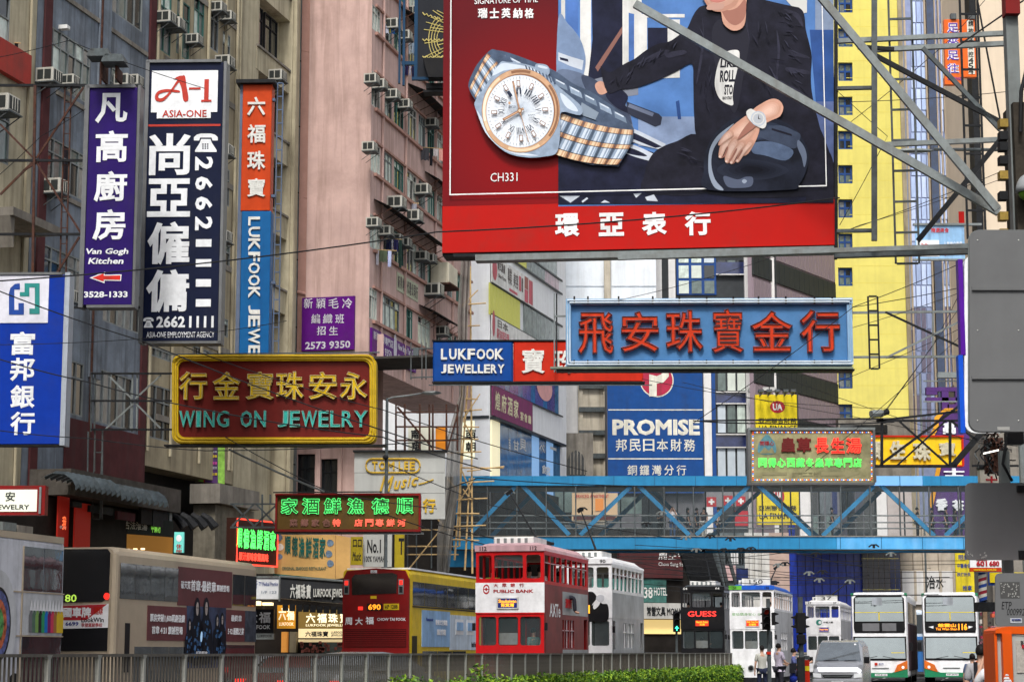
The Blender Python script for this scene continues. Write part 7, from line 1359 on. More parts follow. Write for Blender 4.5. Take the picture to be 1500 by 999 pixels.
tb.part('notice', MB(byel).box(fx(543), fx(552), -.05, -.041, zz(876.5), zz(872.5)).m(twh).box(fx(543), fx(552), -.05, -.041, zz(839), zz(835)).m(black).text('651', fx(544), fx(551), zz(838.6), zz(835.4), -.053)); tb.part('reflector', MB(MC['tail_red']).box(fx(525), fx(532), -.05, -.041, zz(893), zz(888)))
tb.part('rear_lettering', MB(twh).text('周', fx(506), fx(516.5), zz(915), zz(904), -.05, bold=.03).text('大', fx(521), fx(532), zz(915), zz(904), -.05, bold=.03).text('福', fx(536), fx(548), zz(914), zz(903), -.05, bold=.03).text('CHOW TAI FOOK', fx(553), fx(595), zz(909), zz(904.5), -.05, bold=.03))
tb.part('engine_grille', MB(M('grille_maroon', (.07, .008, .008), var=.3, vs=20)).box(fx(505), fx(596), -.05, -.041, zz(948), zz(921))); 
for i in range(9): tb.part('grille_slat', MB(ch).box(fx(506), fx(595), -.06, -.051, zz(946-i*2.8), zz(945-i*2.8)))
for x in (512, 590): tb.part('tail_light', MB(MC['tail_red']).box(fx(x-4), fx(x+4), -.06, -.041, zz(985), zz(977)))
mb = MB(M('ladder_chrome', (.5, .5, .5), metal=.8, rough=.2)); zsu = lambda py, y: tb.l(601+ (y*9), py)[1]
for i in range(7): a = .35+i*1.5; sidep(tb, bg_, Wd, a, a+1.44, H-1.22, H-.42)
sidep(tb, ltb, Wd, 1.5, 5.2, H-2.6, H-1.35, 'side_advert'); sidep(tb, lpb, Wd, 5.2, 9.2, H-2.7, H-1.45, 'side_advert', off=.001); sidep(tb, black, Wd, .3, L-.3, H-1.28, H-1.24, 'waist_line', off=.01)
for i in range(3): sidep(tb, bg_, Wd, 1.6+i*2.0, 3.5+i*2.0, H-3.45, H-2.75)
sidep(tb, M('vent_dark', (.05, .04, .02)), Wd, .3, .9, .9, 2.0, 'engine_vent'); sidetext(tb, [('雙頻式空調機', twh, 3.2, 4.8, H-1.85, H-1.65), ('飄然隨', twh, 3.4, 4.6, H-2.2, H-1.98), ('Panasonic', nav, 2.0, 2.9, H-1.72, H-1.60), ('North Point', black, 8.3, 9.0, H-2.6, H-2.4)], Wd)
for a in (6.0, 7.6): sidep(tb, twh, Wd, a, a+1.1, H-2.15, H-1.6, 'printed_appliance', off=.01); sidep(tb, MC['ad_pale_blue'], Wd, a+.1, a+1.0, H-2.0, H-1.7, 'printed_grille', off=.03)
wheels(tb, Wd, (2.6, 8.6))
# tan bus
tn = T('double_decker_bus', 'bronze-tan double-decker bus with maroon film adverts along its side', 'bus', 30, 955, 55, -PHI, ground=True)
Wd = tn.l(167, 880)[0]; H = tn.l(150, 800)[1]; L = 10.9; tan = M('bronze_paint', (.46, .38, .28), rough=.35, metal=.2, var=.06); zz = lambda py: tn.l(150, py)[1]; fx = lambda a: tn.l(a, 880)[0]
shell(tn, 'body', tan, Wd, L, .3, H, fr=.05, r=.22)
tn.part('rear_window', MB(glass('black_glass', (.008, .008, .009), .15)).prism([(fx(60), zz(882)), (fx(150), zz(881)), (fx(160), zz(874)), (fx(162), zz(862)), (fx(160), zz(810)), (fx(156), zz(804)), (fx(60), zz(803))], -.03, .05)); tn.part('lower_window', MB(black).box(fx(60), fx(163), -.02, .05, zz(953), zz(919)))
tn.part('rear_route', MB(lamp('led_green', (.5, .8, .1), .45)).text('80', fx(96), fx(113), zz(881), zz(870), -.04, bold=.02))
tn.part('rear_advert', MB(twh).prism([(fx(60), zz(921)), (fx(160), zz(919)), (fx(160), zz(884)), (fx(60), zz(888))], -.04, -.001).m(redp).prism([(fx(60), zz(908)), (fx(128), zz(908)), (fx(158), zz(884.5)), (fx(60), zz(888))], -.044, -.0405).m(twh).text('國車牌', fx(94), fx(135), zz(904), zz(889), -.048, bold=.05).m(orr).text('保證真牌', fx(139), fx(152), zz(900), zz(888), -.048).m(nav).text('6699', fx(98), fx(117), zz(916), zz(910), -.045, bold=.03).m(black).text('LookWin', fx(121), fx(154), zz(911), zz(904), -.045, bold=.03).m(redp).text('李健駕駛學校', fx(121), fx(152), zz(918), zz(912), -.045, bold=.02))
tn.part('tail_light', MB(MC['tail_red']).add([(fx(157)+.09*math.cos(i*.6), -.04, zz(873)+.09*math.sin(i*.6)) for i in range(10)], [tuple(range(10))]))
tn.part('corner_pillar', MB(tan).tube([(Wd-.06, .05, .4), (Wd-.04, .05, H-.2)], .12, 8)); mrn = paint('film_maroon', (.14, .045, .05), streak=.05); 
for i in range(4): sidep(tn, bg_, Wd, .35+i*1.0, 1.32+i*1.0, H-1.36, H-.42)
sidep(tn, mrn, Wd, 4.3, 8.55, H-1.45, H-.36, 'side_advert'); 
for i in range(2): sidep(tn, bg_, Wd, 8.62+i*1.05, 9.62+i*1.05, H-1.36, H-.42)
sidep(tn, mrn, Wd, 2.2, 5.0, H-2.45, H-1.5, 'side_advert'); sidep(tn, M('film_blue_figures', (.04, .06, .12), var=.9, vs=1.6, rough=.35), Wd, 5.0, 8.1, 1.0, H-1.452, 'side_advert'); sidep(tn, mrn, Wd, 8.1, 9.7, H-2.45, H-1.5, 'side_advert', off=.002); sidep(tn, M('film_portrait', (.05, .06, .08), var=.6, vs=3), Wd, 9.72, 10.7, H-2.45, H-1.5, 'side_advert')
for i in range(3): sidep(tn, bg_, Wd, 1.4+i*1.2, 2.55+i*1.2, H-3.6, H-2.62)
sidep(tn, black, Wd, .75, 1.05, H-3.3, H-2.0, 'engine_vent'); sidep(tn, bg_, Wd, 8.1, 10.6, H-3.6, H-2.55)
sidetext(tn, [('破天荒', twh, 4.5, 5.2, H-.98, H-.75), ('首章·最終章', twh, 5.25, 7.2, H-1.03, H-.70), ('震撼登場', twh, 7.25, 8.3, H-.98, H-.78), ('票房突破1,600萬創佳績', twh, 2.35, 4.85, H-1.95, H-1.72), ('首章 4·21 震撼登場', twh, 2.5, 4.7, H-2.28, H-2.05), ('最終章', twh, 8.5, 9.4, H-1.85, H-1.65), ('5·12 殺戮之宴', twh, 8.25, 9.6, H-2.25, H-2.03)], Wd)
# printed figures on the film
mb = MB(); mb.X = XR(Wd+.03); fc = M('figure_face', (.42, .36, .34), var=.2, vs=5); fd = M('figure_dark', (.010, .012, .02)); fbl = M('figure_blue_light', (.05, .13, .28), var=1., vs=7); random.seed(4)
for a, zc, s_ in ((5.75, H-1.5, .22), (6.45, H-1.48, .22), (7.35, H-1.85, .15), (7.75, H-1.8, .15), (5.2, H-2.0, .14)):
    mb.m(fd).poly(spline([(a-s_*2, zc-s_*7), (a+s_*2, zc-s_*7), (a+s_*2.2, zc-s_*2.6), (a+s_*1.1, zc-s_*1.3), (a+s_*.9, zc+s_*.6), (a, zc+s_*1.4), (a-s_*.9, zc+s_*.6), (a-s_*1.1, zc-s_*1.3), (a-s_*2.2, zc-s_*2.6)], 3), 0)
    mb.m(fc).poly(spline([(a-s_*.45, zc+s_*.1), (a-s_*.35, zc-s_*.7), (a, zc-s_*1.0), (a+s_*.35, zc-s_*.7), (a+s_*.45, zc+s_*.1), (a+s_*.2, zc+s_*.7), (a-s_*.2, zc+s_*.7)], 3), -.006); mb.m(fd).box(a-s_*.3, a-s_*.08, -.009, -.008, zc-.01, zc+.02).box(a+s_*.08, a+s_*.3, -.009, -.008, zc-.01, zc+.02)
    for q in range(16): x, z_ = a+random.gauss(0, s_), zc-s_*random.uniform(1.8, 6.5); w = s_*random.uniform(.1, .5); mb.m(fbl).poly([(x-w, z_-w*.5), (x+w*.6, z_-w*.9), (x+w, z_+w*.7), (x-w*.4, z_+w)], -.008-q*.0001)
mb.m(lamp('print_flare', (.45, .7, 1), .2)).poly(spline([(6.05, 1.75), (6.15, 1.8), (6.17, 2.0), (6.08, 2.05), (6.0, 1.9)], 3), -.012).m(twh).text('反恐特攻', 5.7, 6.6, 1.38, 1.48, -.013, bold=.03); tn.part('printed_figures', mb)
wheels(tn, Wd, (2.6, 8.4))
# white advert bus at left edge
wb = T('double_decker_bus', 'white double-decker bus with a printed clothes rail, cut by the left edge', 'bus', -60, 955, 41, -PHI, ground=True)
# place so that its far right-hand corner shows at x=93
pc_ = P(93, 955, 52); Wd = 2.5; L = 11; H = P(88, 789, 52).z; U_, V_ = wb.U, wb.V; org = pc_ - U_*Wd - V_*L; org.z = 0; wb.o = org; wb.e.location = org
shell(wb, 'body', paint('bus_white', (.62, .63, .68), rough=.3), Wd, L, .3, H, r=.2, bk=.08); wb.part('roof_edge', MB(tan).box(Wd-.3, Wd+.01, .3, L-.2, H-.14, H+.02))
for a, b in ((L-2.35, L-1.3), (L-1.26, L-.22), (L-7, L-5.6)): sidep(wb, bg_, Wd, a, b, H-1.36, H-.30)
sidep(wb, bg_, Wd, L-2.3, L-.2, H-3.6, H-2.45); sidep(wb, paint('ad_grey_white', (.55, .56, .58)), Wd, L-2.3, L-.15, H-2.42, H-1.42, 'side_advert'); 
for z_ in (H-1.39, H-2.44): sidep(wb, tan, Wd, L-5.2, L-.1, z_-.02, z_+.01, 'trim_line', off=.01)
sidep(wb, tan, Wd, L-2.42, L-2.36, H-3.6, H-.3, 'trim_post', off=.01) 
mb = MB(); mb.X = XR(Wd+.03)
for i, c_ in enumerate(((.16, .16, .17), (.10, .16, .12), (.20, .34, .10), (.03, .03, .03), (.04, .28, .12), (.02, .16, .5), (.18, .02, .12), (.55, .05, .10), (.35, .15, .05), (.62, .42, .03), (.62, .42, .03))):
    a = L-2.0+i*.165; mb.m(cloth(c_)).poly([(a, H-2.36), (a+.19, H-2.36), (a+.2, H-1.95), (a+.13, H-1.83), (a+.06, H-1.83), (a-.02, H-1.95)], -.001*i); mb.m(twh).poly([(a, H-1.83), (a+.17, H-1.83), (a+.1, H-1.55)], -.001*i-.0005)
wb.part('printed_clothes', mb); mb = MB(); mb.X = XR(Wd+.03)
cxx, czz = L-3.62, H-2.2
for r_, m_ in ((.95, MC['ad_grey_white']), (.66, black), (.6, paint('print_mix', (.10, .12, .3), var=.9, vs=5)), (.45, paint('print_mix2', (.5, .12, .05), var=.9, vs=6)), (.3, paint('print_mix3', (.1, .35, .1), var=.9, vs=6))): mb.m(m_).poly([(cxx+r_*math.cos(i*.21), czz+r_*1.35*math.sin(i*.21)) for i in range(30)], -.002*(2-r_))
wb.part('printed_washer', mb); wheels(wb, Wd, (2.6, 8.4))
# front-view green and white buses
def front_bus(label, x0, x1, Y, roof, disp, plate):
    t = T('double_decker_bus', label, 'bus', x0, 955, Y, -PHI, ground=True); Wd = t.l(x1, 900)[0]; H = t.l((x0+x1)/2, roof)[1]; L = 11
    shell(t, 'body', twh, Wd, L, .28, H, r=.22, fr=.06); f = lambda a: a*Wd
    grn = paint('bus_green', (.02, .22, .10), streak=.05); org_ = paint('lamp_orange', (.72, .16, .02))
    wsc = M('tilted_windscreen', (.30, .34, .36), rough=.03, spec=1., metal=.85, var=.12, vs=.55, bump=.12, bs=.7)
    q = [(.06, .555), (.94, .555), (.955, .60), (.95, .93), (.90, .965), (.10, .965), (.05, .93), (.045, .60)]
    t.part('surround', MB(black).prism([(f(a), H*b) for a, b in q], -.02, .1))
    def tilt(name, mat, x0_, x1_, za, zb_, y0_, y1_): return t.part(name, MB(mat).add([(f(x0_), y0_, H*za), (f(x1_), y0_, H*za), (f(x1_-.01), y1_, H*zb_), (f(x0_+.01), y1_, H*zb_)], [(0, 1, 2, 3)]))
    tilt('upper_windscreen', wsc, .07, .93, .68, .945, -.06, -.025); tilt('lower_windscreen', wsc, .05, .95, .275, .50, -.07, -.025)
    t.part('screen_surround', MB(black).box(f(.03), f(.97), -.024, .1, H*.255, H*.515))
    for a, b, c, d in ((.07, .93, .775, .782), (.49, .51, .69, .782), (.70, .93, .335, .342)): t.part('handrail', MB(ylw).box(f(a), f(b), -.075, -.065, H*c, H*d))
    t.part('roof_hatch', MB(paint('hatch_grey', (.35, .38, .42))).box(f(.38), f(.56), -.068, -.062, H*.86, H*.94))
    t.part('display', MB(black).box(f(.08), f(.92), -.05, -.021, H*.57, H*.665))
    if disp: t.part('display_text', MB(dd).text(disp[0], f(.28), f(.60), H*.615, H*.655, -.055, bold=.04).text(disp[1], f(.24), f(.62), H*.583, H*.61, -.055, bold=.02).text(disp[2], f(.64), f(.80), H*.583, H*.655, -.055, bold=.05).m(twh).poly([(f(.11), H*.62), (f(.2), H*.6), (f(.2), H*.63)], -.055).poly([(f(.9), H*.62), (f(.82), H*.6), (f(.82), H*.63)], -.055))
    else: t.part('seat_row', MB(M('grey_seat', (.15, .15, .16))).box(f(.2), f(.5), -.056, -.052, H*.575, H*.66).box(f(.55), f(.8), -.056, -.052, H*.575, H*.66))
    t.part('green_bumper', MB(grn).prism([(f(.02), .3), (f(.98), .3), (f(.98), H*.20), (f(.7), H*.12), (f(.3), H*.12), (f(.02), H*.20)], -.05, .1))
    for s_ in (0, 1):
        u = (lambda a: f(a)) if not s_ else (lambda a: f(1-a)); pts = [(u(.02), H*.165), (u(.26), H*.125), (u(.20), H*.205), (u(.02), H*.255)]; pts = pts if not s_ else pts[::-1]
        t.part('headlight', MB(org_).prism(pts, -.07, -.0).m(lamp('lens', (.9, .85, .8), .2)).add([(u(.10)+.07*math.cos(i*.785), -.075, H*.18+.07*math.sin(i*.785)) for i in range(8)], [tuple(range(8))]))
        t.part('corner_cap', MB(grn).box(f(.0 if not s_ else .95), f(.05 if not s_ else 1.0), -.0, .4, H*.955, H*.99)); t.part('mirror', MB(black).box(f(-.09 if not s_ else 1.02), f(-.02 if not s_ else 1.09), -.25, -.1, H*.36, H*.45))
    t.part('number_plate', MB(twh).box(f(.40), f(.62), -.06, -.051, H*.085, H*.11).m(black).text(plate, f(.42), f(.6), H*.09, H*.105, -.065)); t.part('trim', MB(galv).box(f(.35), f(.65), -.03, .05, H*.165, H*.175))
    mb = MB(black).tube([(f(.2), -.09, H*.27), (f(.45), -.09, H*.30)], .015, 4).tube([(f(.8), -.09, H*.27), (f(.55), -.09, H*.30)], .015, 4); t.part('wiper', mb)
    for i in range(6): sidep(t, bg_, Wd, .5+i*1.7, 2.1+i*1.7, H-1.4, H-.45); 
    sidep(t, M('bus_side_film', (.08, .05, .06), var=.8, vs=1.2), Wd, .3, L-.3, .6, H-1.45, 'side_advert')
    wheels(t, Wd, (2.4, 8.4)); return t
b1 = front_bus('white and green double-decker bus showing route 116 in orange', 1352, 1433, 98, 867, ('慈雲山', 'Tsz Wan Shan', '116'), 'HP 3977')
b2 = front_bus('white and green double-decker bus without a lit display, left of the route 116 bus', 1248, 1329, 97, 867, None, 'HM 8152')
Wd = b2.W = b2.l(1329, 900)[0]; b2.part('logo', MB(orr).box(Wd*.4, Wd*.45, -.06, -.051, .85, .97).m(nav).text('新巴', Wd*.47, Wd*.56, .87, .96, -.06))
t = T('bus', 'pale bus with blue lower half squeezed between the two white and green buses', 'bus', 1336, 955, 125, -PHI, ground=True); Wd = t.l(1352, 900)[0]; H = t.l(1340, 893)[1]
shell(t, 'body', lpb, Wd, 8, .3, H); t.part('windscreen', MB(wsgl).box(.05, Wd-.05, -.02, .05, H*.65, H*.93)); t.part('lower_panel', MB(paint('bus_blue', (.04, .18, .5))).box(0, Wd, -.03, .05, .3, H*.6)); t.part('lower_screen', MB(wsgl).box(.05, Wd-.05, -.05, -.031, H*.38, H*.55))
# ================================================================ CARS
def carbody(t, mat, st, name='body'):
    rings = []
    for y, zl, zh, hb, ht in st:
        m = zl+(zh-zl)*.55; rings.append([(-hb*.9, y, zl), (hb*.9, y, zl), (hb, y, zl+.1), (hb, y, m), (ht+(hb-ht)*.3, y, zh-.12*(zh-zl)), (ht*.85, y, zh), (-ht*.85, y, zh), (-ht-(hb-ht)*.3, y, zh-.12*(zh-zl)), (-hb, y, m), (-hb, y, zl+.1)])
    return t.part(name, MB(mat).loft([r[::-1] for r in rings]), smooth=False)
vn = T('van', 'silver minibus van facing the camera at the crossing', 'van', 1226, 955, 70, -PHI, ground=True); sv = M('silver_paint', (.50, .51, .54), rough=.25, metal=.6, var=.03)
hw = .86; carbody(vn, sv, ((.0, .28, .80, .78, .74), (.08, .25, .95, .84, .80), (.45, .25, 1.10, hw, .83), (.62, .25, 1.16, hw, .80), (1.35, .25, 1.80, hw, .72), (1.7, .25, 1.86, hw, .72), (4.3, .25, 1.86, hw, .72), (4.5, .3, 1.75, .84, .68)))
vn.part('windscreen', MB(wsc_ := M('van_windscreen', (.30, .33, .35), rough=.03, spec=1., metal=.85, var=.15, vs=2)).add([(-.76, .60, 1.17), (.76, .60, 1.17), (.64, 1.31, 1.79), (-.64, 1.31, 1.79)], [(0, 1, 2, 3)]))
vn.part('grille', MB(dark).prism([(-.45, .60), (.45, .60), (.52, .70), (-.52, .70)], -.03, .02).m(galv).box(-.44, .44, -.04, -.031, .645, .66)); vn.part('badge', MB(galv).add([(.08*math.cos(i*.6), -.01+.05, .79+.045*math.sin(i*.6)) for i in range(10)], [tuple(range(10))]))
for s_ in (-1, 1):
    p = [(s_*.54, .60), (s_*.80, .62), (s_*.82, .76), (s_*.56, .74)]; p = p if s_ > 0 else p[::-1]; vn.part('headlight', MB(lamp('clear_lens', (.8, .82, .85), .1)).prism(p, -.05, .06)); vn.part('mirror', MB(black).box(s_*.95-.09, s_*.95+.09, .5, .6, 1.08, 1.3, .02)); 
    for y in (.85, 3.5): vn.part('wheel', MB(rubber).tube([(s_*.72-.1, y, .32), (s_*.72+.13, y, .32)], .32, 14))
vn.part('bumper', MB(sv).box(-.84, .84, -.10, .0, .28, .55, .03)); vn.part('number_plate', MB(twh).box(-.2, .2, -.12, -.101, .38, .48)); vn.part('air_intake', MB(dark).box(-.5, .5, -.115, -.101, .30, .36))
for a, b in ((1.5, 2.3), (2.35, 3.3), (3.35, 4.2)):
    mb = MB(bg_); mb.X = XR(hw+.02) @ Matrix.Translation((0, 0, 0)); mb.add([(a, .03, 1.18), (b, .03, 1.18), (b, .13, 1.68), (a, .13, 1.68)], [(0, 1, 2, 3)]); vn.part('side_window', mb)
vn.part('wiper', MB(black).tube([(-.5, .58, 1.17), (.0, .60, 1.20)], .012, 4).tube([(.2, .58, 1.17), (.6, .60, 1.20)], .012, 4)); vn.part('dashboard_sticker', MB(twh).add([(.5, 1.2, 1.70), (.57, 1.2, 1.70), (.565, 1.25, 1.745), (.5, 1.25, 1.745)], [(0, 1, 2, 3)]))
def saloon(label, px, Y, mat, face=0, cat='car', hh=1.5):
    c = T('car', label, cat, px, 955, Y, -PHI+R(face), ground=True); k_ = hh/1.45
    carbody(c, mat, ((0, .3, .85*k_, .78, .72), (.1, .25, 1.0*k_, .86, .80), (.9, .22, 1.02*k_, .88, .8), (1.35, .22, 1.42*k_, .88, .62), (2.0, .22, 1.45*k_, .88, .62), (2.7, .22, 1.40*k_, .88, .62), (3.5, .22, .98*k_, .88, .78), (4.3, .25, .85*k_, .84, .74), (4.5, .3, .65*k_, .78, .70)))
    c.part('rear_window', MB(wsgl).add([(-.74, .93, 1.05*k_), (.74, .93, 1.05*k_), (.58, 1.34, 1.405*k_), (-.58, 1.34, 1.405*k_)], [(0, 1, 2, 3)]))
    c.part('windscreen', MB(wsgl).add([(-.74, 3.46, 1.02*k_), (-.58, 2.74, 1.385*k_), (.58, 2.74, 1.385*k_), (.74, 3.46, 1.02*k_)], [(0, 1, 2, 3)]))
    for s_ in (-1, 1):
        c.part('tail_light', MB(MC['tail_red']).box(s_*.7-.13, s_*.7+.13, -.03, .06, .72, .86)); c.part('side_window', MB(wsgl).add([(s_*.88, 1.1, 1.05*k_), (s_*.88, 3.2, 1.05*k_), (s_*.66, 2.7, 1.37*k_), (s_*.66, 1.45, 1.39*k_)], [(0, 1, 2, 3) if s_ > 0 else (3, 2, 1, 0)]))
        for y in (.9, 3.6): c.part('wheel', MB(rubber).tube([(s_*.75-.1, y, .31), (s_*.75+.12, y, .31)], .31, 14))
    c.part('number_plate', MB(ylw).box(-.24, .24, -.02, .0, .55, .66)); return c
saloon('silver-grey car with large rear window behind the railing, below the jewellery shop', 452, 44, M('grey_car_paint', (.20, .22, .24), rough=.25, metal=.4), -18, hh=1.46)
saloon('dark red car behind the railing, mostly hidden by the bars left of the grey car', 395, 47, paint('dark_red_car', (.07, .012, .012)), 0, hh=1.36)
# ================================================================ RAILING AND HEDGE
fz = T('railing', 'long grey steel street railing with upright bars along the tram lane', 'railing', 70, 955, 26.2, AR, ground=True)
fst = M('railing_steel', (.15, .135, .115), rough=.5, metal=.4, var=.25, vs=8, streak=.5, dirt=(.07, .06, .05)); fpo = M('railing_post', (.42, .42, .38), rough=.5, metal=.3, var=.15, vs=8, streak=.4, dirt=(.1, .09, .07))
def shared(name, me, parent, loc):
    o = bpy.data.objects.new(name, me); C.objects.link(o); o.parent = parent; o.location = loc; return o
tmp = MB(fpo).add([(-.035, -.03, .13), (.035, -.03, .13), (.035, .03, .13), (-.035, .03, .13), (-.035, -.03, 1.36), (.035, -.03, 1.36), (.035, .03, 1.36), (-.035, .03, 1.36), (-.07, -.035, 1.415), (.07, -.035, 1.415), (.07, .035, 1.415), (-.07, .035, 1.415)], [(0, 1, 5, 4), (1, 2, 6, 5), (2, 3, 7, 6), (3, 0, 4, 7), (4, 5, 9, 8), (5, 6, 10, 9), (6, 7, 11, 10), (7, 4, 8, 11), (8, 9, 10, 11)]).build('post')
pm = tmp.data; bpy.data.objects.remove(tmp); tmp = MB(fst).box(-.011, .011, -.011, .011, .24, 1.39).build('bar'); bm_ = tmp.data; bpy.data.objects.remove(tmp)
NS = 53; cnt = 0; rest = MB(fst)
for i in range(-3, NS):
    u = i*1.5; shared('post', pm, fz.e, (u, 0, 0))
    for j in range(1, 13):
        x = u+j*1.5/13
        if cnt < 290 and i >= -1: shared('bar', bm_, fz.e, (x, 0, 0)); cnt += 1
        else: rest.box(x-.011, x+.011, -.011, .011, .24, 1.39)
fz.part('far_bars', rest, stuff=True)
fz.part('top_rail', MB(fst).box(-4.5, NS*1.5, -.028, .028, 1.39, 1.43)); fz.part('bottom_rail', MB(fst).box(-4.5, NS*1.5, -.02, .02, .20, .24)); fz.part('kerb', MB(concrete).box(-6, NS*1.5, -.25, .15, 0, .14))
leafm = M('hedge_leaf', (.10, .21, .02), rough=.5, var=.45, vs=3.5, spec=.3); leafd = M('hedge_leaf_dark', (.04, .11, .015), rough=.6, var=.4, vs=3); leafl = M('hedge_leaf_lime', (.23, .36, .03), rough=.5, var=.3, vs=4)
hg = T('hedge', 'clipped bright green hedge in front of the railing', 'hedge', 560, 955, 38.5, AR, k='stuff', ground=True)
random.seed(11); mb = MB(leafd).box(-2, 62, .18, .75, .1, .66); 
def leafq(mb, p, s):
    a = Vector((random.uniform(-1, 1), random.uniform(-1, 1), random.uniform(-.6, 1))).normalized(); b = a.cross(Vector((random.random()-.5, random.random()-.5, random.random()-.2))).normalized(); p = Vector(p)
    mb.add([tuple(p-a*s), tuple(p+b*s*.5), tuple(p+a*s), tuple(p-b*s*.5)], [(0, 1, 2, 3)])
for i in range(30000):
    x = -2+64*random.random()**.8; bump_ = .07*math.sin(x*2.1)+.05*math.sin(x*5.3+1)+.03*math.sin(x*11)
    if random.random() < .55: p = (x, random.uniform(.05, .9), .74+bump_+random.gauss(0, .035))
    else: p = (x, .06+random.gauss(0, .04)+.3*random.random()**3, random.uniform(.15, .82+bump_))
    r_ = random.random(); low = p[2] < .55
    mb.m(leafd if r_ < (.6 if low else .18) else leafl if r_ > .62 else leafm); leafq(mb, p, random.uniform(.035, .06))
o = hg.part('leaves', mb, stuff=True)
for nm, px, Y, hh in (('plant', 596, 35.5, .95), ('plant', 703, 45.5, 1.1)):
    g = T('plant', 'small leafy shoot growing against the railing, %s' % ('left of the red tram' if px == 596 else 'in front of the red tram'), 'plant', px, 955, Y, 0, ground=True)
    mb = MB(leafm); s_ = MB(leafd).tube([(0, 0, .1), (.03, 0, hh)], .012, 4); g.part('stem', s_)
    for i in range(160): z_ = random.uniform(.35, 1)*hh+.1; mb.m(random.choice((leafm, leafl, leafd))); leafq(mb, (random.gauss(0, .14), random.gauss(0, .1), z_), .05)
    g.part('leaves', mb, stuff=True)
# ================================================================ TRAFFIC LIGHTS
def head(t, px, py, s, lens, face=0., dark_back=False):
    x, z = t.l(px, py); k = t.o.y/FL*s
    mb = MB(black).box(x-3.6*k, x+3.6*k, -.12, .12, z-11*k, z+11*k, .01)
    h_ = t.part('signal_head', mb)
    for i, dz_ in enumerate((7, 0, -7)):
        on = lens == i; col_ = [lamp('signal_red', (1, .06, .03), 5), lamp('signal_amber', (1, .5, .05), 1), lamp('signal_green', (.05, 1, .55), 2.2)][i] if on else M('dead_lens', (.02, .02, .02), rough=.2)
        m2 = MB(col_)
        if on and i == 2: m2.poly([(x-2.2*k, z+(dz_-.3)*k), (x-1.1*k, z+(dz_-.3)*k), (x-.6*k, z+(dz_+.6)*k), (x-.6*k, z+(dz_-2.6)*k), (x+.6*k, z+(dz_-2.6)*k), (x+.6*k, z+(dz_+.6)*k), (x+1.1*k, z+(dz_-.3)*k), (x+2.2*k, z+(dz_-.3)*k), (x, z+(dz_+2.4)*k)], -.13)
        else: m2.poly([(x+2.6*k*math.cos(a*.52), z+dz_*k+2.6*k*math.sin(a*.52)) for a in range(12)], -.13)
        t.part('lens', m2, h_); v_ = MB(black); r_ = 3.1*k
        for a in range(6): a0, a1 = R(180*a/6), R(180*(a+1)/6); v_.q((x+r_*math.cos(a0), -.12, z+dz_*k+r_*math.sin(a0)), (x+r_*math.cos(a1), -.12, z+dz_*k+r_*math.sin(a1)), (x+r_*math.cos(a1), -.36, z+dz_*k+r_*math.sin(a1)-.03), (x+r_*math.cos(a0), -.36, z+dz_*k+r_*math.sin(a0)-.03))
        t.part('visor', v_, h_)
def side_visors(t, px, py, s, ys=(7, -6)):
    x, z = t.l(px, py); k = t.o.y/FL*s; mb = MB(black)
    for sx in (-1, 1):
        mb.box(x+sx*5.6*k-2*k, x+sx*5.6*k+2*k, .0, .25, z-9*k, z+9*k)
        for dz_ in ys: mb.add([(x+sx*7*k, .0, z+(dz_-2.5)*k), (x+sx*7*k, .0, z+(dz_+2.5)*k), (x+sx*13*k, .05, z+(dz_+.6)*k), (x+sx*13*k, .05, z+(dz_-.6)*k), (x+sx*7*k, .25, z+(dz_-2.5)*k), (x+sx*7*k, .25, z+(dz_+2.5)*k), (x+sx*13*k, .2, z+(dz_+.6)*k), (x+sx*13*k, .2, z+(dz_-.6)*k)], [(0, 1, 2, 3), (4, 5, 6, 7), (1, 5, 6, 2), (0, 4, 7, 3), (2, 6, 7, 3)])
    t.part('side_head', mb)
def tpole(t, px, top, r=.06, bot=0, m=steel): x, z = t.l(px, top); t.part('pole', MB(m).tube([(x, .15, bot), (x, .15, z)], r, 8))
t = T('traffic_light', 'black traffic light showing red, standing over the pedestrians', 'traffic light', 1126, 955, 62, 0, ground=True); tpole(t, 1126, 876); head(t, 1122, 906, 1.45, 0); side_visors(t, 1128, 906, 1.0); t.part('pole_band', MB(orr).box(t.l(1123, 930)[0], t.l(1129, 930)[0], .07, .23, t.l(1126, 958)[1], t.l(1126, 954)[1]))
t = T('traffic_light', 'dark traffic light seen from behind, between the red signal and tram 37', 'traffic light', 1173, 955, 61, 0, ground=True); tpole(t, 1173, 874, .075)
x, z = t.l(1173, 912); t.part('signal_head', MB(black).box(x-.13, x+.13, -.1, .1, z-.3, z+.3, .02)); side_visors(t, 1173, 910, 1.0, (6, -7)); t.part('lower_head', MB(black).box(x-.12, x+.12, -.1, .12, z-.62, z-.34, .02))
t.part('pole_base', MB(dark).box(x-.1, x+.1, .02, .3, 0, t.l(1173, 962)[1])); 
t = T('traffic_light', 'small traffic light with a glowing green arrow beside the black tram', 'traffic light', 991, 955, 90, 0, ground=True); tpole(t, 991, 893, .05); head(t, 991, 910, 1.35, 2)
t = T('bollard', 'orange-yellow bollard box at the foot of the dark traffic light', 'bollard', 1181, 955, 62, 0, ground=True); t.bx('box', orr, 1178, 966, 1186, 1000, 0, .25); t.bx('cap', steel, 1178, 960, 1186, 965.6, -.01, .26); t.bx('stripe', ylw, 1178, 975, 1186, 982, -.015, -.002)
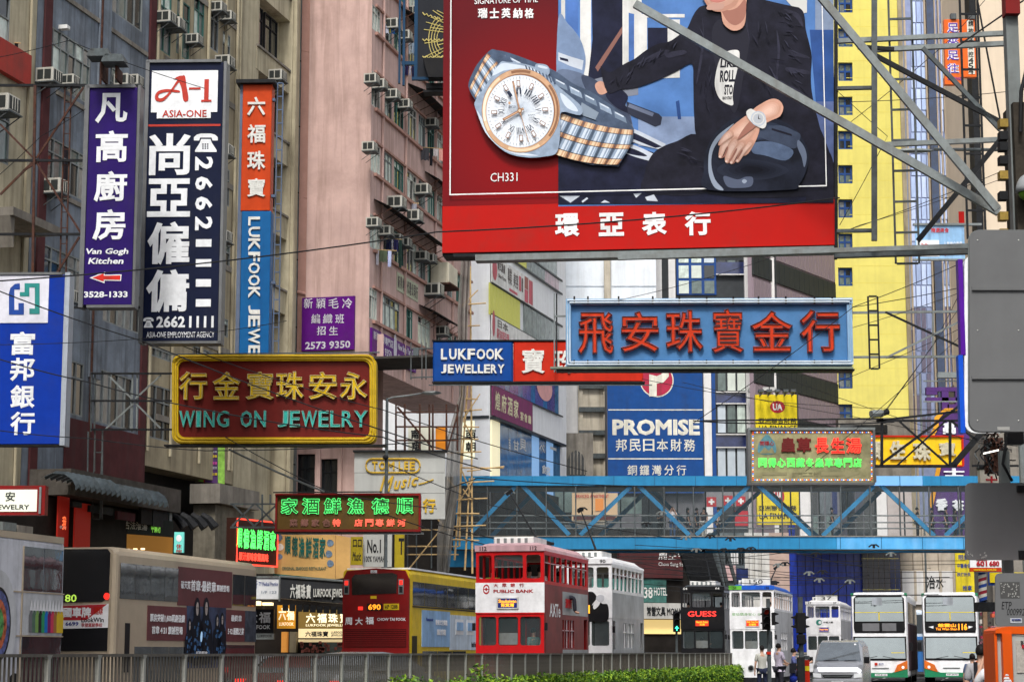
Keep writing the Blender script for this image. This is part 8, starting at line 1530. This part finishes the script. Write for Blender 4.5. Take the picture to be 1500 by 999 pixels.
# ================================================================ LAMPS
t = T('street_lamp', 'grey street lamp on the left with a curved arm over the music shop board', 'street lamp', 567, 955, 74, 0, ground=True)
x, z = t.l(567, 583); t.part('pole', MB(steel).tube([(x, 0, 0), (x, 0, z-1.5), (x, 0, z)], .07, 8, .05)); a = [t.l(*p) for p in ((567, 585), (575, 582), (600, 579), (618, 576))]; t.part('arm', MB(galv).tube([(p[0], 0, p[1]) for p in a], .03, 6))
def cobra(t, x0, y0, x1, y1): a, b = t.l(x0, y0), t.l(x1, y1); mb = MB(galv).ell(((a[0]+b[0])/2, 0, (a[1]+b[1])/2), (abs(b[0]-a[0])/2, .14, .075), 14, 6); t.part('lamp_head', mb, smooth=True)
cobra(t, 616, 576, 647, 575)
a = t.l(567, 670); t.part('spotlight', MB(dark).ell((a[0]-.05, -.1, a[1]), (.11, .12, .09), 8, 5))
t = T('street_lamp', 'grey street lamp head on a long arm behind the gantry at right', 'street lamp', 1462, 955, 62, 0, ground=True); t.part('arm', MB(steel).tube([(t.l(1368, 219)[0], 0, t.l(1368, 219)[1]), (t.l(1480, 220)[0], 0, t.l(1480, 220)[1])], .05, 6)); cobra(t, 1313, 222, 1368, 220); t.part('pole', MB(galv).tube([(t.l(1480, 220)[0], 0, 0), (t.l(1480, 220)[0], 0, t.l(1480, 215)[1])], .1, 8))
t = T('street_lamp', 'white street lamp with rounded head above the purple sign', 'street lamp', 1352, 955, 112, 0, ground=True); mb = MB(galv); x = t.l(1352, 700)[0]; mb.tube([(x, 0, 0), (x, 0, t.l(1352, 547)[1])], .06, 6); t.part('pole', mb)
for y in (558, 588): bar(t, 'arm', galv, (1353, y), (1406, y), .07, 0, None, .07)
cobra(t, 1376, 549, 1407, 549)
# ================================================================ RIGHT FOREGROUND
pl = M('plate_grey', (.17, .175, .18), rough=.55, metal=.25, var=.10, vs=2, streak=.3, dirt=(.10, .10, .10), grime=.3)
s = T('sign_plate', 'big blank grey back of a road sign with rounded corners, right edge', 'sign', 1420, 632, 10, 0); s.part('plate', MB(pl).prism(rrect(s, 1420, 337, 1620, 632, 15), 0, .012)); s.part('edge', MB(galv).prism(rrect(s, 1419, 336, 1621, 633, 16), .013, .02)); s.bx('label', MC['pale_metal'], 1461, 625, 1479, 630, -.002, -.0005)
for x_, y_ in ((1432, 352), (1432, 616), (1492, 352), (1492, 616), (1432, 484), (1492, 484)): a, c = s.l(x_, y_); s.part('rivet', MB(MC['pale_metal']).ell((a, -.001, c), (.004, .003, .004), 8, 4))
for y_ in (420, 550): s.bx('rear_rib', pl, 1424, y_, 1560, y_+5, -.012, -.0005)
s = T('sign_plate', 'second blank grey sign back below the big one', 'sign', 1414, 820, 10.5, 0); s.part('plate', MB(pl).prism(rrect(s, 1414, 707, 1620, 820, 8), 0, .012)); s.bx('clamp', black, 1491, 711, 1505, 720, -.03, -.001); s.bx('clamp', black, 1494, 806, 1505, 818, -.03, -.001)
mb = MB(MC['pale_metal'])
for i in range(16): a, c = s.l(1416+random.random()*32, 807+random.random()*11, -.001); mb.poly([(a+random.uniform(.001, .006)*math.cos(j*1.25), c+random.uniform(.001, .006)*math.sin(j*1.25)) for j in range(5)], -.0012-i*.00002)
s.part('scratched_paint', mb)
s = T('sign_plate', 'small grey sign back with scrawled black writing and a pale sticker', 'sign', 1458, 917, 9.5, 0); s.part('plate', MB(pl).prism(rrect(s, 1458, 839, 1560, 917, 7), 0, .01)); s.prints('scrawled_lettering', [('ETP', 1467, 881, 1482, 892, black, dict(bold=0, shear=.2)), ('000992', 1475, 891, 1501, 901, black, dict(bold=0, shear=.2))], y=-.001); s.bx('sticker', paint('sticker_white', (.5, .53, .58)), 1480, 905, 1497, 912, -.002, -.0005); s.prints('sticker_print', [('NO PARKING', 1482, 906, 1495, 908.5, nav)], y=-.003)
mb = MB(MC['pale_metal'])
for i in range(40): a, c = s.l(1466+random.random()*26, 854+random.random()*20, -.001); mb.poly([(a+random.uniform(.001, .005)*math.cos(j*1.25), c+random.uniform(.001, .005)*math.sin(j*1.25)) for j in range(5)], -.0012-i*.00002)
s.part('scratched_paint', mb); s.bx('scratch_patch', M('patch_dark', (.08, .08, .08)), 1465, 852, 1494, 876, -.0008, -.0001)
s = T('bus_stop', 'orange-red bus stop pillar with timetable panel in the lower right corner', 'bus stop', 1459, 999, 10, 0); ob_ = paint('stop_orange', (.72, .10, .01), rough=.35)
s.part('cap', MB(ob_).prism([s.l(*p) for p in ((1458, 927), (1560, 930), (1560, 914), (1478, 917), (1462, 920), (1458, 923))], 0, .25)); s.bx('left_post', ob_, 1459, 927.3, 1463, 1090, .01, .25); s.bx('post', ob_, 1471, 927.3, 1485, 1090, -.01, .25); s.bx('pale_panel', pwb, 1463.3, 928, 1470.7, 1090, .03, .2); s.bx('timetable', pwb, 1485.4, 931, 1560, 1090, .01, .2)
s.bx('route_panel', M('timetable_print', (.45, .42, .38), var=.2, vs=80), 1489, 938, 1500, 985, .005, .0099); s.bx('number_box', redp, 1497, 944, 1505, 949, .0, .0049); s.prints('number', [('23', 1495, 938, 1503, 943, dark)], y=.003)
mb = MB(twh)
for x0, y0, x1, y1 in ((1470, 991, 1479, 994), (1472, 987, 1478, 989), (1470, 995, 1482, 998)): a, b, c, d = s.rc(x0, y0, x1, y1, -.012); mb.prism([(a, c), (b, c), (b-.004, d), (a+.006, d)], -.0125, -.0112)
s.part('torn_sticker', mb)
s = T('steel_post', 'thick grey steel post with bolted golden brackets and dark junction boxes, upper right edge', 'post', 1478, 350, 12, 0)
s.bx('post', galv, 1478, -60, 1496, 360, 0, .08); s.bx('dark_box', M('dark_cladding', (.045, .038, .03), var=.6, vs=8, grime=.4), 1488, 150, 1600, 360, -.06, .2) ; s.bx('red_box', paint('deep_red_box', (.22, .02, .02)), 1473, -20, 1494, 20, -.05, .05); gd = M('golden_steel', (.35, .24, .06), rough=.45, metal=.5, var=.4, vs=15)
for y in (174, 192, 208, 228, 250, 280, 310, 335): s.bx('bracket', gd if y % 4 else dark, 1465, y, 1477, y+12, -.02, .05)
a, c = s.l(1492, 285); mb = MB(M('dome_grey', (.3, .32, .33), rough=.4)).ell((a+.02, -.15, c-.02), (.075, .08, .11), 14, 6, 0, 1); s.part('lamp_dome', mb, smooth=True); s.part('lamp_bowl', MB(M('green_bowl', (.12, .26, .03), rough=.3)).ell((a+.02, -.15, c-.022), (.06, .06, .05), 14, 5, -1, 0), smooth=True)
s.part('cable', MB(dark).tube([(s.l(1500, 100)[0], -.1, s.l(1500, 100)[1]), (s.l(1490, 140)[0], -.1, s.l(1490, 140)[1]), (s.l(1489, 200)[0], -.1, s.l(1489, 200)[1])], .012, 6))
s = T('sign_post', 'grey post carrying the road sign backs', 'post', 1484, 999, 10.8, 0); a, c = s.l(1484, 999)[0], 0; s.part('pole', MB(galv).box(a-.025, a+.025, 0, .05, -s.o.z, s.l(1484, 660)[1])); s.bx('dark_bracket', black, 1476, 632, 1500, 650, -.02, .06); s.part('cable', MB(dark).tube([(a+.01, -.02, s.l(1484, 640)[1]), (a-.02, -.03, s.l(1484, 680)[1]), (a+.03, -.02, s.l(1484, 705)[1])], .008, 5))
s = T('cable_bundle', 'tangle of dark cables and rusty brackets between the two big grey plates', 'cables', 1450, 640, 30, 0); mb = MB(dark)
random.seed(5)
for i in range(26):
    x, y = random.uniform(1440, 1476), random.uniform(632, 660); p = [(x, y), (x+random.uniform(-12, 12), y+random.uniform(5, 25)), (x+random.uniform(-16, 16), y+random.uniform(15, 50))]; mb.m([dark, rust, dark, steel][i % 4]).tube([(s.l(*q)[0], random.uniform(-.1, .3), s.l(*q)[1]) for q in spline(p, 4, False)], .012, 4)
s.part('cables', mb, stuff=True); s.part('rusty_box', MB(rust).box(*[s.l(1452, 650)[0], s.l(1472, 650)[0]], .1, .5, s.l(1452, 690)[1], s.l(1452, 640)[1])); bar(s, 'fluorescent_tube', lamp('tube_white', (1, .95, .85), 1.5), (1441, 664), (1463, 659), .02, -.1, None, .03)
# ================================================================ SCAFFOLD
bam = M('bamboo', (.55, .38, .18), rough=.5, var=.3, vs=5)
s = T('bamboo_scaffold', 'bamboo scaffold poles lashed at the left end of the footbridge', 'scaffold', 690, 955, 98, 0, ground=True)
def pole(t, a, b, r=.05, m=bam, y=0., y1=None): p, q = t.l(*a, y), t.l(*b, y1 if y1 is not None else y); return t.part('pole', MB(m).tube([(p[0], y, p[1]), (q[0], y1 if y1 is not None else y, q[1])], r, 6, r*.8))
for a, b in (((692, 840), (689, 390)), ((673, 800), (678, 500)), ((666, 820), (690, 500)), ((681, 835), (688, 700))): pole(s, a, b)
for y, x0, x1 in ((446, 684, 712), (478, 678, 703), (584, 676, 700), (602, 676, 706), (625, 678, 702), (643, 676, 701), (664, 654, 705), (685, 676, 738), (707, 676, 724), (732, 668, 714), (752, 665, 702), (771, 664, 712), (790, 661, 702)): pole(s, (x0, y), (x1, y+random.uniform(-3, 2)), .04, y=-.1)
for a, b in (((677, 448), (700, 425)), ((676, 618), (703, 577)), ((678, 716), (688, 730)), ((677, 690), (690, 722)), ((678, 615), (692, 640)), ((672, 735), (695, 700)), ((684, 690), (739, 683)), ((600, 832), (650, 770)), ((650, 770), (618, 735)), ((655, 700), (672, 720))): pole(s, a, b, .035, y=-.2)
for x in (597, 610, 632, 655): pole(s, (x, 832), (x, 762), .035, steel)
for y in (776, 800, 812): pole(s, (596, y), (672, y), .035)
net = M('scaffold_net', (.26, .25, .23), rough=.9, alpha=.80, var=.25, vs=1.5, streak=.4, dirt=(.12, .11, .10))
def netting(label, px):
    s = T('scaffold_net', label, 'netting', px[0][0][0], 955, 96, 0, ground=True); mb = MB(net); rows_ = []
    for (a, b) in px:
        p, q = s.l(*a), s.l(*b); rows_.append([(p[0]+(q[0]-p[0])*i/10, .15*math.sin(i*1.7+len(rows_)*.4)-.12*(i % 2), p[1]+(q[1]-p[1])*i/10) for i in range(11)])
    for j in range(len(rows_)-1):
        for i in range(10): mb.q(rows_[j][i], rows_[j][i+1], rows_[j+1][i+1], rows_[j+1][i])
    s.part('net', mb); return s
netting('tall grey scaffold netting hanging down the corner of the pink tenement', [((676, 372), (690, 372)), ((670, 460), (686, 460)), ((672, 580), (682, 580)), ((655, 640), (676, 640)), ((652, 720), (672, 720)), ((640, 780), (664, 780)), ((640, 838), (658, 838))])
s = T('window_grid', 'rusty steel window grid standing open behind the music shop board', 'frame', 579, 660, 91, 0)
for x in (580, 593, 615, 629, 634, 654, 670): pole(s, (x, 660), (x, 592), .05, rust)
for y in (604, 625, 645): pole(s, (579, y), (672, y), .04, rust)
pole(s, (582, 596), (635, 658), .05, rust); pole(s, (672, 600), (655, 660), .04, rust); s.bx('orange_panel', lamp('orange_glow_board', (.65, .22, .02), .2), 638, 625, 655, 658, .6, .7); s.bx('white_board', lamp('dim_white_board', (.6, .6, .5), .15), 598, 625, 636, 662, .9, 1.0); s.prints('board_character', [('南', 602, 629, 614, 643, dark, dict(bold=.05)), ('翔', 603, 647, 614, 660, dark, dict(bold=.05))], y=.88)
# ================================================================ BLUE-BLACK HANGING SIGN beside the billboard
s = T('hanging_sign', 'dark slate sign with a golden ray drawing and blue steel frame behind the billboard', 'sign', 612, 113, 50, 0)
s.bx('panel', paint('slate_black', (.018, .02, .026), streak=.05), 612, -60, 660, 113, 0, .4); stb = paint('steel_blue', (.012, .05, .11)); gl_ = paint('gold_line', (.55, .46, .16), streak=0)
for a in ((607, -60, 612, 113), (584, -60, 587, 122), (590, -60, 593.5, 125)): s.bx('frame_post', stb, *a, -.02, .1)
s.bx('frame_rail', stb, 588, 90, 608, 95, 0, .12); s.bx('frame_rail', stb, 603, 113, 628, 117, -.02, .1); s.part('black_tray', MB(black).prism([s.l(*p) for p in ((628, 118), (652, 118), (652, 90), (620, 90))], -.3, .1)); s.bx('under_grid', dark, 624, 122, 652, 130, .0, .4); s.bx('under_grid', dark, 620, 132, 652, 135, .0, .4)
mb = MB(gl_)
for a, b in (((640, 16), (652, 22)), ((634, 16), (652, 28)), ((631, 26), (652, 35)), ((624, 33), (652, 41)), ((630, 41), (652, 44)), ((621, 44), (652, 48)), ((622, 64), (652, 60)), ((640, 67), (652, 64)), ((620, 85), (652, 70)), ((632, 86), (652, 74)), ((640, 88), (652, 80))): p, q = s.l(*a), s.l(*b); mb.tube([(p[0], -.01, p[1]), (q[0], -.01, q[1])], .012, 4)
for r_ in (12, 16, 20, 24): mb.tube([(s.l(652-r_*math.cos(a*.16), 58-1.5*r_*math.sin(a*.16))[0], -.012, s.l(652-r_*math.cos(a*.16), 58-1.5*r_*math.sin(a*.16))[1]) for a in range(-7, 8)], .012, 4)
for y in (20, 59, 84): mb.tube([(s.l(619+i*3, y+(2 if i % 2 else -1))[0], -.014, s.l(619+i*3, y+(2 if i % 2 else -1)+(i if y == 20 else 0))[1]) for i in range(11)], .018, 4)
s.part('ray_drawing', mb)
# ================================================================ AIR CONDITIONERS
acw = M('ac_casing', (.48, .47, .42), rough=.5, var=.12, streak=.6, dirt=(.16, .14, .10)); acg = paint('ac_grille', (.03, .035, .035)); acb = paint('ac_blue_grille', (.04, .13, .24))
proto = None; n_ac = 0
def make_ac():
    e = bpy.data.objects.new('air_conditioner', None); C.objects.link(e); e['category'] = 'air conditioner'; e['group'] = 'window air conditioners on the left facades'
    cs = MB(acw).box(0, .62, -.55, 0, 0, .40, .02).build('casing', e); g = MB(acg).box(.06, .56, -.565, -.551, .05, .35); 
    g.build('grille', cs); mb = MB(acw)
    for i in range(1, 4): mb.box(.06+.125*i-.012, .06+.125*i+.012, -.575, -.566, .05, .35)
    mb.build('louvre', cs)
    sg = MB(acg).box(-.012, -.001, -.48, -.28, .06, .34).box(-.012, -.001, -.24, -.06, .06, .34); sg.build('side_grille', cs)
    MB(steel).box(-.02, .64, -.6, 0, -.04, -.005).tube([(0.02, -.55, -.04), (.02, 0, -.40)], .015, 4).tube([(.6, -.55, -.04), (.6, 0, -.40)], .015, 4).build('bracket', e)
    return e
def ac(px, py, label, frame='C', s=1., out=0.):
    global proto
    ref = {'A': tA, 'B': tB, 'C': tC, 'D': tD, 'E': tE}[frame]; u, z = ref.l(px, py, -.5-out); loc = ref.w(u, -out, z)
    e = proto if proto and n_used[0] == 0 else None
    if proto is None: proto = e = make_ac(); n_used[0] = 1
    else: e = copy_thing(proto, loc)
    e.location = loc; e.rotation_euler = (0, 0, AR); e.scale = (s, s, s); e['label'] = label
n_used = [0]
for px, py, lab, fr, s_ in ((2, 161, 'air conditioner below the red sill band of the cream house at the far left', 'A', 1.3), (73, 118, 'air conditioner under the top left window band of the grey building', 'B', 1.1), (82, 281, 'air conditioner beside the steel ladder left of the purple sign', 'B', 1.15), (110, 122, 'second air conditioner behind the top rail left of the purple sign', 'B', .8),
    (246, 31, 'air conditioner beside the top green window, left of a pair', 'C', 1.05), (261, 40, 'air conditioner beside the top green window, right of a pair', 'C', 1.0), (186, 123, 'blue-grilled air conditioner just left of the tall employment sign, nearer the purple sign', 'B', .95), (202, 123, 'air conditioner touching the top left corner of the tall employment sign', 'B', .9),
    (290, 62, 'air conditioner just above the white plate of the employment sign', 'C', .9), (324, 15, 'topmost air conditioner right of the employment sign', 'C', .95), (339, 28, 'second topmost air conditioner right of the employment sign', 'C', .9), (332, 96, 'air conditioner just left of the orange jewellery sign top', 'C', 1.1), (331, 226, 'air conditioner left of the lower part of the orange sign box', 'C', 1.1), (328, 353, 'air conditioner left of the blue lettered sign', 'C', 1.1), (409, 116, 'air conditioner in the balcony right of the orange sign', 'D', 1.1),
    (100, 440, 'air conditioner at the lower left corner of the purple sign', 'B', 1.0),
    (549, 120, 'air conditioner at the second window row, nearest the pink gable corner', 'E', 1.0), (561, 128, 'air conditioner at the second window row, second from the gable corner', 'E', 1.0), (579, 143, 'air conditioner at the second window row, third from the gable corner', 'E', 1.05), (598, 157, 'air conditioner at the second window row, fourth from the gable corner', 'E', 1.0), (579, 40, 'air conditioner behind the blue steel frame, upper of the pair', 'E', 1.1), (598, 56, 'air conditioner behind the blue steel frame, lower of the pair', 'E', 1.0),
    (546, 220, 'air conditioner at the third window row near the gable corner', 'E', 1.0), (582, 303, 'large cream air conditioner hanging below the third window row', 'E', 1.3), (608, 322, 'cream air conditioner with laundry pole beside it', 'E', 1.25), (622, 283, 'air conditioner left of the billboard edge, upper of two', 'E', 1.2), (637, 184, 'air conditioner close to the billboard edge near its upper half', 'E', 1.0),
    (552, 331, 'air conditioner under the long black awning, first', 'E', 1.0), (570, 343, 'air conditioner under the long black awning, second', 'E', 1.0), (585, 355, 'air conditioner under the long black awning, third', 'E', 1.0), (597, 360, 'air conditioner under the long black awning, fourth', 'E', 1.0), (622, 380, 'air conditioner above the white water tanks, first', 'E', 1.05), (634, 383, 'air conditioner above the white water tanks, second', 'E', 1.0), (636, 431, 'air conditioner in an iron cage under the white water tanks', 'E', 1.4), (650, 490, 'air conditioner with blue grille above the long jewellery sign', 'E', 1.1), (612, 20, 'air conditioner at the top edge right of the blue frame', 'E', 1.0)):
    ac(px, py, lab, fr, s_)
# ================================================================ AWNINGS, TANKS, LAUNDRY ON THE PINK TENEMENT
def awn(label, x0, y0, x1, y1, out=1.1, dz=.55, m=None):
    z0 = P(x0, y0, 88).z; s = T('awning', label, 'awning', x0, y0, onp(x0, 540, 88.), AR); u1 = s.l(x1, y1)[0]
    mb = MB(m or M('black_awning', (.035, .033, .032), rough=.8, var=.4, vs=3, grime=.3)); n = max(3, int(u1/.5))
    for i in range(n): a, b = u1*i/n, u1*(i+.96)/n; mb.add([(a, 0, .0), (b, 0, .0), (b, -out, -dz), (a, -out, -dz), (a, 0, -.03), (b, 0, -.03), (b, -out, -dz-.03), (a, -out, -dz-.03)], [(0, 1, 2, 3), (7, 6, 5, 4), (3, 2, 6, 7)])
    s.part('roof_sheet', mb)
    for i in range(0, n+1, 2): a = u1*i/n; s.part('strut', MB(rust).tube([(a, -out+.05, -dz-.02), (a, 0, -dz-.5)], .02, 4))
awn('long dark ragged awning over the fifth floor windows of the pink tenement', 541, 288, 632, 352); awn('dark awning under the upper floors beside the billboard edge', 588, 118, 660, 165, 1.2); awn('small dark awning low on the pink tenement above the open window', 610, 444, 654, 468, .9, .4); awn('short brown awning high on the pink tenement behind the blue frame', 576, 5, 610, 30, 1.0); awn('dark awning high on the tenement right beside the billboard', 618, 248, 650, 268, .9)
s = T('water_tank', 'pair of dirty white tanks on the pink tenement below the billboard corner', 'tank', 628, 415, onp(628, 540, 88.), AR); tk = M('tank_white', (.62, .58, .46), rough=.5, streak=.6, dirt=(.3, .25, .15))
s.part('tank', MB(tk).box(0, .95, -1.0, -.1, 0, 1.0, .06)); s.part('tank', MB(tk).box(1.0, 1.9, -.95, -.1, 0, .98, .06)); s.part('shelf', MB(rust).box(-.1, 2.0, -1.1, 0, -.08, -.01))
def laundry(label, px, py, items, Yp=None, dy=-.9):
    s = T('hanging_clothes', label, 'laundry', px, py, (Yp or onp(px, 540, 88.))-.8, R(20))
    s.part('pole', MB(bam).tube([(-.1, 0, 0), (sum(i[1] for i in items)+.1, 0, .02)], .018, 5)); x = 0
    for c_, w, h_ in items:
        mb = MB(cloth(c_)); n = 4
        for i in range(n): a, b = x+w*i/n, x+w*(i+1)/n; f0, f1 = .04*math.sin(i*2.1), .04*math.sin((i+1)*2.1); mb.q((a, f0, -h_+.06*(i % 2)), (b, f1, -h_+.06*((i+1) % 2)), (b, 0, .0), (a, 0, .0))
        s.part('garment', mb); x += w+.03
laundry('dark and checked clothes on a pole under the long awning', 551, 366, [((.5, .5, .55), .12, .7), ((.10, .13, .08), .36, .55), ((.45, .5, .7), .16, .75), ((.02, .02, .02), .2, .2)]); laundry('navy shirts hanging under the long awning', 566, 350, [((.02, .025, .07), .22, .75), ((.6, .6, .65), .06, .6), ((.03, .03, .10), .22, .6), ((.03, .06, .05), .14, 1.3)])
laundry('white and blue shirts at the top window row by the blue frame', 562, 34, [((.55, .58, .7), .25, .5), ((.6, .55, .1), .06, .45), ((.03, .12, .35), .18, .5)]); laundry('grey trousers and dark clothes left of the billboard edge', 617, 216, [((.07, .07, .08), .4, .65), ((.02, .02, .025), .15, .9), ((.55, .5, .5), .25, .4), ((.6, .3, .25), .35, .6)]); laundry('dark and white clothes beneath the blue cross rail', 593, 96, [((.04, .03, .10), .18, .5), ((.5, .5, .6), .1, .5), ((.03, .03, .08), .2, .6), ((.4, .1, .3), .06, .4), ((.4, .42, .55), .2, .5)]); laundry('pale clothes in a window right of the blue frame', 596, 62, [((.5, .55, .6), .2, .6), ((.45, .55, .65), .25, .55)]); laundry('striped cloth at the cream air conditioner', 603, 298, [((.3, .3, .35), .25, .6)])
laundry('black cloth on a rack by the red sill at the far left', 4, 62, [((.01, .01, .012), .3, .3), ((.01, .01, .012), .14, .45)], onp(4), 0)
s = T('notice_board', 'long pale panel of characters below the laundry on the pink tenement', 'sign', 577, 425, onp(577, 540, 88.)-.05, AR); z1 = s.l(577, 398)[1]; ue = s.l(608, 430)[0]; s.part('board', MB(M('pale_green_board', (.42, .44, .32))).box(0, ue, -.15, -.05, 0, z1)); mb = MB(gr); 
for i in range(9): mb.text('新界地產代理公司行'[i], ue*(.03+i*.107), ue*(.115+i*.107), z1*.15, z1*.85, -.16, bold=.03)
s.part('lettering', mb)
s = T('camera_housing', 'white security camera high on the grey building, left of the maroon pillar band', 'camera', 67, 44, onp(67)-.5, AR); s.part('housing', MB(white).box(0, .25, -.75, -.1, 0, .13, .02)); 
# ================================================================ CABLES
def cable(label, pts, r=.018, m=None, Y=60):
    w = [P(p[0], p[1], p[2] if len(p) > 2 else Y) for p in pts]; q = []
    for i in range(len(w)-1):
        n = 10; 
        for j in range(n): t_ = j/n; v_ = w[i].lerp(w[i+1], t_); v_.z -= 4*t_*(1-t_)*(w[i+1]-w[i]).length*.012; q.append(v_)
    q.append(w[-1]); single('cable', MB(m or dark).tube(q, r*.75, 5), label, 'cable', 'overhead cables')
for lab, p, r_, Y_ in (('thin cable from the left edge across the signs to the red billboard strip', [(-5, 412), (640, 340), (1230, 290)], .022, 43), ('cable crossing in front of the blue bank sign and the red-brown sign', [(-5, 425), (210, 500), (560, 630), (700, 672)], .02, 47), ('cable from the left edge over the bank sign lettering', [(-5, 525), (130, 560), (300, 600), (560, 640), (720, 690)], .02, 47.5), ('low cable across the bank sign towards the beige wall', [(-5, 630), (130, 642), (300, 660), (700, 640)], .016, 48.5),
    ('thin cable slanting over the lower bank sign', [(-5, 505), (300, 488), (420, 470)], .012, 49), ('cable from the purple notice down over the red-brown sign', [(250, 500), (420, 560), (560, 600), (860, 690)], .018, 60), ('cable under the upper left steel rail', [(-5, 85), (100, 60), (300, 130)], .014, 55), ('cable from the top left corner down to the steel rails', [(-5, 260), (60, 200), (125, 160)], .014, 55.5),
    ('cable spanning above the footbridge left part', [(560, 745), (700, 700), (1040, 712)], .03, 90), ('tram overhead wire under the footbridge, highest', [(700, 800, 62), (1160, 808, 90), (1430, 815, 160)], .02, 90), ('tram overhead wire below the footbridge towards the buses', [(640, 768, 58), (1000, 812, 90), (1300, 838, 140), (1400, 826, 200)], .02, 90), ('second tram overhead wire over the black tram', [(560, 752, 55), (940, 825, 90), (1200, 838, 130), (1400, 850, 200)], .02, 90),
    ('span wire between the yellow sign and the blue sign', [(1015, 616), (1110, 620), (1310, 618)], .03, 66), ('steep cable from the blue sign down to the green lit sign', [(1015, 620), (1250, 450), (1500, 400)], .016, 60), ('cable from the spotlight up across the yellow tower', [(1290, 612), (1370, 500), (1420, 400)], .016, 66), ('cable from the top right across the yellow tower', [(1150, 60), (1300, 200), (1230, 330)], .012, 50), ('thin cable above the blue sign to the right', [(905, 440), (1060, 400), (1260, 330), (1500, 250)], .012, 60),
    ('cable across the yellow tower from the blue sign to the grey plate', [(1249, 450), (1420, 380)], .016, 60), ('second cable across the yellow tower to the grey plate', [(1249, 480), (1430, 420)], .012, 60), ('cable crossing the glass tower low', [(1225, 560), (1430, 470)], .012, 62), ('rising cable on the yellow tower by the short ladder', [(1180, 690), (1420, 480)], .014, 66), ('steep cable on the yellow tower beside the lattice', [(1290, 610), (1440, 400)], .012, 60), ('cable across the frontage above the yellow finance sign', [(1100, 535), (1440, 650)], .014, 70), ('cable running left over the lit herb-shop sign top', [(1000, 560), (1250, 610), (1500, 655)], .014, 72), ('thin cable between the yellow finance board and its neighbours', [(940, 555), (1150, 590), (1440, 600)], .014, 72),
    ('tall slanting stay wire at the right by the orange sign', [(1428, -20), (1466, 180)], .03, 45.2), ('stay wire from the ring to the frame at the upper right', [(1245, 180), (1390, 60), (1460, -20)], .012, 50), ('horizontal wire crossing the yellow tower high', [(1228, 150), (1500, 132)], .012, 50), ('lower horizontal wire crossing the yellow tower', [(1228, 342), (1470, 250)], .012, 50), ('tangled cable by the white corner building', [(678, 560), (720, 500), (830, 520)], .02, 100), ('long cable from the lamp post to the seafood sign', [(570, 680), (720, 740), (1000, 790)], .022, 75), ('cable over the lower part of the seafood neon sign', [(330, 640), (480, 720), (640, 745)], .02, 62), ('bright steel stay from the beige building to the seafood sign', [(335, 658), (475, 720)], .045, 66)):
    cable(lab, p, r_, galv if 'bright' in lab else None, Y_)
s = T('span_wires', 'clusters of insulators on the tram wires under the footbridge', 'insulators', 1000, 820, 88, 0)
random.seed(3)
for x, y in ((747, 722), (853, 746), (947, 768), (969, 752), (1005, 788), (1040, 786), (1070, 790), (985, 812), (1020, 806), (1060, 806), (1085, 805), (1100, 804), (1140, 828), (1150, 826), (1195, 812), (1185, 840), (1205, 838), (1200, 850), (1245, 852), (1305, 812), (1280, 800)):
    a, c = s.l(x, y); s.part('insulator', MB(dark if x % 3 else galv).tube([(a-.22, 0, c-.03), (a-.1, 0, c+.06), (a+.1, 0, c+.07), (a+.22, 0, c-.02)], .035, 5).box(a-.05, a+.05, -.05, .05, c-.08, c+.06))
mb = MB(dark)
for k_ in range(9): y = 812+k_*7; a, c = s.l(930, y-14); b, d = s.l(1420, y+random.uniform(-8, 8)); mb.tube([(a, k_*.8, c), ((a+b)/2, k_*.8, (c+d)/2-.25), (b, k_*.8, d)], .018, 4)
s.part('span_wire', mb)
